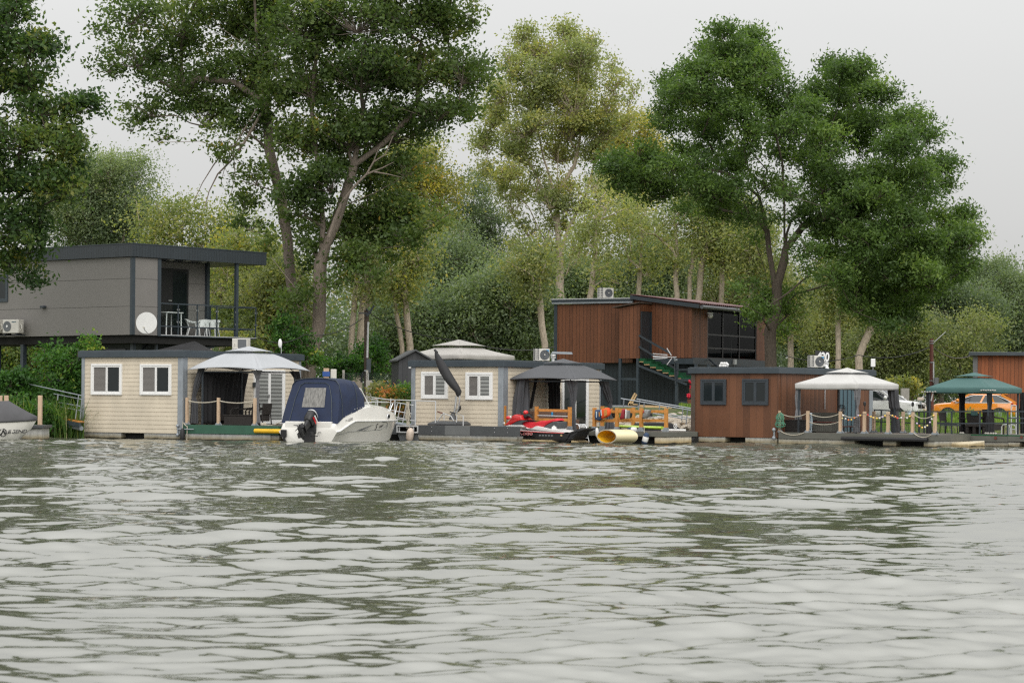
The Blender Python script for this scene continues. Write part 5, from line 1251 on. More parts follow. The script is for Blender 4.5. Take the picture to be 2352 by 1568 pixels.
rl = MB(); rl.bar((xw + .16, .02, zrt), (xe, .02, zrt), .05, .05); rl.bar((xw + .16, .02, zrb), (xe, .02, zrb), .04, .05); rl.bar((xe, .02, zrt), (xe, 1.4, zrt), .05, .05); rl.bar((xe, .02, zrb), (xe, 1.4, zrb), .04, .05)
rl.bar((xr + .2, 1.4, zrt), (xe, 1.4, zrt), .05, .05); rl.bar((xr + .2, 1.4, zrb), (xe, 1.4, zrb), .05, .05)
rl.build('handrail', M['slate'], t5)
xs_ = [xw + .18] + [G1.hy(q('b', x, 600), 0).x for x in (207, 347, 489, 632)] + [xe]
for x in xs_[1:]: MB().box(x - .025, -.005, zbG + .03, x + .025, .045, zrt).build('railing_post', M['slate'], t5)
MB().box(xe - .025, 1.375, zbG, xe + .025, 1.425, zrt).build('railing_post', M['slate'], t5); MB().box(xr + .2, 1.375, zbG, xr + .25, 1.425, zrt).build('railing_post', M['slate'], t5)
for a_, b2 in zip(xs_, xs_[1:]): MB().box(a_ + .06, .012, zrb + .06, b2 - .06, .022, zrt - .07).build('glass_panel', M['tint_glass'], t5)
MB().box(xe - .005, .1, zrb + .06, xe + .005, 1.3, zrt - .07).build('glass_panel', M['tint_glass'], t5); MB().box(xr + .3, 1.395, zrb + .06, xe - .1, 1.405, zrt - .07).build('glass_panel', M['tint_glass'], t5)
cl = MB()
for x in xs_[1:]:
    for dx in (-.055, .055):
        for z in (zrb + .2, zrt - .25): cl.box(x + dx - .02, -.01, z - .035, x + dx + .02, .03, z + .035)
cl.build('glass_clamp', M['steel'], t5)
p, r = G1.hx((-6, 632), -.02), G1.hx(q('a', 56, 487), -.02)
window(t5, 'x', p.y + .5, r.y, r.z, G1.hx((5, 630), 0).z, M['slate'], [(0, 1, M['glass_dark'])], .08, .05)
p = G1.hx(q('a', 325, 524), 0); MB().box(-.16, p.y - .12, p.z - .05, 0, p.y + .14, p.z + .05).build('wall_lamp', M['anthracite'], t5, bevel=.01)
fx = MB()
for x in (.95, 1.9, 2.85): fx.box(xw + x, .3, zfb - .03, xw + x + .25, .55, zfb - .001)
fx.build('soffit_lamp', M['dirty_white'], t5)
# undercroft
MB().box(.15, .1, zbG - .35, xe - .3, WG_, zbG - .005).build('floor_beam', M['void'], t5)
MB().box(1.6, 1.2, .8, xr, 7.4, zbG - .352).build('lower_wall', M['black_metal'], t5)
for yy in (2.2, 4.0): MB().box(1.55, yy, 2.3, 1.598, yy + 1.3, zbG - .55).build('lower_window', M['glass_dark'], t5)
for uv in (q('A', 252, 400),):
    p = G1.hx(uv, .2); MB().box(.12, p.y - .1, -.5, .32, p.y + .1, zbG - .352).build('stilt', M['slate'], t5)
for (x, y) in ((.5, .5), (xe - .8, .4), (.5, WG_ - 2), (xe - .8, 1.3)):
    if x < 3: MB().box(x, y, -.5, x + .18, y + .18, zbG - .352).build('stilt', M['slate'], t5)
bb = MB()
bb.bar((xw + .2, .3, zbb - 1.25), (xe - 1.2, .3, zbb - .05), .1, .12); bb.bar((xw - .6, 1.2, zbb - 1.2), (xw + 1.0, 1.2, zbb - .05), .1, .12); bb.bar((xw + .2, .3, zbb - .6), (xe - 1.9, .3, zbb - .6), .06, .06); bb.bar((xw + .2, .3, zbb - 1.6), (xw + .2, .3, zbb), .1, .1)
bb.build('brace', M['anthracite'], t5)
# dark canopy roof under the balcony, dish, air conditioners, balcony furniture
Yd = 102.0
ap, le, re_ = P(*q('B', 930, 965), Yd + 1.2), P(*q('B', -60, 1150), Yd), P(*q('B', 1345, 1160), Yd)
td = thing('dark_canopy', 'black pyramid canopy between the stilt house balcony and the cream houseboat roof', 'canopy', (ap.x, ap.y, le.z - .1))
o_ = td.location; mb = MB(); hw = (re_.x - le.x) / 2
pp_ = [(-(o_.x - le.x), -1.2, .0), ((re_.x - o_.x), -1.2, .0), ((re_.x - o_.x) * .9, 1.6, .0), (-(o_.x - le.x) * .9, 1.6, .0)]
mb.add(pp_ + [(0, 0, ap.z - o_.z)], [(0, 1, 4), (1, 2, 4), (2, 3, 4), (3, 0, 4)]); mb.build('roof', M['black_cover'], td, thick=.02)
for x_, y_, z_ in pp_: MB().tube([(x_ * .95, y_ * .95, .02), (x_ * .95, y_ * .95, .8 - o_.z)], .04, 6).build('post', M['anthracite'], td)
c = P(336.5, 741.5, 102.2)
t = thing('satellite_dish', 'pale round satellite dish on the taupe stilt house corner', 'satellite dish', c, -.12)
rd = 24.5 / F * 102.2
prof = [(rd * k / 8, -.16 * (1 - (k / 8) ** 2) * 1) for k in range(9)]
MB().lathe([(max(.01, r_), -h_2) for r_, h_2 in prof][::-1], (0, 0, 0), 36, ax='y').build('reflector', M['white'], t, smooth=True, thick=.012)
MB().tube([(.05, .05, -rd * .95), (.03, -.35, -rd * .72), (.0, -.45, -rd * .45)], .018, 6).build('feed_arm', M['steel_paint'], t, smooth=True)
MB().lathe([(.04, -.50), (.05, -.42), (.03, -.36)], (0, 0, -rd * .45), 10, ax='y').build('feed_horn', M['dirty_white'], t)
MB().tube([(0, .12, 0), (.1, .5, -.1)], .03, 6).build('mount', M['galv'], t)
p, r = G1.hx(q('A', 142, 375), -.35), G1.hx(q('A', 142, 210), -.35)
for k, (xx, lab) in enumerate(((142, 'outdoor air conditioner with a teal strip below the taupe wall'), (-68, 'outdoor air conditioner cut off by the left edge of the view'))):
    pc = G1.hx(q('A', xx, 372), -.45); wpt = G1.wor(pc)
    a = ac_unit('air_conditioner', lab, wpt, G1.ang - math.pi / 2 + .18, .92, .60, .34, 'none')
    g = MB().lathe([(.23, -.175), (.23, -.186), (.21, -.19), (.01, -.18)], (-.2, 0, .36), 22, ax='y'); g.build('fan_grille', M['gutter'], a); MB().lathe([(.055, -.192), (.04, -.2), (.01, -.2)], (-.2, 0, .36), 12, ax='y').build('hub', M['white'], a)
    MB().box(.06, -.175, .53, .3, -.168, .57).build('badge', M['teal'], a)
    MB().tube([(.46, -.05, .45), (.53, -.06, .4), (.54, -.06, .25), (.46, -.05, .18)], .03, 6).build('pipe', M['dirty_white'], a, smooth=True)
    br = MB(); br.bar((-.35, -.2, -.02), (-.35, .5, -.02), .04, .04); br.bar((.35, -.2, -.02), (.35, .5, -.02), .04, .04); br.build('bracket', M['slate'], a)
def plastic_chair(label, loc, rz):
    t = thing('plastic_chair', label, 'chair', loc, rz, 'white plastic chairs on the balcony')
    m = M['white']
    MB().loft([[(-.23, -.24, .41), (.23, -.24, .41), (.23, -.24, .44), (-.23, -.24, .44)], [(-.21, .2, .39), (.21, .2, .39), (.21, .2, .42), (-.21, .2, .42)]]).build('seat', m, t, bevel=.012)
    MB().sheet(lambda u, v: (-.22 + .44 * u, .2 + .13 * v + .05 * (1 - (2 * u - 1) ** 2), .42 + (.38 - .03 * (2 * u - 1) ** 2) * v), 8, 6).build('backrest', m, t, smooth=True, thick=.02)
    for s in (-1, 1):
        MB().tube([(s * .22, .33, .76), (s * .27, .16, .67), (s * .28, -.1, .64), (s * .27, -.22, .58), (s * .25, -.25, .44)], [.03, .03, .032, .03, .026], 8).build('arm', m, t, smooth=True)
        MB().tube([(s * .22, -.22, .42), (s * .26, -.27, 0)], [.035, .022], 8).build('leg', m, t, smooth=True)
        MB().tube([(s * .2, .19, .40), (s * .24, .30, 0)], [.035, .022], 8).build('leg', m, t, smooth=True)
for uv, yy, rz, lab in ((q('B', 905, 740), .95, .95, 'white plastic chair by the grey panel, left one on the balcony'), (q('B', 1105, 740), .7, -1.0, 'white plastic chair in the middle of the balcony'), (q('B', 1300, 740), .6, -1.15, 'white plastic chair beside the third railing post')):
    p = G1.hy(uv, yy); plastic_chair(lab, G1.wor((p.x, yy, zbG + .02)), G1.ang + rz * 1.0)
p, r = G1.hy(q('B', 215, 350), .7), G1.hy(q('B', 575, 350), .7)
t = fthing('plastic_table', 'white plastic table at the left end of the balcony', 'table', G1)
MB().box(p.x, .3, p.z - .05, r.x, 1.1, p.z).build('tabletop', M['white'], t, bevel=.02)
for x in (p.x + .08, r.x - .08):
    for y in (.38, 1.02): MB().tube([(x, y, p.z - .05), (x + (.02 if x > p.x + .2 else -.02), y, zbG + .02)], .03, 8).build('leg', M['white'], t)
# ================================================================= two-storey brown house
G2 = corner_frame(1587, 112, 30)
f_ = lambda x, y: q('f', x, y)
xh = lambda x, y, d=0: G2.hx(f_(x, y), d)
W6 = xh(105, 500).y; zfl = xh(1490, 795).z; zlo = xh(500, 845).z
zl = xh(500, 245).z; zl2 = xh(500, 202).z; yv = xh(1100, 500).y
yblk = xh(900, 400).y
L6 = G2.hy(f_(2262, 600), 0).x
t6 = fthing('wooden_house', 'two storey brown wood clad house on a black lower floor', 'house', G2)
MB().box(0, yblk, zlo, 5, W6 - .12, zl).build('wall', M['brown'], t6)
ztL, ztR = xh(900, 215).z, xh(1490, 240).z
mb = MB(); mb.prism([(0.01, yblk - .002, zfl), (0.01, 0, zfl), (0.01, 0, ztR), (0.01, yblk - .002, ztL + .1)], (.2, 0, 0)); mb.build('wall', M['brown'], t6)
xs1 = G2.hy(f_(1662, 500), 0).x; xs2 = G2.hy(f_(2166, 500), 0).x; zsoff = G2.hy(f_(1900, 292), 0).z
MB().box(.21, .0, zfl - .1, xs1, .12, ztR).build('wall', M['brown'], t6); MB().box(xs2, .0, zfl - .3, L6, .12, zsoff + .2).build('wall', M['brown'], t6)
# veranda: open dark room behind screens
mb = MB(); mb.box(xs1 + .002, 2.4, zfl - .1, xs2, 2.5, ztR); mb.box(xs1 - .08, .121, zfl - .1, xs1, 2.5, ztR); mb.box(xs2, .121, zfl - .1, xs2 + .1, 2.5, ztR); mb.box(xs1, .13, zfl - .12, xs2, 2.4, zfl - .02)
mb.build('veranda_room', M['wicker_dark'], t6)
zr_, zr2_ = G2.hy(f_(1900, 570), 0).z, G2.hy(f_(1900, 705), 0).z
mb = MB()
for x in (xs1 + .06, G2.hy(f_(1822, 500), 0).x, G2.hy(f_(1990, 500), 0).x, xs2 - .06): mb.box(x - .04, .01, zfl, x + .04, .09, zsoff)
for z in (zr_, zr2_, zfl + .03): mb.box(xs1 + .1, .02, z - .035, xs2 - .1, .08, z + .035)
mb.build('screen_frame', M['black'], t6)
MB().box(xs1 + .1, .045, zfl + .06, xs2 - .1, .052, zsoff - .02).build('screen_glass', M['clear_glass'], t6)
# base storey and floor band
MB().box(.35, -.02, .9, L6 - .2, W6 - .1, zlo - .002).build('lower_wall', M['black_metal'], t6)
MB().box(.34, .03, zlo + .002, L6 - .25, yblk, zfl - .121).build('lower_wall', M['black_metal'], t6)
MB().box(-.05, W6 - .119, .9, .18, W6 + .05, zl).build('corner_post', M['slate'], t6)
zb1_, zb2_ = xh(1400, 800).z, xh(1400, 858).z
mb = MB(); mb.box(-.12, -.14, zb2_, -.0, yv - .1, zb1_); mb.box(.0, -.14, zb2_ - .02, L6 + .2, -.03, zb1_ + .03); mb.build('floor_band', M['slate'], t6)
# roofs
MB().box(-.14, yblk - .05, zl + .10, 5.2, W6 + .15, zl2 + .02).build('roof', M['slate'], t6)
MB().box(-.17, yblk - .06, zl2 + .022, 5.2, W6 + .18, zl2 + .07).build('roof_capping', M['steel_paint'], t6)
MB().box(-.16, yblk - .04, zl + .02, -.01, W6 + .12, zl + .095).build('gutter', M['galv'], t6)
ra, rb, rc = xh(868, 150, -.3), xh(1520, 240, -.3), G2.hy(f_(2110, 262), -.5)
n = 64; xe_ = G2.hy(f_(2230, 270), -.5).x
mb = MB()
def rf(u, v):
    y = ra.y + (-.55 - ra.y) * v; x = -.3 + (xe_ + .3) * u
    z = ra.z + (rb.z - ra.z) * v + .0
    return (x, y, z + .03 * math.cos(u * 62 * math.pi))
mb.sheet(rf, 220, 6); mb.build('roof', M['red_roof'], t6, smooth=60, thick=.02)
mb = MB(); mb.prism([(-.28, ra.y, ra.z - .03), (-.28, -.5, rb.z - .03), (-.28, -.5, rb.z - .22), (-.28, ra.y, ra.z - .2)], (.04, 0, 0)); mb.build('fascia', M['slate'], t6)
mb = MB(); mb.prism([(-.2, ra.y - .1, ra.z - .06), (-.2, -.48, rb.z - .06), (-.2, -.48, rb.z - .1), (-.2, ra.y - .1, ra.z - .1)], (xe_, 0, 0)); mb.build('soffit', M['brown'], t6)
MB().tube([(-.25, -.62, rb.z - .16), (xe_, -.62, rb.z - .17)], .09, 10).build('gutter', M['gutter'], t6, smooth=True)
# entrance vestibule
ya, yb = G2.hx(f_(763, 500), -1.25).y, G2.hx(f_(966, 500), -1.25).y
zva, zvb = G2.hx(f_(763, 285), -1.25).z, G2.hx(f_(966, 245), -1.25).z; zve = G2.hx(f_(900, 800), -1.25).z
mb = MB(); mb.prism([(-1.25, ya, zve), (-1.25, yb, zve), (-1.25, yb, zvb), (-1.25, ya, zva)], (.1, 0, 0))
mb.prism([(-1.149, yb, zvb - .32), (-1.149, yb, zvb), (-.0, yb, zvb), (0, yb, zvb - .32)], (0, .08, 0))
mb.prism([(-1.149, ya - .08, zve), (-1.149, ya - .08, zva), (-.0, ya - .08, zva), (0, ya - .08, zve)], (0, .08, 0)); mb.build('porch', M['brown'], t6)
po = t6.children[-1]
MB().loft([[(-1.45, ya + .3, zva + .0), (-1.45, yb - .08, zvb + .04), (.1, yb - .08, zvb + .04), (.1, ya + .3, zva)], [(-1.45, ya + .3, zva + .05), (-1.45, yb - .08, zvb + .09), (.1, yb - .08, zvb + .09), (.1, ya + .3, zva + .05)]]).build('porch_roof', M['pole_wood'], po)
mb = MB(); mb.box(-1.15, yb + .02, zve, -.02, yb + .06, zvb - .325); mb.build('door', M['anthracite'], t6)
mb = MB(); mb.box(-1.14, yb + .0, zve, -1.06, yb - .03, zvb - .33); mb.box(-.1, yb, zve, -.02, yb - .03, zvb - .33); mb.build('door_frame', M['slate'], t6.children[-1])
# stairs
sa, sb = G2.hx(f_(962, 790), -1.0), G2.hx(f_(1475, 1000), -1.0)
st = MB(); wd = MB(); n = 8
for k in range(n):
    y0_ = sa.y + (sb.y - sa.y) * k / n; y1_ = sa.y + (sb.y - sa.y) * (k + 1.25) / n; z = zve - (zve - sb.z) * k / (n - 1)
    st.box(-1.2, y1_, z - .13, -.15, y0_, z + .0); wd.box(-1.18, y1_ + .03, z - .18, -.17, y0_ - .03, z - .131)
stair = st.build('stair_tread', M['carpet_green'], t6, bevel=.01); wd.build('stair_board', M['raw_wood'], stair)
mb = MB(); mb.bar((-.1, sa.y, zve - .25), (-.1, sb.y, sb.z - .25), .08, .2); mb.bar((-1.24, sa.y, zve - .3), (-1.24, sb.y, sb.z - .3), .05, .1); mb.build('stair_stringer', M['slate'], stair)
for a_, b_ in ((((962, 565), (1285, 750))), ((962, 680), (1350, 915))): MB().bar(G2.hx(f_(*a_), -1.25), G2.hx(f_(*b_), -1.25), .06, .09).build('stair_rail', M['anthracite'], stair)
for a_, b_, h9 in (((1350, 915), (1500, 915), .07), ((1345, 1022), (1510, 1022), .12), ((1345, 1248), (1500, 1248), .09)): MB().bar(G2.hx(f_(*a_), -1.25), G2.hx(f_(*b_), -1.25), .05, h9).build('landing_beam', M['anthracite'], stair)
for x, y in ((770, 800), (950, 800), (1348, 850)): p = G2.hx(f_(x, y), -1.2); MB().box(-1.25, p.y - .06, .8, -1.13, p.y + .06, p.z).build('porch_post', M['slate'], t6)
mb = MB(); p, r = G2.hx(f_(770, 1010), -1.2), G2.hx(f_(950, 1012), -1.2); mb.bar(p, r, .06, .1); mb.build('porch_beam', M['slate'], t6)
for x in (1545, 1675): p = G2.hx(f_(x, 800), -.2); MB().box(-.24, p.y - .07, .9, -.15, p.y + .07, zb2_).build('porch_post', M['slate'], t6)
p = G2.hy(f_(1680, 365), -.1); mb = MB(); mb.ball((p.x, -.15, p.z), .13, 10, 7); mb.bar((p.x - .25, -.12, p.z + .12), (p.x + .35, -.12, p.z + .14), .05, .05); mb.build('security_camera', M['white'], t6, smooth=True)
p = G2.hy(f_(1940, 835), -.2); MB().box(p.x - .13, -.25, p.z - .12, p.x + .13, -.15, p.z + .12).build('floodlight', M['steel_paint'], t6)
mb = MB(); mb.bar(G2.hy(f_(1680, 810), -.2), G2.hy(f_(1770, 890), -.9), .06, .06); mb.build('brace', M['anthracite'], t6)
# fan behind the veranda glass, in a frame that faces the camera
w_ = G2.hy(f_(1905, 572), .6); ww = G2.wor(w_)
Ff = Fr((ww.x, ww.y, 0), math.pi / 2); t = fan('pale standing fan behind the dark veranda glass', Ff, 0, f_(1905, 572), .21, zfl)
# tv antenna on the stair post
pA_ = G2.hx(f_(1335, 800), -1.3); ta = thing('tv_antenna', 'silver television antenna in front of the green stairs', 'antenna', G2.wor(pA_))
aY = ta.location.y - .4
z5 = lambda x, y: P(*q('e', x, y), aY) - ta.location
MB().bar(z5(1785, 210), z5(2040, 212), .035, .035).build('boom', M['steel'], ta)
for a_, b_ in (((1782, 175), (1940, 188)), ((1782, 203), (1945, 208)), ((1782, 232), (1940, 222)), ((1935, 115), (1985, 195)), ((1935, 297), (1990, 222))): MB().bar(z5(*a_), z5(*b_), .03, .04).build('element', M['steel'], ta)
MB().tube([z5(2015, 215), z5(2025, 250), z5(2050, 240)], .06, 6).build('clamp', M['galv'], ta)
MB().tube([z5(2025, 245), z5(2025, 245) + Vector((0, .42, 0)), (0, 0, -1.2)], .03, 6).build('mast', M['anthracite'], ta)
# roof air conditioner
pp = ground_pt(f_(618, 190)[0], G2.wor((1.6, xh(618, 200).y, 0)).y, zl2 + .07)
ac_unit('air_conditioner', 'outdoor air conditioner on the flat left roof of the brown two storey house', pp, .35, .70, .48, .34, badge=False)
# flower pots at the foot of the stairs
for k, (x, y, zz, lab) in enumerate(((1478, 1190, 0, 'red flowers in a hanging pot at the stair foot'), (1497, 1080, 0, 'red flowers climbing beside the brown houseboat corner'))):
    p = P(*f_(x, y), 107); t = thing('flower_pot', lab, 'flower pot', p, 0, 'flower pots by the stairs')
    mb = MB(); rr = random.Random(k)
    for i in range(16): mb.ball((rr.uniform(-.1, .1), rr.uniform(-.1, .1), rr.uniform(-.1, .25 if k else .12)), rr.uniform(.03, .06), 6, 4)
    mb.build('blossom', M['flower'], t); mb = MB()
    mb.lathe([(.08, -.42), (.13, -.14), (.14, -.12), (.02, -.12)], (.02, 0, 0), 12); mb.build('pot', M['terracotta'], t)
    MB().tube([(.02, 0, -.3), (.02, .3, -.3 + .0), (.02, .4, -.35)], .02, 5).build('bracket', M['anthracite'], t)
# ================================================================= right edge russet house
G3 = Fr((P(2236, 900, 127).x, 127, 0), math.radians(-10.5))
t = fthing('wooden_house', 'russet wood clad house at the right edge behind the orange car', 'house', G3)
hh3 = lambda x, y: G3.hy(q('h', x, y), 0)
p, r = hh3(1742, 362), hh3(2352, 985); zb_ = r.z
MB().box(.2, 0, zb_, r.x + 4, 4, p.z).build('wall', M['brown_red'], t)
MB().box(-.03, -.03, zb_, .199, 4, p.z).build('corner_post', M['gutter'], t)
ptop = hh3(1700, 318); MB().box(ptop.x, -.35, p.z + .003, r.x + 4.4, 4.3, ptop.z).build('roof', M['slate'], t, bevel=.02)
MB().box(.4, .2, .4, r.x + 3.5, 3.8, zb_ - .003).build('plinth', M['void'], t)
for x in (1.9, 2.8): MB().box(x, -.02, .5, x + .45, .18, zb_ - .004).build('plinth_block', M['concrete'], t)
# ================================================================= shed, rear gazebo
SY = 101.5
G4 = Fr((P(*q('d', 95, 740), SY).x, SY, 0), math.radians(8))
s4 = lambda x, y, d=0: G4.hy(q('d', x, y), d)
t = fthing('shed', 'charcoal timber shed with a low gable behind the cream houseboat', 'shed', G4)
a_, b_, c_ = s4(92, 425), s4(318, 303), s4(540, 432); zb_ = .9
MB().prism([(a_.x + .06, 0, zb_), (c_.x - .06, 0, zb_), (c_.x - .06, 0, c_.z - .06), (b_.x, 0, b_.z - .05), (a_.x + .06, 0, a_.z - .06)], (0, 3.4, 0)).build('wall', plank_mat('charcoal_boards', (.040, .042, .046), .2, .7, .25), t)
mb = MB()
for e_ in (a_, c_):
    dx = (e_.x - b_.x); k = 1.06
    mb.loft([[(b_.x, -.15, b_.z), (b_.x + dx * k, -.15, b_.z + (e_.z - b_.z) * k), (b_.x + dx * k, -.15, b_.z + (e_.z - b_.z) * k - .07), (b_.x, -.15, b_.z - .07)],
             [(b_.x, 3.6, b_.z), (b_.x + dx * k, 3.6, b_.z + (e_.z - b_.z) * k), (b_.x + dx * k, 3.6, b_.z + (e_.z - b_.z) * k - .07), (b_.x, 3.6, b_.z - .07)]])
mb.build('roof', M['panel_dark'], t)
G5 = corner_frame(1057, 103.5, 42)
s5 = lambda x, y: q('d', x, y)
zf5 = .9; pB = G5.hx(s5(880, 372), 0); pR = G5.hy(s5(1560, 382), 0); pL = G5.hx(s5(165, 352), 0)
hx5 = pR.x; hy5 = min(5.5, pL.y)
cx5, cy5 = hx5 / 2, hy5 / 2
zt_, zv_, zs_ = (axis_z(G5, s5(880, y), cx5, cy5) for y in (182, 262, 285))
gazebo('gazebo', 'pale two tier party gazebo roof behind the cream houseboat and shed', G5, 0, hx5, 0, hy5, zf5, (pB.z + pR.z) / 2, zs_, zv_, zt_, .42, M['canopy_beige'], M['anthracite'], .80, 0, .20, GG, inset=.15)
# ================================================================= poles, wires, fence
def pole(name, label, base, top, r, m, cat='utility pole', group=None):
    t = thing(name, label, cat, base, 0, group); d = Vector(top) - Vector(base)
    MB().tube([(0, 0, 0), d * .5, d], [r, r * .93, r * .86], 12).build('shaft', M[m], t, smooth=True); return t
PYL, PYR = 112.0, 118.0
bp = ground_pt(841.5, PYL, 1.0); tpw = P(842, 712, PYL)
t = pole('utility_pole', 'weathered timber utility pole with a street lamp behind the white motorboat', bp, tpw, .125, 'pole_wood')
cz = lambda x, y: P(*q('c', x, y), PYL - .25) - bp
MB().tube([cz(1232, -40), cz(1220, 410)], .05, 6).build('conduit', M['steel_paint'], t); MB().tube([cz(1236, 470), cz(1226, 800)], .04, 6).build('conduit', M['steel_paint'], t)
mb = MB(); mb.box(cz(1215, 0).x, -.35, cz(0, 585).z, cz(1270, 0).x, -.18, cz(0, 415).z); mb.build('meter_box', M['slate'], t, bevel=.01)
MB().tube([cz(1180, 575), cz(1150, 640), cz(1148, 720)], .06, 6).build('cable_loop', M['black'], t, smooth=True)
MB().tube([cz(1185, 575), cz(1228, 575)], .05, 6).build('clamp', M['galv'], t)
lp = P(851, 712, PYL) - bp; tp = tpw - bp
MB().tube([tp + Vector((0, 0, -.1)), tp + Vector((.0, -.2, .05)), lp + Vector((-.05, -.3, -.1))], .03, 6).build('lamp_arm', M['anthracite'], t, smooth=True)
MB().loft([[lp + Vector(v) for v in ((-.22, -.35, -.28), (-.12, -.42, -.32), (-.02, -.35, -.25), (-.12, -.28, -.2))], [lp + Vector(v) for v in ((.12, -.35, .18), (.18, -.4, .14), (.24, -.35, .2), (.18, -.3, .24))]]).build('lamp_head', M['anthracite'], t, bevel=.02)
mb = MB(); mb.bar(tp + Vector((-.35, -.1, -.15)), tp + Vector((.25, -.1, -.15)), .06, .06)
mb.build('insulator_bracket', M['anthracite'], t)
bp2 = ground_pt(2140, PYR, .7); tp2 = P(2139.5, 778, PYR)
t = pole('utility_pole', 'rust brown utility pole between the white and orange cars', bp2, tp2, .105, 'rust')
MB().tube([P(*q('h', 1283, 430), PYR - .2) - bp2, P(*q('h', 1283, 680), PYR - .2) - bp2], .035, 6).build('conduit', M['steel_paint'], t)
for y in (188, 215, 440, 655): c = P(*q('h', 1262, y), PYR) - bp2; MB().lathe([(.115, -.02), (.115, .02)], (c.x, 0, c.z), 12).build('band', M['galv'], t)
c = P(*q('h', 1290, 200), PYR - .2) - bp2; MB().bar(c, c + Vector((.55, 0, .5)), .03, .03).build('lamp_arm', M['steel_paint'], t)
mb = MB(); c = P(*q('h', 1312, 680), PYR - .25) - bp2; mb.box(c.x - .1, -.4, c.z - .2, c.x + .1, -.15, c.z + .25); mb.build('meter_box', M['gutter'], t)
def wire(label, pts, r=.022):
    p0 = pts[0]; mb = MB(); allp = []
    for a_, b_, s_ in zip(pts, pts[1:], [.3] * 9): allp += sag(a_ - p0, b_ - p0, s_, 10)[:-1]
    allp.append(pts[-1] - p0); mb.tube(allp, r, 5)
    mb.build('overhead_cable', M['black'], None, label=label, cat='cable', group='overhead cables', loc=p0)
wire('black cable from the lamp pole over the pale gazebo roof to the brown house', [tpw + Vector((.2, -.1, -.2)), P(1064, 781, 111), P(1276, 796, 111.5)])
wire('black cable from the rust brown pole to the ash tree', [P(1800, 815, 113), P(1972, 815, 116), P(2136, 797, 118)])
wire('black cable from the rust brown pole to the russet house', [P(2143, 797, 118), P(2228, 817, 124.5)])
wire('thin cable from the stilt house towards the lamp pole', [P(592, 775, 104), P(700, 768, 108), tpw + Vector((-.2, -.1, -.4))])
# chain link fence behind the motorboat
FY = 109.0
fa, fb = P(786, 900, FY), P(912, 900, FY); zf0, zf1 = P(850, 905, FY).z, P(850, 856, FY).z
t = thing('chain_link_fence', 'green chain link fence behind the blue covered motorboat', 'fence', (fa.x, FY, zf0), 0)
wN, hN = fb.x - fa.x, zf1 - zf0; mb = MB(); st_ = .11
k = -int(hN / st_)
while k * st_ < wN:
    x0_ = k * st_
    a0, a1 = max(0, -x0_), min(hN, wN - x0_)
    if a1 > a0: mb.bar((x0_ + a0, 0, a0), (x0_ + a1, 0, a1), .006, .006); mb.bar((x0_ + a0, .01, hN - a0), (x0_ + a1, .01, hN - a1), .006, .006)
    k += 1
mb.build('wire_mesh', M['slate'], t)
for x in (.05, wN * .45): MB().box(x - .05, .03, -.4, x + .05, .13, hN + .12).build('fence_post', M['concrete'], t)
pc = P(*q('c', 1243, 690), 108.5); MB().box(-.13, -.1, 0, .13, .1, pc.z - .6).build('concrete_post', M['concrete'], None, label='weathered concrete fence post beside the timber pole foot', cat='post', loc=(pc.x, pc.y, .6))
pc = P(*q('c', 708, 540), 100); t = thing('power_pedestal', 'short timber post with a blue collar and white outlet box behind the boat cover', 'post', (pc.x, 100, .5))
MB().box(-.11, -.1, 0, .11, .1, pc.z - .5).build('post', M['post_wood'], t); zc = P(*q('c', 708, 612), 100).z - .5; MB().box(-.15, -.13, zc - .1, .15, .13, zc + .1).build('collar', M['blue'], t)
MB().box(.18, -.1, zc - .25, .42, .1, zc + .2).build('outlet_box', M['dirty_white'], t, bevel=.02)
pc = P(*q('h', 945, 745), 124); MB().box(-.2, -.15, 0, .2, .15, pc.z - .7).build('concrete_post', M['concrete'], None, label='pale concrete post among yellow bushes behind the white car', cat='post', loc=(pc.x, pc.y, .7))
pc = P(*q('h', 1132, 862), 121); t = thing('mailbox', 'pale pink box on a short post left of the rust brown pole', 'mailbox', (pc.x, 121, .7))
MB().box(-.15, -.12, pc.z - .82, .13, .12, pc.z - .66).build('box_body', M['fender'], t, bevel=.03); MB().box(-.05, -.05, -.1, .03, .05, pc.z - .845).build('post', M['galv'], t); MB().box(.1, -.1, pc.z - 1.1, .5, .1, pc.z - 1.02).build('shelf', M['concrete'], t)
# access ramp rails behind the side deck
RY = 99
t = thing('access_ramp', 'tubular steel ramp railing sloping down to the brown houseboat', 'ramp', P(1470, 960, RY))
e5 = lambda x, y, d=0: P(*q('E', x, y), RY + d) - t.location
mb = MB()
for a_, b_, d_ in (((700, 65), (2090, 298), 0), ((1010, 75), (2095, 262), 1.2), ((1330, 355), (2000, 470), 0), ((1640, 370), (2090, 450), 1.2)): mb.tube([e5(*a_, d_), e5(*b_, d_)], .028, 6)
mb.build('rail', M['galv'], t)
for a_, b_, d_ in (((765, 78), (750, 240), 0), ((1160, 148), (1155, 235), 0), ((1615, 230), (1585, 420), 0), ((2010, 290), (1970, 650), 0), ((1075, 85), (1050, 290), 1.2), ((1468, 150), (1445, 360), 1.2), ((1920, 240), (1880, 600), 1.2)): MB().tube([e5(*a_, d_), e5(*b_, d_)], .025, 6).build('post', M['galv'], t)
a_, b_ = e5(1250, 560), e5(2120, 690); mb = MB(); mb.loft([[a_ + Vector((0, 0, 0)), a_ + Vector((0, 1.2, 0)), a_ + Vector((0, 1.2, -.08)), a_ + Vector((0, 0, -.08))], [b_, b_ + Vector((0, 1.2, 0)), b_ + Vector((0, 1.2, -.08)), b_ + Vector((0, 0, -.08))]]); mb.build('walkway', M['raw_wood'], t)
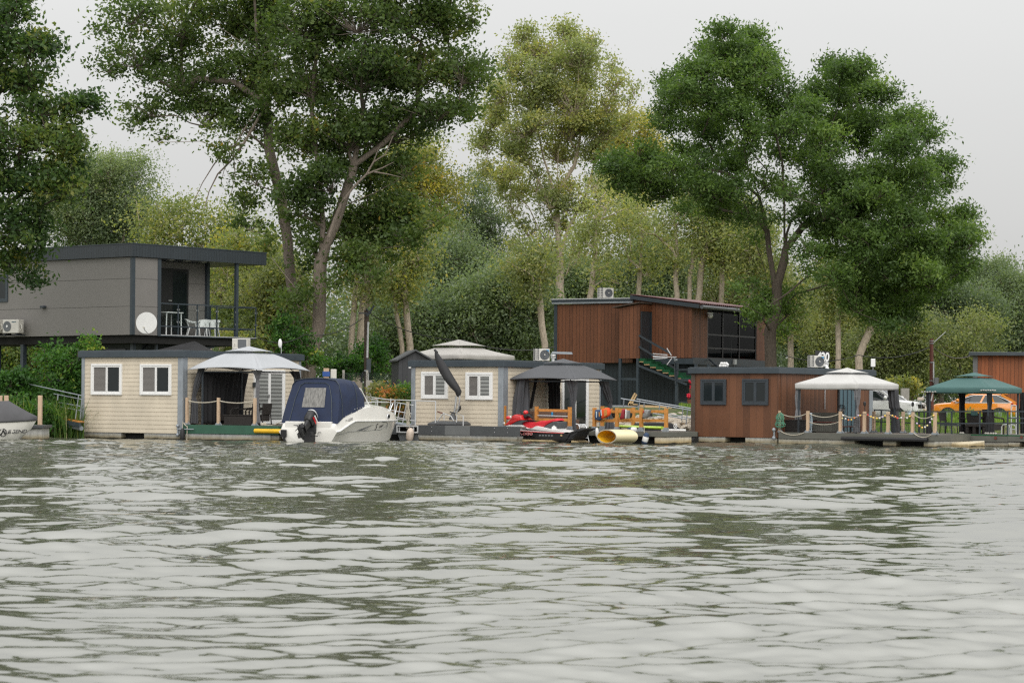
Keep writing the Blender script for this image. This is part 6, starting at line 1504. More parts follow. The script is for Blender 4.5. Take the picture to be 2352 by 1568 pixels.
# lumber on the bank
LY = 104
lz = lambda x, y: P(*q('E', x, y), LY)
t = thing('lumber_offcut', 'raw timber frame leaning behind the ramp railing', 'timber frame', lz(850, 200))
o_ = t.location
for a_, b_ in (((855, 195), (985, -40)), ((905, 180), (1005, -20)), ((845, 205), (1030, 215)), ((860, 180), (1030, 195))): MB().bar(lz(*a_) - o_, lz(*b_) - o_, .1, .09).build('beam', M['raw_wood'], t)
for k, (x0_, y0_, x1_, y1_, lab) in enumerate(((1060, 210, 1700, 242, 'long pale plank lying behind the ramp railing'), (1480, 268, 1750, 290, 'stack end of pale planks above the stones'), (1490, 295, 1700, 305, 'lower pale plank above the stones'))):
    a_, b_ = lz(x0_, y0_), lz(x1_, y1_); MB().bar((0, 0, 0), b_ - a_, .25, .10).build('plank', M['raw_wood'], None, label=lab, cat='plank', group='planks on the bank', loc=a_)
a_, b_ = lz(520, 250), lz(1480, 265); MB().tube([(0, 0, 0), b_ - a_], .12, 8).build('log', M['gutter'], None, label='long grey beam lying behind the orange railing', cat='beam', loc=a_)
# riprap stones
rr = random.Random(21); protos = []
for k in range(6):
    bm_ = MB(); rr2 = random.Random(50 + k)
    rings = []
    for i in range(6):
        tt = math.pi * (i + .12) / 5.24; rings.append([(math.sin(tt) * math.cos(j * math.pi / 4 + .2 * i) * rr2.uniform(.75, 1.1), math.sin(tt) * math.sin(j * math.pi / 4 + .2 * i) * rr2.uniform(.75, 1.1), -math.cos(tt) * .7) for j in range(8)])
    bm_.loft(rings); protos.append(bm_)
pm_ = []
for i in range(150):
    x0_, y0_ = rr.uniform(560, 2095), rr.uniform(360, 650)
    if x0_ < 1600 and rr.random() < .45: continue
    f = (y0_ - 360) / 290; Yp = 103.5 - 4.5 * f + rr.uniform(-.3, .3)
    p = P(*q('E', x0_, y0_), Yp)
    if i < 6 or not pm_:
        o = protos[len(pm_) % 6].build('rock', M['stone'], None); pm_.append(o)
    else:
        o = pm_[rr.randrange(len(pm_))].copy(); COL.objects.link(o)
    o.location = p; s_ = rr.uniform(.14, .28); o.scale = (s_ * 1.25, s_, s_ * .95); o.rotation_euler = (rr.uniform(-.5, .5), rr.uniform(-.5, .5), rr.uniform(0, 6))
    tag(o, 'rough pale limestone block on the bank behind the ramp railing', 'rock', 'limestone blocks heaped on the bank')
# ================================================================= white motorboat
al = math.radians(62); BW, BL = 2.5, 6.2
S0 = ground_pt(773, 88.0, 0)
FB = Fr((S0.x - BW / 2 * math.sin(al), S0.y + BW / 2 * math.cos(al), 0), al)
c_ = lambda x, y: q('c', x, y)
bs = lambda x, y, d=-1.22: FB.hy(c_(x, y), d)          # starboard side
bt_ = lambda x, y, d=0: FB.hx(c_(x, y), d)            # transom
tb = fthing('motorboat', 'white cabin motorboat with a navy canvas cover and tilted black outboard', 'boat', FB, 'moored boats')
def lerp_tab(tab, x):
    for (a, b_), (c, d) in zip(tab, tab[1:]):
        if x <= c: t = max(0, (x - a) / (c - a)); return b_ + (d - b_) * t
    return tab[-1][1]
def hb_(x): s_ = x / BL; return BW / 2 * (1 - max(0, (s_ - .42) / .58) ** 2.3 * .97)
zb0 = bt_(500, 1342).z
rub = [(0, zb0), (bs(850, 1345).x + .05, zb0 + .01), (bs(1000, 1240).x, bs(1000, 1245).z), (bs(1060, 1212).x, bs(1060, 1212).z), (BL, FB.hy(c_(1540, 1197), 0).z)]
zc1, zc2, zc3 = bs(870, 1152).z, bs(1030, 1090).z, bs(1225, 1005, -1.05).z
xt1, xt2, xt3 = bs(870, 1152).x, bs(1030, 1090).x, bs(1225, 1005, -1.05).x
top = [(-1, zb0 + .05), (xt1 - .28, zb0 + .08), (xt1 - .1, zb0 + .34), (xt1, zc1), (xt2, zc2), (xt3, zc3 - .02), (xt3 + .8, zc3 - .10), (BL - .5, rub[-1][1] + .22), (BL - .15, rub[-1][1] + .12), (BL, rub[-1][1] + .03)]
rings = []; NS = 40
for i in range(NS + 1):
    x = BL * i / NS; s_ = x / BL; b_ = hb_(x); zr_b = lerp_tab(rub, x); zt_b = max(lerp_tab(top, x), zr_b + .03)
    xk = x - 0; rise = max(0, (s_ - .62) / .38)
    zk = -.30 + (zr_b + .05) * rise ** 2.6; zch = .02 + (zr_b - .06) * rise ** 2.0 * .8
    pull = .45 * rise ** 1.5
    crown = (.10 + .16 * max(0, math.sin(math.pi * min(1, max(0, (s_ - .5) / .5))))) if x > xt1 + .1 else .0
    st = [(x - pull, 0, zk), (x - pull * .8, -b_ * .80, zch), (x, -b_, zr_b), (x, -b_ * 1.015, zr_b + .02), (x, -b_ * .97, zr_b + .05), (x, -b_ * (.92), zt_b - .03), (x, -b_ * (.86), zt_b), (x, -b_ * .45, zt_b + crown * .75), (x, 0, zt_b + crown)]
    rings.append(st + [(p[0], -p[1], p[2]) for p in st[-2:0:-1]])
MB().loft(rings).build('hull', M['gelcoat'], tb, smooth=35)
MB().tube([(BL * i / 30, -hb_(BL * i / 30) * 1.018, lerp_tab(rub, BL * i / 30) + .02) for i in range(31)], .016, 6).build('rub_rail', M['steel_paint'], tb, smooth=True)
# transom wall and wings
zw_ = bt_(500, 1190, xt1 - .1).z
mb = MB(); mb.box(xt1 - .22, -BW / 2 * .80, zb0, xt1 - .02, BW / 2 * .80, zw_ - .05); mb.build('transom', M['gelcoat'], tb, bevel=.03)
mb = MB(); p, r = bt_(135, 1310, -.05), bt_(205, 1400, -.05); mb.box(-.06, r.y, r.z, -.03, p.y, p.z); mb.bar((-.05, (p.y + r.y) / 2, r.z), (-.08, r.y - .05, r.z - .35), .03, .08); mb.build('trim_tab', M['black'], tb)
# canvas
def csec(x, zt__, wt, wb, zb):
    return [(x, -wb, zb), (x, -(wb * .55 + wt * .45) - .03, zb + (zt__ - zb) * .5), (x, -wt, zt__ - .22), (x, -wt * .86, zt__ - .06), (x, -wt * .5, zt__), (x, 0, zt__ + .03)]
def full(st): return st + [(p[0], -p[1], p[2]) for p in st[-2::-1]]
ztop_b = FB.hy(c_(700, 675), 0).z; xb0 = xt1 - .12
x1c = FB.hy(c_(850, 690), -.95).x; x2c = FB.hy(c_(1010, 678), -.85).x; x3c = FB.hy(c_(1150, 750), -.9).x; z3c = FB.hy(c_(1150, 750), -.9).z
secs = [full(csec(x1c, ztop_b, 1.0, 1.17, lerp_tab(top, x1c) - .12)), full(csec(x1c + .35, ztop_b + .02, 1.02, 1.18, lerp_tab(top, x1c + .35) - .06)), full(csec(x2c, ztop_b + .0, 1.0, 1.15, lerp_tab(top, x2c) - .05)), full(csec((x2c + x3c) / 2, (ztop_b + z3c) / 2 + .07, .95, 1.12, lerp_tab(top, (x2c + x3c) / 2) - .05)), full(csec(x3c, z3c, .86, 1.05, lerp_tab(top, x3c) - .05))]
def bp_(u, v, o=.015): return (xb0 + (x1c + .02 - xb0) * v - o, (-1.22 + 2.44 * u) * (1 - .17 * v ** 1.3), (zw_ - .12) + (ztop_b - zw_ + .12 - .20 * abs(2 * u - 1) ** 5) * v + .03 * math.sin(math.pi * v) + o * .5)
cv = MB(); cv.loft(secs, closed=False, caps=False)
cv.sheet(lambda u, v: bp_(u, v, 0), 24, 14)
# side closing panels between slanted back and first section
for sgn in (-1, 1):
    a = [(xb0 + (x1c + .02 - xb0) * v, sgn * 1.22 * (1 - .17 * v ** 1.3), (zw_ - .12) + (ztop_b - zw_ + .12 - .20) * v) for v in [k / 8 for k in range(9)]]
    sp3 = [Vector((p_[0] + .02, -sgn * p_[1], p_[2])) for p_ in csec(x1c, ztop_b, 1.0, 1.17, lerp_tab(top, x1c) - .12)[:3]]
    b_ = [sp3[0].lerp(sp3[1], k / 4) for k in range(5)] + [sp3[1].lerp(sp3[2], k / 4) for k in range(1, 5)]
    cv.loft([a, b_], closed=False, caps=False)
cv.build('canopy', M['navy'], tb, smooth=45)
can = tb.children[-1]
MB().sheet(lambda u, v: bp_(.68 - .42 * u, .34 + .44 * v, .018), 10, 8).build('rear_window', M['vinyl_window'], can)
mb = MB()
mb.tube([bp_(.86, .03), bp_(.84, .55), bp_(.80, .84), bp_(.72, .9), bp_(.28, .9), bp_(.2, .84), bp_(.14, .55), bp_(.10, .03)], .014, 5)
for sc in secs[:1] + secs[2:3]: mb.tube([(p[0] - .005, p[1] * 1.01, p[2] + .004) for p in sc], .013, 5)
mb.build('piping', M['slate'], can)
# windscreen and cuddy hatch
xw1, zw1 = x3c + .75, lerp_tab(top, x3c + .8) + .15
wsr = [[(x3c + .03, y * .85, z3c - .02 - .14 * abs(y) ** 3), (xw1 - .25 * abs(y) ** 2, y * .95, zw1 - .1 * abs(y))] for y in (-1, -.7, -.35, 0, .35, .7, 1)]
MB().loft(wsr, closed=False, caps=False).build('windscreen', M['tint_glass'], tb)
mb = MB(); mb.tube([p[0] for p in wsr], .02, 5); mb.tube([p[1] for p in wsr], .02, 5)
for k in (0, 3, 6): mb.tube(wsr[k], .02, 5)
mb.build('windscreen_frame', M['white'], tb)
# bow rail
rl_ = lambda x, y, d: FB.hy(c_(x, y), d)
for sgn, nm in ((-1, 0), (1, 1)):
    k = (lambda x: hb_(x) * .8)
    xs0 = BL - 1.75
    pts = [(xs0, sgn * hb_(xs0) * .78, lerp_tab(top, xs0)), (xs0 + .3, sgn * hb_(xs0 + .3) * .8, lerp_tab(top, xs0) + .30), (xs0 + .9, sgn * hb_(xs0 + .9) * .85, lerp_tab(top, xs0) + .36), (BL - .25, sgn * .22, lerp_tab(top, xs0) + .36), (BL + .05, sgn * .10, lerp_tab(top, xs0) + .32), (BL - .25, sgn * .16, lerp_tab(top, BL - .3))]
    MB().tube(pts, .02, 6).build('bow_rail', M['steel'], tb, smooth=True)
    MB().tube([(BL - .8, sgn * hb_(BL - .8) * .8, lerp_tab(top, BL - .8)), (BL - .7, sgn * hb_(BL - .7) * .85, lerp_tab(top, xs0) + .36)], .018, 6).build('stanchion', M['steel'], tb)
p = FB.hy(c_(1408, 1142), -.85); n_ = MB(); n_.lathe([(.085, -.02), (.10, 0), (.10, .02), (.07, .03)], (p.x, -hb_(p.x) * .985 , p.z), 18, ax='y'); n_.build('porthole', M['steel'], tb, smooth=30)
MB().lathe([(.07, -.032), (.01, -.033)], (p.x, -hb_(p.x) * .985, p.z), 14, ax='y').build('porthole_glass', M['glass_dark'], tb)
def side_bend(z_off=0):
    def f(p):
        x = p.x; zr_b = lerp_tab(rub, x); zt_b = max(lerp_tab(top, x), zr_b + .03); b_ = hb_(x)
        if p.z > zr_b + .05: f_2 = min(1, (p.z - zr_b - .05) / max(.02, zt_b - .08 - zr_b)); yy = b_ * (.97 - .07 * f_2)
        else: f_2 = max(0, min(1, (p.z - .02) / max(.05, zr_b - .02))); yy = b_ * (.80 + .20 * f_2)
        return Vector((x, -yy - .012, p.z))
    return f
p, r = bs(957, 1212), bs(1058, 1188)
text('H-32097', 'registration_lettering', M['ink'], tb, (p.x, -1, p.z), (1, 0, (r.z - p.z) / (r.x - p.x) * .9), (0, 0, 1), .15, 0, bold=.008, stretch=.95, bend=side_bend())
p, r = bs(1283, 1318, -1.05), bs(1368, 1285, -1.0)
text('S', 'name_lettering', M['ink'], tb, (p.x - .02, -1, p.z), (1, 0, .18), (.25, 0, 1), .36, 0, bold=.01, stretch=.7, bend=side_bend())
text('aver', 'name_lettering', M['ink'], tb, (p.x + .28, -1, p.z + .08), (1, 0, .18), (.3, 0, 1), .20, 0, bold=.012, stretch=.85, bend=side_bend())
mb = MB(); bd = side_bend()
for pl in ([(1085, 1322), (1150, 1320), (1285, 1243)], [(1165, 1326), (1185, 1324), (1262, 1275)]):
    v3 = [bs(*a_, -1.15) for a_ in pl]
    tri = []
    for k in range(9): tri.append((bd(v3[0].lerp(v3[2], k / 8)), bd(v3[1].lerp(v3[2], k / 8))))
    mb.loft([[a_, b_] for a_, b_ in tri], closed=False, caps=False)
mb.build('dart_stripe', M['gutter'], tb)
mb = MB(); mb.tube([bd(bs(x, y, -1.0)) for x, y in ((1345, 1215), (1400, 1212), (1435, 1232), (1442, 1265), (1430, 1300))], .008, 4); mb.tube([bd(bs(x, y, -1.2)) for x, y in ((820, 1382), (880, 1370), (1000, 1338), (1200, 1325), (1400, 1312), (1500, 1250))], .006, 4); mb.build('pinstripe', M['gutter'], tb)
mb = MB()
for x, y in ((1055, 1055), (1085, 1045), (1120, 1035), (1150, 1030), (940, 1140), (985, 1122), (1010, 1100)): p = FB.hy(c_(x, y), -1.14); mb.ball((p.x, -1.17, p.z), .014, 6, 4)
mb.build('canvas_snaps', M['white'], can)
# outboard motor, tilted up
m0 = bt_(505, 1250, -.12); oy = m0.y; oz = m0.z
ot = MB()
ot_ang = .92
def om(x, y, z):   # motor frame: z along the shaft upwards, x forward
    ca, sa_ = math.cos(ot_ang), math.sin(ot_ang)
    return Vector((-.22 + x * ca + z * sa_ * .9, oy + y, oz + .05 - x * sa_ + z * ca))
def oring(z, lx, wy, cx=0, n=14, pw=.75):
    out = []
    for j in range(n):
        t_ = 2 * math.pi * j / n; c, s_ = math.cos(t_), math.sin(t_)
        out.append(om(cx + lx * abs(c) ** pw * (1 if c > 0 else -1), wy * abs(s_) ** pw * (1 if s_ > 0 else -1), z))
    return out
eng = MB().loft([oring(-.02, .20, .15, -.03), oring(.08, .26, .19, -.04), oring(.30, .27, .20, -.05), oring(.46, .24, .18, -.06), oring(.56, .15, .12, -.07)]).build('outboard_motor', M['black'], tb, smooth=50)
MB().loft([oring(.40, .262, .196, -.055), oring(.44, .256, .190, -.058), oring(.47, .24, .182, -.06)], caps=False).build('cowl_band', M['steel_paint'], eng, smooth=50)
MB().loft([oring(-.62, .10, .035, -.02), oring(-.40, .13, .05, -.02), oring(-.02, .17, .10, -.03)]).build('midsection', M['black'], eng, smooth=50)
gc = MB(); gx = [(-.36, .03), (-.30, .06), (-.1, .075), (.12, .07), (.26, .03)]
gc.loft([[om(x - .02, r_ * math.cos(j * .628), -.66 + r_ * math.sin(j * .628)) for j in range(10)] for x, r_ in gx]); gc.prism([om(-.2, -.01, -.70), om(.1, -.01, -.70), om(-.02, -.01, -.92), om(-.2, -.01, -.90)], Vector((0, .02, 0)))
gc.prism([om(-.30, -.13, -.45), om(.16, -.10, -.45), om(.16, .10, -.45), om(-.30, .13, -.45)], om(0, 0, .02) - om(0, 0, 0)); gc.build('gearcase', M['black'], eng, smooth=40)
pr = MB()
for k in range(3):
    a = k * 2.094 + .5
    def blade(u, v):
        r_ = .06 + .15 * u; t_ = a + (v - .5) * (1.1 - .3 * u); return tuple(om(-.36 + .10 * (v - .5), r_ * math.cos(t_), -.66 + r_ * math.sin(t_)))
    pr.sheet(blade, 5, 5)
pr.build('propeller', M['rubber'], eng, thick=.012)
br = MB(); p = bt_(450, 1390, -.1); br.box(-.3, oy - .16, -.05, -.02, oy + .16, oz - .25); br.box(-.1, oy - .2, oz - .3, .0, oy + .2, oz + .1); br.build('clamp_bracket', M['rubber'], eng, bevel=.02)
dc = MB()
for z0_, hgt, mm in ((.10, .10, 0), (.22, .08, 1)):
    dc.add([om(-.20, -.201, z0_), om(.14, -.201, z0_ + .02), om(.10, -.201, z0_ + hgt), om(-.16, -.201, z0_ + hgt)], [(0, 1, 2, 3)], mm)
dc.build('decal', [M['red'], M['white']], eng)
MB().tube([bt_(510, 1390, -.3), bt_(600, 1390, -.3), bt_(603, 1345, -.1), bt_(640, 1345, -.05)], .015, 6).build('swim_step_tube', M['black'], tb)
mb = MB(); mb.tube([bt_(500, 1150, .2) + Vector((0, .9, -.3)), bt_(240, 1150, .6), bt_(60, 1230, 1.0) + Vector((-.3, 1.2, 0))], .012, 5)
# mooring line from the boat stern to the green deck
a_, b_ = P(*c_(215, 1160), 89.8), H1.wor((.4, H1.hx(q('C', 1440, 1210), .4).y, zd1 + .05)); mb = MB()
mb.tube(sag((0, 0, 0), b_ - a_, .12), .018, 5); mb.ball(b_ - a_, .07); mb.ball(b_ - a_ + Vector((.1, .05, .02)), .06)
mb.build('mooring_rope', M['rope'], None, smooth=True, label='pale mooring rope from the motorboat stern to a knot on the green edged deck', cat='rope', loc=a_)
# ================================================================= pillow shapes for small craft
def pillow(fr, uvs, xf, xb, m, name, parent, ax='x', taper=None, soft=.08, smooth=50, bevel=0):
    pts = [(fr.hx(u, xf) if ax == 'x' else fr.hy(u, xf)) for u in uvs]
    a = [(p.y if ax == 'x' else p.x, p.z) for p in pts]; ca = sum(p[0] for p in a) / len(a); cz_ = sum(p[1] for p in a) / len(a)
    mid = (xf + xb) / 2; hw = (xb - xf) / 2; rings = []
    for k, s_ in ((-1, 1 - soft * 1.6), (-.93, 1 - soft * .5), (-.78, 1), (-.3, 1.0), (.3, 1.0), (.78, 1), (.93, 1 - soft * .5), (1, 1 - soft * 1.6)):
        rg = []
        for (t_, z) in a:
            tp_ = taper(t_) if taper else 1
            y = mid + hw * k * tp_; tt = ca + (t_ - ca) * (s_ * .5 + .5); zz = cz_ + (z - cz_) * s_
            rg.append((y, tt, zz) if ax == 'x' else (tt, y, zz))
        rings.append(rg)
    return MB().loft(rings).build(name, m, parent, smooth=smooth, bevel=bevel)
D_ = lambda *l: [q('D', x, y) for x, y in l]
tp = fthing('water_scooter', 'red white and black water scooter parked behind the dark grey panels', 'water scooter', H2, 'water scooters')
x0p, x1p = -1.22, -.22
yn = H2.hx(q('D', 100, 570), x0p).y; ys_ = H2.hx(q('D', 1640, 800), x0p).y
tap = lambda y: max(.12, 1 - max(0, (y - (yn - 1.3)) / 1.3) ** 1.8)
hull = pillow(H2, D_((130, 600), (560, 690), (1000, 712), (1540, 735), (1680, 745), (1640, 820), (1560, 955), (1420, 945), (1000, 880), (480, 865), (250, 760)), x0p, x1p, M['black'], 'hull', tp, taper=tap)
pillow(H2, D_((98, 578), (180, 553), (420, 556), (560, 556), (600, 595), (720, 636), (830, 628), (910, 580), (1060, 610), (1280, 660), (1440, 680), (1620, 715), (1540, 735), (1000, 712), (560, 690), (130, 600)), x0p + .0, x1p, M['white'], 'deck_shell', tp, taper=tap, soft=.02)
mb = MB(); mb.tube([H2.hx(u, x0p - .0) + Vector((-.012, 0, -.0)) for u in D_((560, 693), (1000, 716), (1540, 738))], .014, 5); mb.build('stripe', M['red'], tp)
pillow(H2, D_((108, 562), (180, 480), (280, 405), (290, 360), (360, 325), (440, 315), (500, 335), (560, 330), (580, 420), (640, 440), (560, 450), (430, 482), (330, 530), (260, 552)), x0p + .12, x1p - .12, M['red'], 'hood', tp, taper=tap, soft=.12)
pillow(H2, D_((262, 548), (430, 480), (560, 448), (690, 458), (580, 500), (550, 580), (430, 565)), x0p + .06, x1p - .06, M['panel_dark'], 'side_panel', tp, taper=tap, soft=.05)
pillow(H2, D_((545, 525), (600, 490), (680, 480), (870, 510), (1010, 460), (1150, 455), (1290, 420), (1370, 405), (1412, 455), (1300, 475), (1180, 535), (1080, 605), (920, 582), (830, 625), (720, 635), (640, 595), (560, 565)), x0p + .24, x1p - .24, M['red_seat'], 'seat', tp, soft=.14)
pillow(H2, D_((1080, 606), (1180, 538), (1300, 478), (1400, 478), (1416, 505), (1395, 630), (1260, 662)), x0p + .18, x1p - .18, M['panel_dark'], 'rear_cowl', tp, soft=.08)
pillow(H2, D_((1266, 602), (1310, 562), (1362, 602), (1370, 662), (1270, 657)), x0p + .14, x1p - .14, M['white'], 'rear_box', tp, soft=.08)
MB().tube([H2.hx(u, x0p + .3) for u in D_((1405, 480), (1395, 660))], .03, 6).build('grab_post', M['steel_paint'], tp)
pillow(H2, D_((570, 300), (640, 250), (700, 300), (750, 335), (690, 400), (600, 432), (560, 420)), x0p + .34, x1p - .34, M['black'], 'steering_column', tp, soft=.15)
for a_, b_ in (((555, 222), (650, 300)), ((700, 320), (852, 388))): MB().tube([H2.hx(u, x0p + (.1 if a_[0] > 600 else .8)) for u in D_(a_, b_)], .03, 6).build('handlebar', M['black'], tp, smooth=True)
p = H2.hx(q('D', 690, 275), x0p + .4); MB().ball((p.x, p.y, p.z), .105, 10, 7, (1, .95, .8)).build('steering_pod', M['red'], tp, smooth=True)
p = H2.hx(q('D', 352, 378), x0p + .22); MB().ball((p.x - .02, p.y, p.z), .045, 8, 6).build('headlight', M['white'], tp, smooth=True)
p = H2.hx(q('D', 300, 395), x0p + .16); MB().ball((p.x - .02, p.y, p.z), .09, 8, 6, (.6, 1.2, .8)).build('mirror', M['red'], tp, smooth=True)
p = H2.hx(q('D', 212, 512), x0p + .2); MB().ball((p.x - .02, p.y, p.z), .04, 8, 6, (.3, 1, 1)).build('round_emblem', M['white'], tp, smooth=True)
pillow(H2, D_((1490, 790), (1640, 725), (1880, 632), (1985, 625), (1990, 648), (1850, 700), (1830, 760), (1750, 870), (1640, 945), (1560, 962), (1490, 880)), x0p + .08, x1p - .08, M['rubber'], 'boarding_platform', tp, soft=.06)
mb = MB()
for a_, b_ in (((1500, 800), (1830, 690)), ((1560, 960), (1840, 720)), ((1520, 860), (1760, 850))): mb.tube([H2.hx(u, x0p + .06) for u in D_(a_, b_)], .022, 6)
mb.build('step_frame', M['black'], tp)
p, r = H2.hx(q('D', 970, 790), x0p - .0), H2.hx(q('D', 1305, 800), x0p - .0)
vt = MB()
for k in range(5): y = p.y + (r.y - p.y) * (k + .5) / 5; vt.ball((x0p - .0, y, p.z), .04, 8, 5, (.4, 1.4, .8))
vt.build('vent_holes', M['gutter'], tp)
p, r = H2.hx(q('D', 458, 772), x0p), H2.hx(q('D', 846, 772), x0p)
text('SEA-DOO', 'lettering_outline', M['white'], tp, (x0p - .012, p.y, p.z - .005), (0, -1, -.0), (0, 0, 1), .135, 0, bold=.055, spacing=1.06, stretch=(p.y - r.y) / .135 / 4.55)
text('SEA-DOO', 'lettering', M['red'], tp, (x0p - .018, p.y, p.z - .005), (0, -1, 0), (0, 0, 1), .135, 0, bold=.012, spacing=1.06, stretch=(p.y - r.y) / .135 / 4.55)
MB().box(x0p - .012, H2.hx(q('D', 1508, 790), x0p).y, H2.hx(q('D', 1508, 805), x0p).z, x0p + .02, H2.hx(q('D', 1466, 790), x0p).y, H2.hx(q('D', 1508, 768), x0p).z).build('sticker', M['raw_wood'], tp)
DG = 'floating scooter docks'
t = fthing('scooter_dock', 'cream floating dock under the red water scooter', 'dock', H2, DG)
pillow(H2, D_((432, 985), (482, 872), (1240, 895), (1500, 972), (1500, 985)), x0p - .12, x1p + .1, M['cream_float'], 'dock_body', t, soft=.0)
p = H2.hx(q('D', 1055, 950), x0p - .13); MB().box(x0p - .14, p.y - .09, p.z - .03, x0p - .11, p.y + .09, p.z + .03).build('cleat_hole', M['black'], t)
t = fthing('scooter_dock', 'small cream float wedge right of the red water scooter stern', 'dock', H2, DG)
pillow(H2, D_((1690, 985), (1712, 900), (1745, 900), (1900, 970), (1900, 985)), x0p + .1, x1p, M['cream_float'], 'dock_body', t, soft=.0)
# covered scooter
FC = Fr((P(1560, 1000, 92.6).x, 92.6, 0), 0)
tc_ = fthing('water_scooter', 'water scooter under a black cover beside the brown houseboat', 'water scooter', FC, 'water scooters')
El = lambda *l: [q('E', x, y) for x, y in l]
pillow(FC, El((960, 600), (1000, 548), (1250, 530), (1700, 542), (1740, 575), (1800, 600), (1900, 675), (2150, 722), (2212, 785), (2190, 815), (2100, 830), (1900, 800), (1640, 780), (1100, 770)), 0, 1.05, M['black_cover'], 'cover', tc_, ax='y', soft=.08)
pillow(FC, El((1100, 772), (1640, 782), (1900, 802), (2180, 818), (2140, 895), (1960, 945), (1880, 968), (1640, 900), (1150, 890)), .05, 1.0, M['rubber'], 'hull', tc_, ax='y', soft=.06)
pillow(FC, El((1690, 805), (1800, 815), (1825, 880), (1700, 870)), .02, .2, M['blue'], 'side_graphic', tc_, ax='y', soft=.05)
p = FC.hy(q('E', 1772, 605), -.03); mb = MB(); mb.tube([(p.x + .06 * math.cos(a_), -.04, p.z + .09 * math.sin(a_)) for a_ in [k * .5236 for k in range(13)]], .016, 5); mb.tube([(p.x - .02, -.04, p.z - .05), (p.x + .03, -.04, p.z + .05)], .014, 5); mb.build('emblem', M['white'], tc_)
MB().tube([FC.hy(q('E', 2040, 900), .3), FC.hy(q('E', 2045, 935), .3)], .03, 6).build('drain_tube', M['rubber'], tc_)
t = fthing('scooter_dock', 'cream float wedge under the covered water scooter', 'dock', FC, DG)
pillow(FC, El((1580, 975), (1625, 905), (1850, 968), (1850, 985)), .0, 1.2, M['cream_float'], 'dock_body', t, ax='y', soft=0)
pillow(FC, El((1920, 985), (1960, 938), (2000, 935), (2150, 970), (2150, 985)), .5, 1.2, M['cream_float'], 'dock_body', t, ax='y', soft=0)
p = P(*q('E', 1530, 690), 91.0); MB().box(0, 0, 0, 1.55 * .6, .25, .07).build('foam_board', M['white'], None, bevel=.02, label='white foam strip lying between the last orange post and the covered scooter', cat='board', loc=(P(*q('E', 1495, 690), 91.2).x, 91.2, P(*q('E', 1495, 700), 91.2).z))
# rolled floating mat
pc = P(*q('E', 430, 822), 89.4)
t = thing('foam_mat', 'rolled up floating foam mat, cream outside and yellow inside', 'float mat', (pc.x, pc.y, 0))
axd = Vector((.74, .67, 0)); pd = Vector((.67, -.74, 0)); A_, B_2, Lm = .56, .285, 1.12
zc_ = P(*q('E', 430, 958), 89.4).z + B_2
def spiral(s_, r_off):
    tt = -1.95 + s_ * 2 * math.pi * 1.28; k = 1 - .16 * s_
    return (A_ * k - r_off) * math.cos(tt), (B_2 * k - r_off) * math.sin(tt) - .02 * s_
def roll(off):
    def f(u, v):
        a, b_ = spiral(u, off); p = axd * (Lm * v) - pd * a; return (p.x, p.y, zc_ + b_)
    return f
n = 64
o_ = MB(); o_.sheet(roll(0), n, 4); o_.build('outer_face', M['pipe_out'], t, smooth=True)
o_ = MB(); o_.sheet(roll(.035), n, 4); o_.build('inner_face', M['pipe_in'], t, smooth=True)
o_ = MB(); f0, f1 = roll(0), roll(.035)
for v in (0, 1): o_.loft([[f0(k / n, v), f1(k / n, v)] for k in range(n + 1)], closed=False, caps=False)
for u in (0, 1): o_.loft([[f0(u, k / 4), f1(u, k / 4)] for k in range(5)], closed=False, caps=False)
o_.build('cut_edge', M['rope'], t)
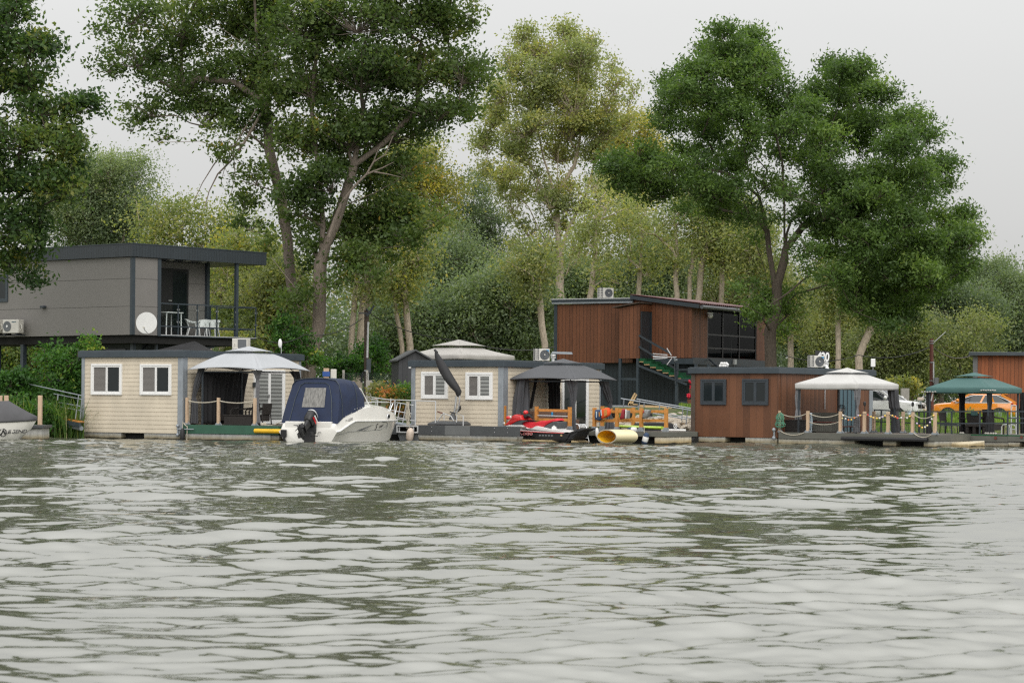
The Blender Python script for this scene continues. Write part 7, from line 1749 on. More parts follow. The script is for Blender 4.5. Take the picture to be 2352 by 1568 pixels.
# ================================================================= cars
def suv(label, loc, ang, L, Wd, H, paint, prof, roofx, wx, grille=True, name='parked_car'):
    """prof: stations (x from the nose, top z, half width share); roofx: windscreen base, roof front, roof rear, rear glass base"""
    t = thing(name, label, 'car', loc, ang, 'parked cars'); w = Wd / 2; rings = []
    for x, zt__, k, z0_ in prof:
        h = w * k
        half = [(-x, -h * .86, z0_), (-x, -h * .98, z0_ + .10), (-x, -h, z0_ + .32), (-x, -h * .985, zt__ - .20), (-x, -h * .93, zt__ - .04), (-x, -h * .80, zt__), (-x, -h * .3, zt__ + .03)]
        rings.append(half + [(p[0], -p[1], p[2]) for p in half[::-1]])
    body = MB().loft(rings).build('body', paint, t, smooth=45)
    x0_, x1_, x2_, x3_ = roofx; zb = prof[len(prof) // 2][1] - .02
    low = [(-x0_, -w * .80), (-x0_ - .5, -w * .90), (-x3_ + .35, -w * .90), (-x3_, -w * .74)]; up = [(-x1_, -w * .62), (-x1_ - .35, -w * .70), (-x2_ + .25, -w * .68), (-x2_, -w * .6)]
    rg = lambda l, z: [(a, b_, z) for a, b_ in l] + [(a, -b_, z) for a, b_ in l[::-1]]
    MB().loft([rg(low, zb), rg(up, H - .05)]).build('window', M['glass_dark'], t)
    up2 = [(a * 1.0, b_ * 1.03) for a, b_ in up]
    MB().loft([rg(up2, H - .075), rg([(a - (.03 if a < -x1_ - .2 else -.0), b_ * .96) for a, b_ in up2], H - .02), rg([(-x1_ - .15, -w * .5), (-x1_ - .5, -w * .55), (-x2_ + .3, -w * .52), (-x2_ + .1, -w * .48)], H)]).build('roof', paint, t, smooth=40)
    pl = MB()
    for s in (-1, 1):
        for (a, b_), (c, d), wd in ((low[0], up[0], .10), (low[3], up[3], .16)):
            pl.bar((a, s * b_ * 1.01, zb - .02), (c, s * d * 1.03, H - .06), wd, .07, up=(0, 1, 0))
        for f in (.42, .72):
            xa = low[1][0] + (low[2][0] - low[1][0]) * f; xb_ = up[1][0] + (up[2][0] - up[1][0]) * f
            pl.bar((xa, s * w * .905, zb - .02), (xb_, s * w * .705, H - .06), .09, .03, up=(0, 1, 0))
    pl.build('pillar', paint, t, smooth=30)
    tr = MB()
    for s in (-1, 1): tr.tube([(low[0][0] - .2, s * w * .91, zb + .005), (low[1][0], s * w * .935, zb + .005), (low[2][0], s * w * .935, zb + .01), (low[3][0] + .1, s * w * .86, zb + .05)], .016, 5); tr.tube([(low[0][0] - .1, s * w * .87, zb + .05), (up[1][0] + .1, s * w * .72, H - .085), (up[2][0], s * w * .71, H - .085), (low[3][0] + .15, s * w * .86, zb + .06)], .016, 5)
    tr.build('window_trim', M['chrome'], t)
    for x in wx:
        for s in (-1, 1):
            ar = MB().lathe([(.43, -.015), (.43, .015), (.1, .016)][::1], (-x, s * (w * .985), .36), 24, ax='y').build('wheel_arch', M['rubber'], t)
            wh = MB().lathe([(.20, -.10), (.33, -.11), (.36, -.06), (.36, .06), (.33, .11), (.20, .10)], (-x, s * (w * .93), .36), 24, ax='y').build('wheel', M['rubber'], t, smooth=40)
            rm = MB().lathe([(.24, -.112), (.24, .112)], (-x, s * (w * .93), .36), 20, ax='y')
            for k in range(5): a = k * 1.2566; rm.bar((-x, s * (w * .93 + .115), .36), (-x + .22 * math.cos(a), s * (w * .93 + .115), .36 + .22 * math.sin(a)), .06, .03, up=(0, 1, 0))
            rm.build('rim', M['galv'], wh)
    for s in (-1, 1):
        MB().ball((-x0_ - .35, s * (w + .10), zb + .12), .13, 10, 7, (.7, 1.05, .75)).build('mirror', paint, t, smooth=True)
    return t, w, zb
gz = .66
nose = ground_pt(2116, 121, gz)
tw, w_, zb_ = suv('white car behind the off white gazebo', nose, math.radians(-33), 4.55, 1.84, 1.66, M['car_white'],
    [(0, .78, .74, .36), (.06, .98, .84, .24), (.25, 1.03, .93, .22), (.8, 1.09, .98, .22), (1.35, 1.13, 1.0, .22), (2.4, 1.14, 1.0, .22), (3.6, 1.16, 1.0, .22), (4.3, 1.14, .95, .24), (4.5, 1.0, .88, .30), (4.55, .7, .8, .40)], (1.15, 1.95, 3.9, 4.45), (.92, 3.6))
gm = MB()
for k in range(7): y = -.36 + .12 * k; gm.box(.012 - .03 - .0, y - .033, .72, .022 - .0, y + .033, .92)
gm.build('grille', M['black'], tw)
MB().box(-.03, -.55, .40, .02, .55, .56).build('air_intake', M['panel_dark'], tw); MB().box(.01, -.26, .57, .03, .26, .68).build('number_plate', M['white'], tw)
for s in (-1, 1):
    MB().loft([[(-.02, s * .46, .80), (-.06, s * .74, .80), (-.28, s * .88, .90), (-.02, s * .47, .95)], [(-.10, s * .46, .80), (-.16, s * .72, .80), (-.34, s * .84, .90), (-.12, s * .47, .95)]]).build('headlight', M['lens'], tw)
    MB().ball((-.03, s * .62, .48), .09, 8, 5, (.5, 1.2, 1)).build('fog_lamp', M['black'], tw)
nose = ground_pt(2141, 126.5, gz)
oo, w_, zb_ = suv('orange car behind the green gazebo', nose + Vector((0, -.2, 0)), math.radians(165), 4.35, 1.82, 1.50, M['car_orange'],
    [(0, .72, .72, .36), (.06, .88, .84, .24), (.25, .95, .94, .22), (.8, 1.0, .99, .22), (1.3, 1.03, 1.0, .22), (2.3, 1.04, 1.0, .22), (3.3, 1.07, 1.0, .22), (4.05, 1.08, .95, .26), (4.28, 1.0, .88, .30), (4.35, .75, .8, .40)], (1.0, 1.9, 3.55, 4.2), (.85, 3.45))
for s in (-1, 1):
    MB().loft([[(-4.30, s * .30, .93), (-4.33, s * .80, .90), (-4.05, s * .90, .92), (-4.08, s * .88, 1.03), (-4.27, s * .35, 1.0)], [(-4.36, s * .30, .93), (-4.38, s * .78, .90), (-4.1, s * .925, .92), (-4.12, s * .915, 1.03), (-4.34, s * .35, 1.0)]]).build('tail_light', M['lens_red'], oo)
MB().box(-4.37, -.45, .86, -4.33, .45, .93).build('tailgate_trim', M['chrome'], oo)
MB().loft([[(-3.5, -.6, 1.50), (-3.5, .6, 1.50), (-3.85, .56, 1.46), (-3.85, -.56, 1.46)], [(-3.5, -.6, 1.53), (-3.5, .6, 1.53), (-3.88, .56, 1.49), (-3.88, -.56, 1.49)]]).build('spoiler', M['car_orange'], oo)
# ================================================================= trees and plants
def leaf_cloud(centers, sig, k, size, rs, tint_mean, flat=.75, droop=.0, asp=.55, up=.6):
    """centers (n,3), sig (n,), k leaves per centre -> kite quads and one tint per leaf"""
    n = len(centers); C = np.repeat(centers, k, 0); sg = np.repeat(sig, k)
    off = rs.normal(0, 1, (n * k, 3)) * sg[:, None] * np.array([1, 1, flat])
    C = C + off; N = len(C)
    nrm = rs.normal(0, 1, (N, 3)); nrm[:, 2] += up; nrm /= np.linalg.norm(nrm, axis=1)[:, None]
    t = rs.normal(0, 1, (N, 3)); t[:, 2] -= droop; t -= nrm * (t * nrm).sum(1)[:, None]; t /= np.maximum(1e-6, np.linalg.norm(t, axis=1))[:, None]
    b = np.cross(nrm, t); s = size * rs.uniform(.65, 1.3, N)
    l, w = t * s[:, None], b * (s * asp)[:, None]
    V = np.stack([C - l * .5, C - l * .05 + w * .5, C + l * .5, C - l * .05 - w * .5], 1).reshape(-1, 3)
    tint = np.clip(np.repeat(tint_mean, k) + rs.normal(0, .10, N), 0, 1)
    return V, tint
def add_leaves(name, V, tint, m, parent, origin):
    Q = np.arange(len(V), dtype=np.int32).reshape(-1, 4)
    o = np_mesh(name, V - np.array(origin), Q, m, smooth=False, attr=tint, parent=parent)
    return o
class Skel:
    def __init__(s): s.p = []; s.par = []
    def add(s, p, par): s.p.append(np.array(p, float)); s.par.append(par); return len(s.p) - 1
    def near(s, p, lift=.9):
        A = np.array(s.p); d = np.linalg.norm(A - p, axis=1); hd = np.maximum(.01, np.linalg.norm((A - p)[:, :2], axis=1))
        return int(np.argmin(d + lift * np.maximum(0, A[:, 2] - p[2] + .45 * hd)))
    def grow(s, p, rs, lift=.9, curve=.16, step=1.1):
        p = np.array(p, float); j = s.near(p, lift); a = s.p[j]; L = np.linalg.norm(p - a)
        n = max(1, int(L / step)); mid = (a + p) / 2 + np.array([0, 0, -curve * L * .5]) + rs.normal(0, .06 * L, 3)
        k = j
        for i in range(1, n + 1):
            t = i / n; x = a * (1 - t) ** 2 + mid * 2 * t * (1 - t) + p * t * t
            k = s.add(x, k)
        return k
    def mesh(s, r0, rmin, origin, pw=.62, nmax=10, base_flare=1.25):
        n = len(s.p); kids = [[] for _ in range(n)]; cnt = np.ones(n)
        for i in range(n - 1, 0, -1): cnt[s.par[i]] += cnt[i]
        for i in range(1, n): kids[s.par[i]].append(i)
        rad = np.maximum(rmin, r0 * (cnt / cnt[0]) ** pw)
        mb = MB(); st = [(0, None)]; o = np.array(origin)
        while st:
            i, par = st.pop(); chain = [par] if par is not None else []
            j = i
            while True:
                chain.append(j)
                if not kids[j]: break
                ks = sorted(kids[j], key=lambda q_: -cnt[q_])
                for x in ks[1:]: st.append((x, j))
                j = ks[0]
            rr = [rad[c] for c in chain]
            if par is not None: rr[0] = min(rr[0], rr[1] * 1.25)
            else: rr[0] *= base_flare
            if len(chain) > 1:
                R_ = max(rr); mb.tube([Vector(s.p[c] - o) for c in chain], rr, nmax if R_ > .12 else (6 if R_ > .05 else 3), caps=False)
        return mb
def tree(name, label, cat, Y, base, trunks, blobs, leafm, bark, r0=.2, leaf=.2, dens=1.5, k=30, sig=.42, depth=.75, seed=1, tint=(.45, .18), group=None, conv=None, rmin=.016, droop=.3, lift=.9, extra=(), asp=.55, twigs=.5, top_tint=0.0, dy0=0.0):
    rs = np.random.RandomState(seed); s = Y / F; conv = conv or (lambda x, y: (x, y))
    base = np.array(base); t = thing(name, label, cat, tuple(base), 0, group)
    sk = Skel(); root = sk.add(base, -1)
    for path in trunks:
        prev = root; first = True
        for (u, v, *dd) in path:
            pt = np.array(P(*conv(u, v), Y + (dd[0] if dd else 0)))
            if first and len(sk.p) > 1: prev = sk.near(pt, 0)
            a = sk.p[prev]; L = np.linalg.norm(pt - a); n = max(1, int(L / .9))
            for i in range(1, n + 1): prev = sk.add(a + (pt - a) * i / n + rs.normal(0, .035, 3) * (i < n), prev)
            first = False
    bl = []
    for b in blobs:
        u, v, ru, rv = b[:4]; (ua, va), (ub, vb) = conv(u, v), conv(u + ru, v + rv)
        bl.append((ua, va, abs(ub - ua), abs(vb - va), b[4] if len(b) > 4 else 1.0))
    uc = sum(b[0] * b[2] for b in bl) / sum(b[2] for b in bl); hw = max(abs(b[0] - uc) + b[2] for b in bl)
    vmin = min(b[1] for b in bl); vmax = max(b[1] for b in bl)
    tw = np.array([c for c in sk.p]); items = []
    for (u, v, ru, rv, dn) in bl:
        hd = math.sqrt(max(.06, 1 - ((u - uc) / hw) ** 2)) * hw * s * depth
        dy = rs.uniform(-.8, .8) * max(0, hd - ru * s * .6) + dy0
        items.append((np.array(P(u, v, Y + dy)), ru * s, rv * s, dn, v))
    items.sort(key=lambda b: np.min(np.linalg.norm(tw - b[0], axis=1)))
    CC, TT = [], []
    for c, a, h, dn, v in items:
        j = sk.grow(c - np.array([0, 0, h * .35]), rs, lift); b3 = (a + h) / 2 * 1.05
        n = max(4, int(dens * dn * a * h * 6.28 / (leaf * leaf * asp * .5) / k)); d = rs.normal(0, 1, (n, 3)); d /= np.linalg.norm(d, axis=1)[:, None]
        ns = max(5, int(3.2 * (a * h) ** .55 + 3)); sd_ = rs.normal(0, 1, (ns, 3)); sd_ /= np.linalg.norm(sd_, axis=1)[:, None]
        sc = sd_ * rs.uniform(.35, .92, ns)[:, None]; w_ = rs.randint(0, ns, n); d[:, 2] = np.where(d[:, 2] < -.2, -d[:, 2] * .6, d[:, 2])
        sr = rs.uniform(.36, .58, ns)
        p = c + (sc[w_] + d * (rs.uniform(.35, 1.0, n) ** .5 * sr[w_])[:, None]) * np.array([a, b3, h])
        pt_ = rs.normal(0, tint[1] * .7, ns)[w_]
        fil = rs.uniform(0, 1, n) < .3; p[fil] = (c + d * rs.uniform(.2, 1.0, n)[:, None] ** .4 * np.array([a, b3, h]))[fil]
        CC.append(p); bt__ = rs.normal(0, tint[1] * .6)
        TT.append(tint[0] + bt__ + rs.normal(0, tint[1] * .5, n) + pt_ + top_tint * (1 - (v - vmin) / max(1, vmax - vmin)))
        for q_ in p[: int(n * twigs)]: sk.add(q_, sk.add((sk.p[j] + q_) / 2 + rs.normal(0, .08, 3), j))
    CC = np.concatenate(CC); TT = np.concatenate(TT)
    V, tt = leaf_cloud(CC, rs.uniform(.5, 1.15, len(CC)) * sig * .8, k, leaf, rs, TT, droop=droop, asp=asp)
    mb = sk.mesh(r0, rmin, base)
    for path, r_ in extra:
        mb.tube([P(*conv(u, v), Y - 1.5 + (dd[0] if dd else 0)) - Vector(base) for (u, v, *dd) in path], [r_ * (1 - .75 * i / (len(path) - 1)) for i in range(len(path))], 6, caps=False)
    mb.build('trunk', bark, t, smooth=True)
    add_leaves('crown', V, tt, leafm, t, base)
    return t, len(tt)
NL = 0
# leftmost tree in front of the taupe house
bl = [(20, 40, 60, 70), (70, 110, 70, 50), (118, 112, 45, 26), (10, 180, 80, 70), (70, 190, 60, 45), (95, 250, 85, 50), (185, 248, 55, 32), (215, 250, 28, 22, .7), (60, 320, 110, 70), (150, 320, 48, 50), (50, 420, 110, 70), (140, 430, 55, 60), (165, 395, 30, 50), (40, 520, 90, 60), (95, 560, 46, 40), (30, 600, 50, 36), (70, 648, 32, 36), (-60, 100, 90, 100), (-80, 260, 90, 100), (-70, 420, 90, 100), (-50, 560, 70, 60), (95, 500, 50, 40)]
_, n = tree('broadleaf_tree', 'leafy green tree at the left edge hanging in front of the taupe stilt house', 'tree', 97, (-21.5, 98, .3), [[(-110, 800), (-100, 600), (-80, 400), (-60, 200)]], bl, M['lf_maple'], M['bark_dark'], r0=.22, leaf=.21, dens=2.4, k=34, sig=.42, depth=.55, seed=3, tint=(.34, .19)); NL += n
# big double tree: left stem and right stem
bl = [(300, 40, 90, 50, .45), (250, 60, 45, 50, .3), (250, 150, 50, 45, .35), (320, 130, 100, 80, .6), (420, 60, 120, 80, .8), (540, 40, 100, 70), (430, 190, 110, 80, .8), (350, 250, 80, 50, .5), (300, 290, 45, 40, .3), (470, 270, 90, 60, .7), (560, 180, 100, 100), (610, 90, 90, 90), (570, 290, 55, 45), (640, 220, 55, 70), (360, 320, 50, 20, .4), (590, 410, 46, 46, .7), (560, 470, 40, 36, .8), (640, 330, 40, 50, .6), (520, 330, 60, 40, .5), (570, 520, 46, 26, .6), (700, 540, 40, 40, .7), (610, -60, 120, 80), (480, -60, 110, 70, .8), (655, 700, 24, 40, .5), (690, 620, 28, 40, .5)]
ex = [([(600, 260), (560, 330), (530, 370), (500, 400), (480, 440), (470, 480)], .07), ([(560, 330), (520, 340), (490, 380), (465, 420), (442, 470)], .05), ([(590, 250), (560, 300), (535, 340), (540, 400), (530, 450)], .05), ([(535, 350), (515, 390), (505, 430)], .03), ([(520, 340), (512, 375), (528, 410)], .025)]
_, n = tree('tall_tree', 'tall dark green tree with its leaning grey trunk left of the pale forked trunk', 'tree', 114, ground_pt(686, 114, 1.0), [[(684, 720), (676, 690), (660, 548), (643, 443), (618, 343), (607, 238), (590, 120), (585, 0)], [(607, 238), (540, 190), (450, 180)], [(590, 120), (500, 60)]], bl, M['lf_dark'], M['bark'], r0=.26, leaf=.21, dens=2.1, k=34, sig=.46, depth=.6, seed=5, tint=(.50, .17), extra=ex); NL += n
bl = [(700, 60, 110, 80), (820, 50, 120, 70), (930, 50, 110, 70), (1030, 60, 70, 60, .8), (1090, 40, 40, 40, .4), (1060, 170, 76, 66, .8), (1105, 190, 40, 50, .5), (960, 170, 110, 90), (830, 180, 120, 100), (720, 190, 90, 100), (1000, 260, 90, 60, .8), (900, 300, 110, 80), (800, 320, 100, 80), (720, 330, 80, 70), (1070, 250, 40, 46, .6), (690, 440, 56, 56, .8), (760, 420, 70, 60), (850, 410, 70, 66), (930, 390, 66, 46, .8), (890, 490, 110, 56), (800, 530, 76, 56), (950, 510, 70, 46), (1000, 500, 46, 36, .7), (720, 560, 46, 46, .7), (840, 585, 56, 36, .8), (770, 640, 46, 36, .6), (790, 610, 50, 30, .7), (700, 700, 30, 40, .5), (680, 760, 30, 50, .6), (760, -60, 120, 80), (920, -60, 130, 80), (1040, -40, 70, 50), (610, 560, 36, 40, .5), (660, 470, 40, 50, .5), (870, 560, 70, 46, .8), (930, 550, 60, 40, .7), (700, 480, 56, 50, .6), (840, 640, 40, 30, .5), (690, 680, 30, 36, .5)]
ex = [([(755, 545), (770, 500), (785, 465), (812, 430), (842, 400), (858, 372), (885, 355), (903, 312)], .085), ([(842, 400), (880, 385), (905, 372)], .05), ([(860, 395), (890, 400), (925, 408)], .045), ([(858, 372), (868, 345), (876, 330)], .03)]
_, n = tree('tall_tree', 'huge dark green tree rising from the pale forked trunk behind the motorboat', 'tree', 111, ground_pt(706, 111, 1.0), [[(712, 820), (733, 745), (736, 605), (750, 560), (783, 476), (812, 381), (826, 305), (850, 190), (860, 60), (865, -30)], [(736, 605), (742, 520), (735, 420), (720, 300), (700, 150)], [(812, 381), (880, 330), (960, 250)], [(850, 190), (940, 130), (1030, 120)]], bl, M['lf_dark'], M['bark'], r0=.32, leaf=.21, dens=2.3, k=34, sig=.46, depth=.65, seed=6, tint=(.46, .17), extra=ex); NL += n
# ash on the right
zl_ = [(430, 150, 80, 50), (540, 180, 75, 60), (610, 260, 50, 60), (420, 240, 110, 60), (220, 335, 85, 46), (340, 320, 110, 70), (500, 340, 120, 70), (640, 370, 60, 66), (230, 430, 86, 66), (380, 440, 130, 80), (170, 540, 66, 56), (300, 540, 100, 56), (500, 500, 120, 80), (620, 480, 80, 80), (700, 400, 50, 50, .8), (50, 670, 110, 50), (-40, 730, 80, 66), (80, 770, 100, 56), (230, 640, 70, 36, .7), (-20, 800, 60, 36), (170, 840, 76, 50), (330, 830, 90, 60), (400, 890, 66, 46), (240, 920, 50, 36, .8), (470, 720, 80, 66), (420, 640, 70, 40, .6),
       (900, 300, 66, 50), (1030, 310, 60, 46), (860, 400, 90, 60), (1000, 420, 120, 80), (1110, 420, 70, 66), (790, 470, 66, 56), (930, 540, 120, 76), (1100, 530, 110, 80), (1250, 520, 80, 56), (1300, 600, 70, 56), (1180, 620, 100, 66), (1010, 640, 110, 70, .8), (840, 640, 90, 66, .8), (1340, 720, 86, 56), (1400, 720, 50, 40), (1240, 740, 110, 66, .8), (1100, 760, 110, 80), (950, 780, 100, 76), (810, 760, 70, 66, .8), (1290, 820, 60, 46), (1150, 870, 110, 66), (1010, 900, 100, 66), (900, 1000, 100, 66), (1050, 1020, 130, 80), (1220, 1000, 110, 80), (1410, 980, 80, 66), (1470, 930, 56, 46), (1490, 1060, 60, 50), (1420, 1120, 66, 56), (1340, 1060, 60, 60), (890, 1100, 90, 56), (1040, 1140, 130, 80), (1200, 1130, 120, 80), (1250, 1220, 90, 66), (1120, 1260, 110, 66), (1000, 1240, 90, 56), (1150, 1350, 90, 60), (1050, 1370, 50, 36), (1270, 1300, 60, 56), (1420, 1210, 50, 40), (1180, 1410, 60, 30, .8),
       (640, 1300, 86, 46), (600, 1370, 60, 40), (560, 1350, 40, 56), (700, 1350, 50, 50), (550, 1240, 40, 36, .7), (690, 1420, 40, 30), (480, 1260, 30, 30, .6), (740, 1260, 36, 36, .6), (540, 960, 50, 46, .8), (780, 1080, 60, 60, .7), (560, 1020, 40, 40, .6), (700, 560, 80, 66), (640, 650, 70, 56, .8), (730, 690, 70, 56, .8), (600, 790, 80, 60, .7), (700, 840, 70, 56, .6), (560, 590, 70, 60, .8), (330, 710, 90, 46, .6), (440, 820, 60, 46, .7), (640, 940, 50, 46, .5), (760, 950, 70, 50, .6), (870, 850, 80, 60, .8), (860, 930, 90, 60, .8), (740, 440, 50, 50), (110, 860, 60, 40, .7), (960, 1180, 90, 60), (900, 1200, 70, 50, .7), (1000, 1330, 70, 50, .8), (1220, 1370, 60, 50), (1080, 1310, 90, 60), (1310, 1180, 60, 60), (790, 1180, 50, 40, .5), (380, 900, 90, 50, .8), (500, 830, 60, 60, .6), (460, 930, 50, 50, .7)]
OUT_ = [(310, 110), (450, 95), (600, 140), (650, 260), (740, 350), (830, 260), (900, 240), (1090, 270), (1160, 390), (1300, 470), (1380, 640), (1460, 700), (1390, 850), (1310, 900), (1400, 920), (1470, 860), (1570, 1010), (1560, 1100), (1430, 1280), (1330, 1290), (1290, 1390), (1120, 1440), (1000, 1390), (960, 1300), (860, 1280), (760, 1180), (700, 1000), (560, 960), (230, 960), (130, 870), (-60, 870), (-140, 790), (-50, 660), (90, 600), (120, 400)]
def inside(poly, x, y):
    c = False
    for (xa, ya), (xb, yb) in zip(poly, poly[1:] + poly[:1]):
        if (ya > y) != (yb > y) and x < (xb - xa) * (y - ya) / (yb - ya) + xa: c = not c
    return c
r9 = random.Random(4); k9 = 0
while k9 < 120:
    x, y = r9.uniform(-140, 1570), r9.uniform(100, 1440)
    if all(inside(OUT_, x + a, y + b) for a, b in ((-45, 0), (45, 0), (0, -38), (0, 38))):
        k9 += 1; zl_.append((x, y, r9.uniform(48, 74), r9.uniform(40, 60), .45 if 420 < x < 800 and 560 < y < 1150 else .85))
sc_ = lambda x, y: (1435.5 + x * .531, y * .531)
tr = [[(630, 1560), (628, 1430), (655, 1330), (660, 1230), (690, 1120), (700, 1010), (720, 950)], [(655, 1330), (640, 1180), (615, 1000), (580, 850), (520, 690), (450, 560), (430, 350)], [(690, 1120), (690, 900), (680, 700), (640, 500)], [(720, 950), (800, 800), (870, 600), (930, 450)], [(720, 950), (860, 830), (1000, 760), (1180, 730)], [(520, 800), (430, 745), (320, 730), (200, 735), (60, 720)], [(693, 1080), (770, 980), (880, 930), (1040, 950), (1200, 1010)]]
_, n = tree('ash_tree', 'large round crowned green ash tree behind the brown houseboat', 'tree', 108, ground_pt(1767, 108, .9), tr, zl_, M['lf_ash'], M['bark_dark'], r0=.27, leaf=.19, dens=3.0, k=44, sig=.42, depth=.7, seed=7, tint=(.45, .16), conv=sc_, asp=.4); NL += n
# tall autumn poplar
zp = [(350, 200, 76, 60), (560, 175, 95, 56), (680, 220, 50, 50), (440, 260, 130, 76), (620, 290, 130, 80), (780, 320, 46, 46, .7), (300, 340, 86, 76), (450, 380, 130, 90), (640, 400, 140, 90), (790, 420, 56, 60, .8), (890, 440, 30, 46, .6), (860, 500, 30, 40, .4), (240, 460, 86, 76), (400, 500, 120, 86), (600, 520, 140, 96), (760, 530, 76, 76), (210, 580, 90, 76), (380, 620, 130, 86), (580, 640, 140, 86), (740, 640, 96, 86), (180, 700, 80, 66), (330, 740, 120, 76), (520, 750, 130, 76, .8), (700, 760, 100, 76, .8), (170, 800, 50, 56, .7), (290, 840, 90, 66, .8), (840, 600, 56, 56), (330, 940, 70, 76, .5), (420, 900, 80, 56, .5), (580, 900, 90, 60, .4), (700, 900, 80, 60, .4), (560, 1090, 60, 50, .8), (480, 1100, 40, 40, .7), (860, 1100, 120, 60, .5), (760, 1000, 80, 50, .4), (900, 1000, 80, 70, .5), (640, 1000, 90, 60, .6), (480, 980, 90, 60, .6), (300, 1000, 70, 70, .5), (680, 1120, 90, 60, .5), (380, 1120, 70, 60, .5), (560, 1000, 90, 60, .6), (450, 1200, 80, 60, .5), (620, 1220, 80, 60, .4), (240, 900, 70, 60, .6), (330, 1200, 70, 60, .4), (760, 900, 90, 60, .6), (500, 900, 100, 60, .6), (820, 940, 80, 60, .5), (940, 1120, 70, 60, .4), (430, 1280, 60, 50, .8), (400, 1320, 40, 40, .7)]
zp = [(b[0], b[1], b[2] * .84, b[3] * 1.25) + tuple(b[4:]) for b in zp]
pc_ = lambda x, y: (1033.6 + x * .476, y * .476)
tr = [[(535, 1500), (533, 1440), (530, 1250), (520, 1100), (515, 950), (520, 800), (540, 600), (560, 400), (580, 250)], [(530, 1250), (570, 1100), (640, 980), (680, 850), (720, 700), (740, 500)], [(520, 1100), (440, 900), (380, 780), (330, 600), (300, 420)], [(515, 950), (450, 760), (420, 600), (400, 400), (370, 250)], [(515, 950), (600, 800), (640, 600), (660, 400)], [(530, 1250), (440, 1130), (380, 1000), (250, 860)], [(540, 1400), (460, 1330), (390, 1290), (280, 1265), (140, 1180)], [(560, 1330), (600, 1200), (700, 1180), (760, 1130), (880, 1090), (960, 1110)], [(600, 1000), (640, 1060), (700, 1150), (760, 1230)]]
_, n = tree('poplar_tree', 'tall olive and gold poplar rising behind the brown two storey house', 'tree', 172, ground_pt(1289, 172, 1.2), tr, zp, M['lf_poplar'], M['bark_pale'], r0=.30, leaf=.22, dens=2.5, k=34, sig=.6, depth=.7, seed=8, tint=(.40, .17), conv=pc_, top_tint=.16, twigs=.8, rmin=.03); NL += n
# ---- generic background trees
def auto_blobs(u, vt, vb, wd, rs, shape='round', dn=1.0):
    out = []; H_ = vb - vt; n = int(8 + 5 * H_ / max(60, wd))
    for i in range(n):
        f = (i + .5) / n
        k = {'round': math.sin(math.pi * (.12 + .80 * f)) ** .7, 'tall': .55 + .45 * math.sin(math.pi * f), 'cone': .25 + .75 * f, 'vase': 1.0 - .65 * f}[shape]
        m_ = 1 if shape == 'tall' else 2
        for _ in range(m_):
            out.append((u + rs.uniform(-1, 1) * wd * .5 * k, vt + H_ * f + rs.uniform(-.05, .05) * H_, wd * rs.uniform(.26, .40) * k + wd * .06, wd * rs.uniform(.20, .32) * k + wd * .06, dn * rs.uniform(.7, 1.1)))
    return out
BG = 'trees of the wood behind the houses'
def bgtree(label, u, vt, vb, wd, Y, leafm, bark, shape='round', seed=0, r0=.22, name='background_tree', dn=1.0, tint=(.45, .16), trunk_u=None, stems=1, leaf=.21, top=None, vbase=900):
    global NL
    rs = np.random.RandomState(seed); tu = trunk_u or (u, u)
    trs = []
    for i in range(stems):
        du = (i - (stems - 1) / 2) * wd * .10
        trs.append([(tu[0] + du, vbase), (tu[0] + du * 1.6 + rs.uniform(-2, 2), (vb + vbase) / 2), (tu[1] + du * 3 + rs.uniform(-4, 4), vb - (vb - vt) * .3), (tu[1] + du * 4, vt + (vb - vt) * .12)])
    sp_ = Y / F
    o, n = tree(name, label, 'tree', Y, ground_pt(tu[0], Y, 1.1), trs, auto_blobs(u, vt, vb, wd, rs, shape, dn), leafm, bark, r0 * .85, leaf, 1.25, 44, .85, .8, seed, tint, BG, rmin=.02, twigs=.3)
    NL += n
W_, OL, GO, PO, DK = M['lf_willow'], M['lf_olive'], M['lf_gold'], M['lf_poplar'], M['lf_dark']
PB, BK = M['bark_pale'], M['bark']
bgtree('hazy grey green tree standing above the taupe house roof', 225, 372, 600, 200, 215, W_, BK, 'round', 31, .4, dn=1.1)
bgtree('pale yellow tree leaning over the taupe house roof', 375, 480, 640, 130, 150, GO, PB, 'vase', 32, .16, dn=.5, trunk_u=(480, 420))
bgtree('yellow green thin tree right of the taupe house roof', 515, 480, 700, 120, 150, GO, PB, 'tall', 33, .2, dn=.8)
bgtree('yellow leaved bushy tree behind the balcony', 560, 540, 800, 150, 135, GO, PB, 'round', 34, .2, dn=.9, trunk_u=(512, 505))
bgtree('olive tree behind the balcony railing end', 630, 600, 830, 130, 128, OL, BK, 'round', 35, .2, dn=1.0)
bgtree('dull green tree behind the leaning grey trunk', 520, 600, 800, 120, 170, W_, BK, 'round', 36, .2)
bgtree('gold tinged tree between the big trees and the poplar', 960, 330, 560, 150, 180, GO, PB, 'round', 37, .2, dn=.7, tint=(.55, .2))
bgtree('pale trunked twin stem tree behind the utility pole', 838, 500, 690, 110, 136, OL, PB, 'vase', 38, .40, stems=2, dn=.45, trunk_u=(816, 830))
bgtree('pale trunked tree with gold leaves left of the charcoal shed', 925, 540, 690, 110, 138, GO, PB, 'vase', 39, .32, stems=2, dn=.4, trunk_u=(932, 914))
bgtree('tall dark conical evergreen left of the poplar', 1088, 405, 800, 110, 200, W_, BK, 'tall', 40, .3, dn=1.4, tint=(.2, .12))
bgtree('large grey green willow in front of the conical evergreen', 1040, 560, 860, 200, 165, W_, BK, 'round', 41, .3, dn=1.2, tint=(.35, .15))
bgtree('grey green willow right of the charcoal shed roof', 1170, 610, 870, 170, 150, W_, BK, 'round', 42, .3, dn=1.2, tint=(.42, .15))
bgtree('dark willow behind the pale gazebo roof', 950, 690, 880, 190, 150, W_, BK, 'round', 43, .3, dn=1.2, tint=(.3, .15))
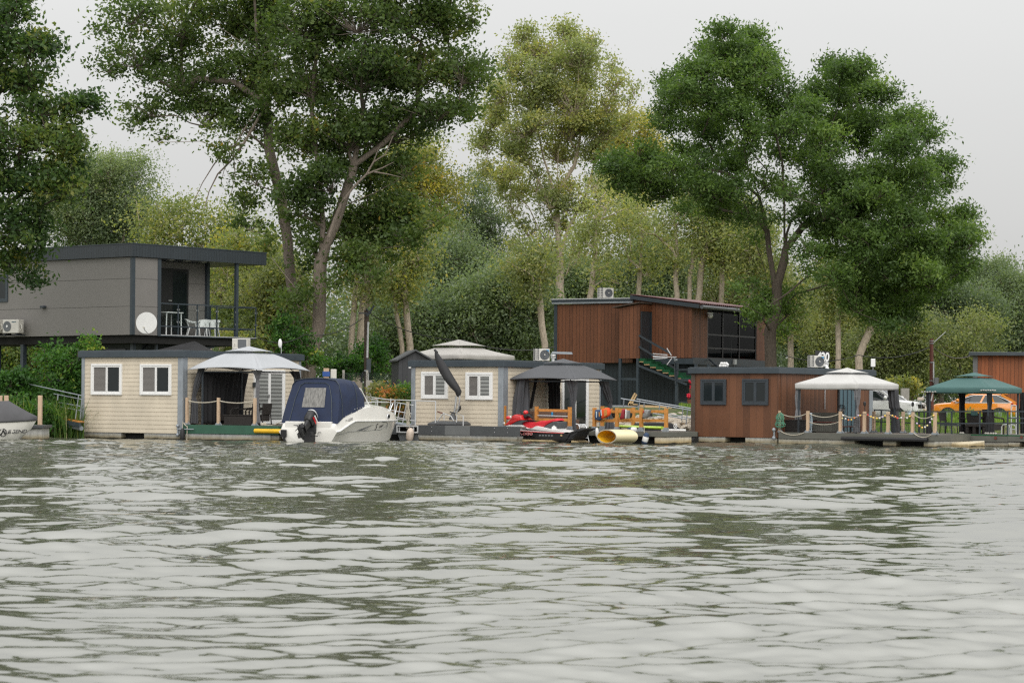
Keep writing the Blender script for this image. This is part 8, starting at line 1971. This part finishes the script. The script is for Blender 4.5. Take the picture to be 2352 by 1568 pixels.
bgtree('olive tree with a bent pale trunk left of the brown two storey house', 1215, 580, 680, 110, 140, OL, PB, 'vase', 44, .24, dn=.4, trunk_u=(1250, 1238))
bgtree('willow behind the poplar trunk', 1290, 600, 830, 190, 200, W_, BK, 'round', 45, .3, dn=1.1)
bgtree('olive thin tree right of the poplar trunk', 1400, 430, 650, 120, 150, PO, PB, 'tall', 46, .24, dn=.45, trunk_u=(1338, 1368))
bgtree('gold topped tree peeping out right of the poplar', 1450, 270, 480, 110, 200, GO, PB, 'round', 47, .25, dn=.8, tint=(.75, .15))
bgtree('olive tree with two straight pale trunks behind the red roof', 1570, 440, 610, 140, 150, PO, PB, 'tall', 48, .30, stems=2, dn=.5, trunk_u=(1566, 1572))
bgtree('leaning pale trunk tree behind the red roof ridge', 1630, 450, 600, 120, 150, PO, PB, 'vase', 49, .24, dn=.5, trunk_u=(1598, 1622))
bgtree('thin straight pale tree behind the right end of the red roof', 1680, 500, 620, 90, 150, PO, PB, 'vase', 50, .20, dn=.4, trunk_u=(1655, 1662))
bgtree('slim olive tree between the poplar and the ash crown', 1480, 470, 640, 110, 152, PO, PB, 'tall', 66, .2, dn=.5, trunk_u=(1462, 1475))
bgtree('thin pale stem tree left of the ash trunk', 1725, 520, 660, 80, 146, OL, PB, 'vase', 67, .22, dn=.4, trunk_u=(1728, 1722))
bgtree('green grey tree filling the gap behind the red roof', 1500, 560, 760, 170, 190, W_, BK, 'round', 51, .3, dn=1.1, tint=(.45, .15))
bgtree('dull olive tree behind the ash stems', 1690, 500, 800, 170, 195, OL, PB, 'round', 52, .3, dn=.9)
bgtree('slim pale trunk behind the left side of the number sign', 1815, 640, 760, 90, 146, OL, PB, 'vase', 53, .22, dn=.35, trunk_u=(1815, 1815))
bgtree('straight pale trunk right of the number sign', 1930, 600, 730, 90, 140, OL, PB, 'vase', 54, .19, dn=.3, trunk_u=(1926, 1928))
bgtree('leaning pale trunk above the off white gazebo', 2015, 650, 740, 90, 140, OL, PB, 'vase', 55, .27, dn=.3, trunk_u=(1974, 2010))
bgtree('olive round tree between the two pale trunks', 1960, 720, 880, 150, 185, OL, BK, 'round', 56, .25, dn=1.1)
bgtree('mixed green tree behind the white car', 2060, 730, 900, 160, 175, OL, BK, 'round', 57, .25, dn=1.1, tint=(.35, .15))
bgtree('dark green tree behind the rust brown pole', 2160, 640, 890, 190, 190, W_, BK, 'round', 58, .3, dn=1.3, tint=(.25, .14))
bgtree('tall grey green tree at the right horizon', 2265, 625, 860, 170, 230, W_, BK, 'round', 59, .35, dn=1.2, tint=(.35, .14))
bgtree('grey green tree cut off by the right edge', 2360, 650, 860, 170, 225, W_, BK, 'round', 60, .35, dn=1.2, tint=(.4, .14))
bgtree('lighter green tree in front of the right horizon trees', 2210, 735, 900, 150, 170, OL, BK, 'tall', 61, .25, dn=.8, tint=(.3, .15))
bgtree('willow between the ash crown and the brown house roof', 1880, 660, 860, 170, 200, W_, BK, 'round', 62, .3, dn=1.1)
bgtree('green tree behind the satellite dish stilts', 40, 760, 900, 160, 125, DK, BK, 'round', 63, .25, dn=1.0)
bgtree('pale trunk in the shade under the stilt house', 85, 740, 830, 80, 130, OL, PB, 'vase', 64, .3, dn=.5, trunk_u=(85, 85))
# far wood as one mass
rs = np.random.RandomState(77); CC = []; TT = []
for i in range(900):
    u = rs.uniform(-300, 2700); f = rs.uniform(0, 1); Yw = 235 + rs.uniform(-12, 25)
    ht = 630 + 40 * math.sin(u * .011) + 30 * math.sin(u * .031 + 1) + (60 if 1100 < u < 1160 else 0)
    v = ht + (948 - ht) * f
    CC.append(np.array(P(u, v, Yw)) + rs.normal(0, 1.1, (5, 3))); TT.append(np.full(5, .16 + .15 * math.sin(u * .013 + 2) + rs.normal(0, .12)))
V, tt = leaf_cloud(np.concatenate(CC), np.full(4500, 1.25), 45, .40, rs, np.concatenate(TT)); NL += len(tt)
o = add_leaves('woods', V, tt, M['lf_willow'], None, (0, 235, 0)); o.location = (0, 235, 0)
tag(o, 'dense far wood closing the view behind the houses', kind='stuff')
# ---- bushes
def bush(label, u, v, ru, rv, Y, m, seed, dens=1.7, leaf=.17, tint=(.45, .18), name='bush', nb=9, group='bushes along the bank', asp=.5):
    global NL
    rs = np.random.RandomState(seed); bl = [(u + rs.uniform(-.62, .62) * ru, v + rs.uniform(-.6, .75) * rv, ru * rs.uniform(.3, .5), rv * rs.uniform(.3, .5)) for _ in range(nb)]
    b = ground_pt(u, Y, ground_z(P(u, v, Y).x, Y) if Y > 97 else .2)
    o, n = tree(name, label, 'bush', Y, b, [[(u, v + rv * .6), (u, v)]], bl, m, M['bark_dark'], r0=.05, leaf=leaf, dens=dens, k=22, sig=.26, depth=.8, seed=seed, tint=tint, group=group, lift=.2, asp=asp); NL += n
bush('large glossy green bush left of the cream houseboat', 165, 860, 85, 85, 97.5, M['lf_bush'], 101, nb=16, tint=(.40, .2))
bush('yellowish topped bush shoot reaching over the cream houseboat roof', 205, 800, 36, 34, 97, M['lf_bush'], 102, nb=6, tint=(.62, .2))
bush('low green bush at the left water edge', 40, 900, 70, 60, 96, M['lf_bush'], 103, nb=12, tint=(.35, .18))
bush('bush in the gap between the gangway and the covered boat', 120, 955, 50, 40, 94, M['lf_bush'], 104, nb=9, tint=(.25, .15))
bush('leafy shrub among the reeds behind the covered boat', 20, 940, 55, 36, 94.5, M['lf_bush'], 120, nb=10, tint=(.35, .2))
bush('leafy shrub left of the gangway handrail', 125, 915, 45, 36, 96.5, M['lf_bush'], 121, nb=10, tint=(.42, .2))
bush('dark green bush at the foot of the leaning grey trunk', 655, 770, 40, 60, 108, M['lf_bush'], 105, nb=9, tint=(.35, .2))
bush('ivy green bush around the pale forked trunk', 705, 800, 42, 50, 108.5, M['lf_bush'], 106, nb=8, tint=(.35, .2))
bush('light green bush by the chain link fence', 872, 895, 30, 22, 107, M['lf_olive'], 107, nb=6, tint=(.6, .2), leaf=.14)
bush('red tipped photinia bush left of the cream houseboat with the walkway', 905, 930, 40, 42, 98.5, M['lf_red'], 108, nb=12, tint=(.42, .25), leaf=.14)
bush('green bush growing against the charcoal shed', 925, 895, 24, 22, 99, M['lf_bush'], 109, nb=7, tint=(.5, .2), leaf=.14)
bush('yellow flowering bush behind the white car', 2095, 892, 42, 24, 127, M['lf_gold'], 110, nb=10, tint=(.45, .2), leaf=.2)
bush('small yellow green bush behind the off white gazebo edge', 2055, 890, 26, 22, 128, M['lf_olive'], 111, nb=6, tint=(.6, .2), leaf=.2)
bush('weedy bush in front of the orange car', 2228, 956, 40, 14, 119, M['lf_olive'], 112, nb=9, tint=(.35, .2), leaf=.14)
bush('dark undergrowth behind the motorboat cover', 780, 850, 60, 40, 116, M['lf_bush'], 113, nb=10, tint=(.3, .15))
bush('green undergrowth left of the charcoal shed', 850, 820, 55, 55, 122, M['lf_bush'], 114, nb=10, tint=(.3, .15))
bush('shady bush under the stilt house', 300, 810, 90, 35, 112, M['lf_bush'], 115, nb=10, tint=(.2, .1))
bush('yellow green bush below the balcony', 560, 790, 60, 40, 118, M['lf_gold'], 116, nb=9, tint=(.35, .15), leaf=.2)
# ---- reeds and grass
def blades(name, label, pts, hmin, hmax, wd, m, seed, bend=.35, tint=(.45, .22)):
    rs = np.random.RandomState(seed); N = len(pts); B = np.array(pts)
    h = rs.uniform(hmin, hmax, N); a = rs.uniform(0, 6.283, N); le = rs.uniform(.1, 1, N) * bend * h
    d = np.stack([np.cos(a), np.sin(a), np.zeros(N)], 1); sd = np.stack([-np.sin(a), np.cos(a), np.zeros(N)], 1) * (wd * rs.uniform(.6, 1.3, N))[:, None]
    up = np.array([0, 0, 1.0]); m1 = B + up * (h * .6)[:, None] + d * (le * .3)[:, None]; tp_ = B + up * (h * .95 - le * .35)[:, None] + d * le[:, None]
    V = np.stack([B - sd * .5, B + sd * .5, m1 + sd * .45, m1 - sd * .45, tp_ + sd * .06, tp_ - sd * .06], 1).reshape(-1, 3)
    i = np.arange(N) * 6; Q = np.concatenate([np.stack([i, i + 1, i + 2, i + 3], 1), np.stack([i + 3, i + 2, i + 4, i + 5], 1)])
    t = np.clip(tint[0] + rs.normal(0, tint[1], N), 0, 1)
    o = np_mesh(name, V, Q, m, False, np.concatenate([t, t])); tag(o, label, kind='stuff'); return o
rr = random.Random(5); pts = []
for i in range(3400):
    u = rr.uniform(-60, 195) if i % 3 else rr.uniform(-60, 110); Y = rr.uniform(93.5, 98.5); p = ground_pt(u, Y, 0); pts.append((p.x, Y, max(-.1, ground_z(p.x, Y) - .05)))
blades('reeds', 'green and straw coloured reeds on the left bank', pts, .9, 2.1, .05, M['lf_reed'], 1, .75, (.42, .24))
pts = []
for i in range(1500):
    u = rr.uniform(2050, 2380); Y = rr.uniform(112, 121); p = ground_pt(u, Y, .7); pts.append((p.x, Y, ground_z(p.x, Y) - .02))
blades('tall_grass', 'tall weedy grass in front of the parked cars', pts, .2, .72, .022, M['lf_grass'], 2, .4, (.4, .2))
pts = []
for i in range(9000):
    u = rr.uniform(1990, 2400) if i % 4 else rr.uniform(1560, 1640); Y = rr.uniform(97.5, 114) if i % 4 else rr.uniform(103, 109); p = ground_pt(u, Y, .7); pts.append((p.x, Y, ground_z(p.x, Y) - .02))
blades('grass', 'short grass on the bank', pts, .12, .34, .03, M['lf_grass'], 3, .4, (.5, .2))
print('leaves', NL)
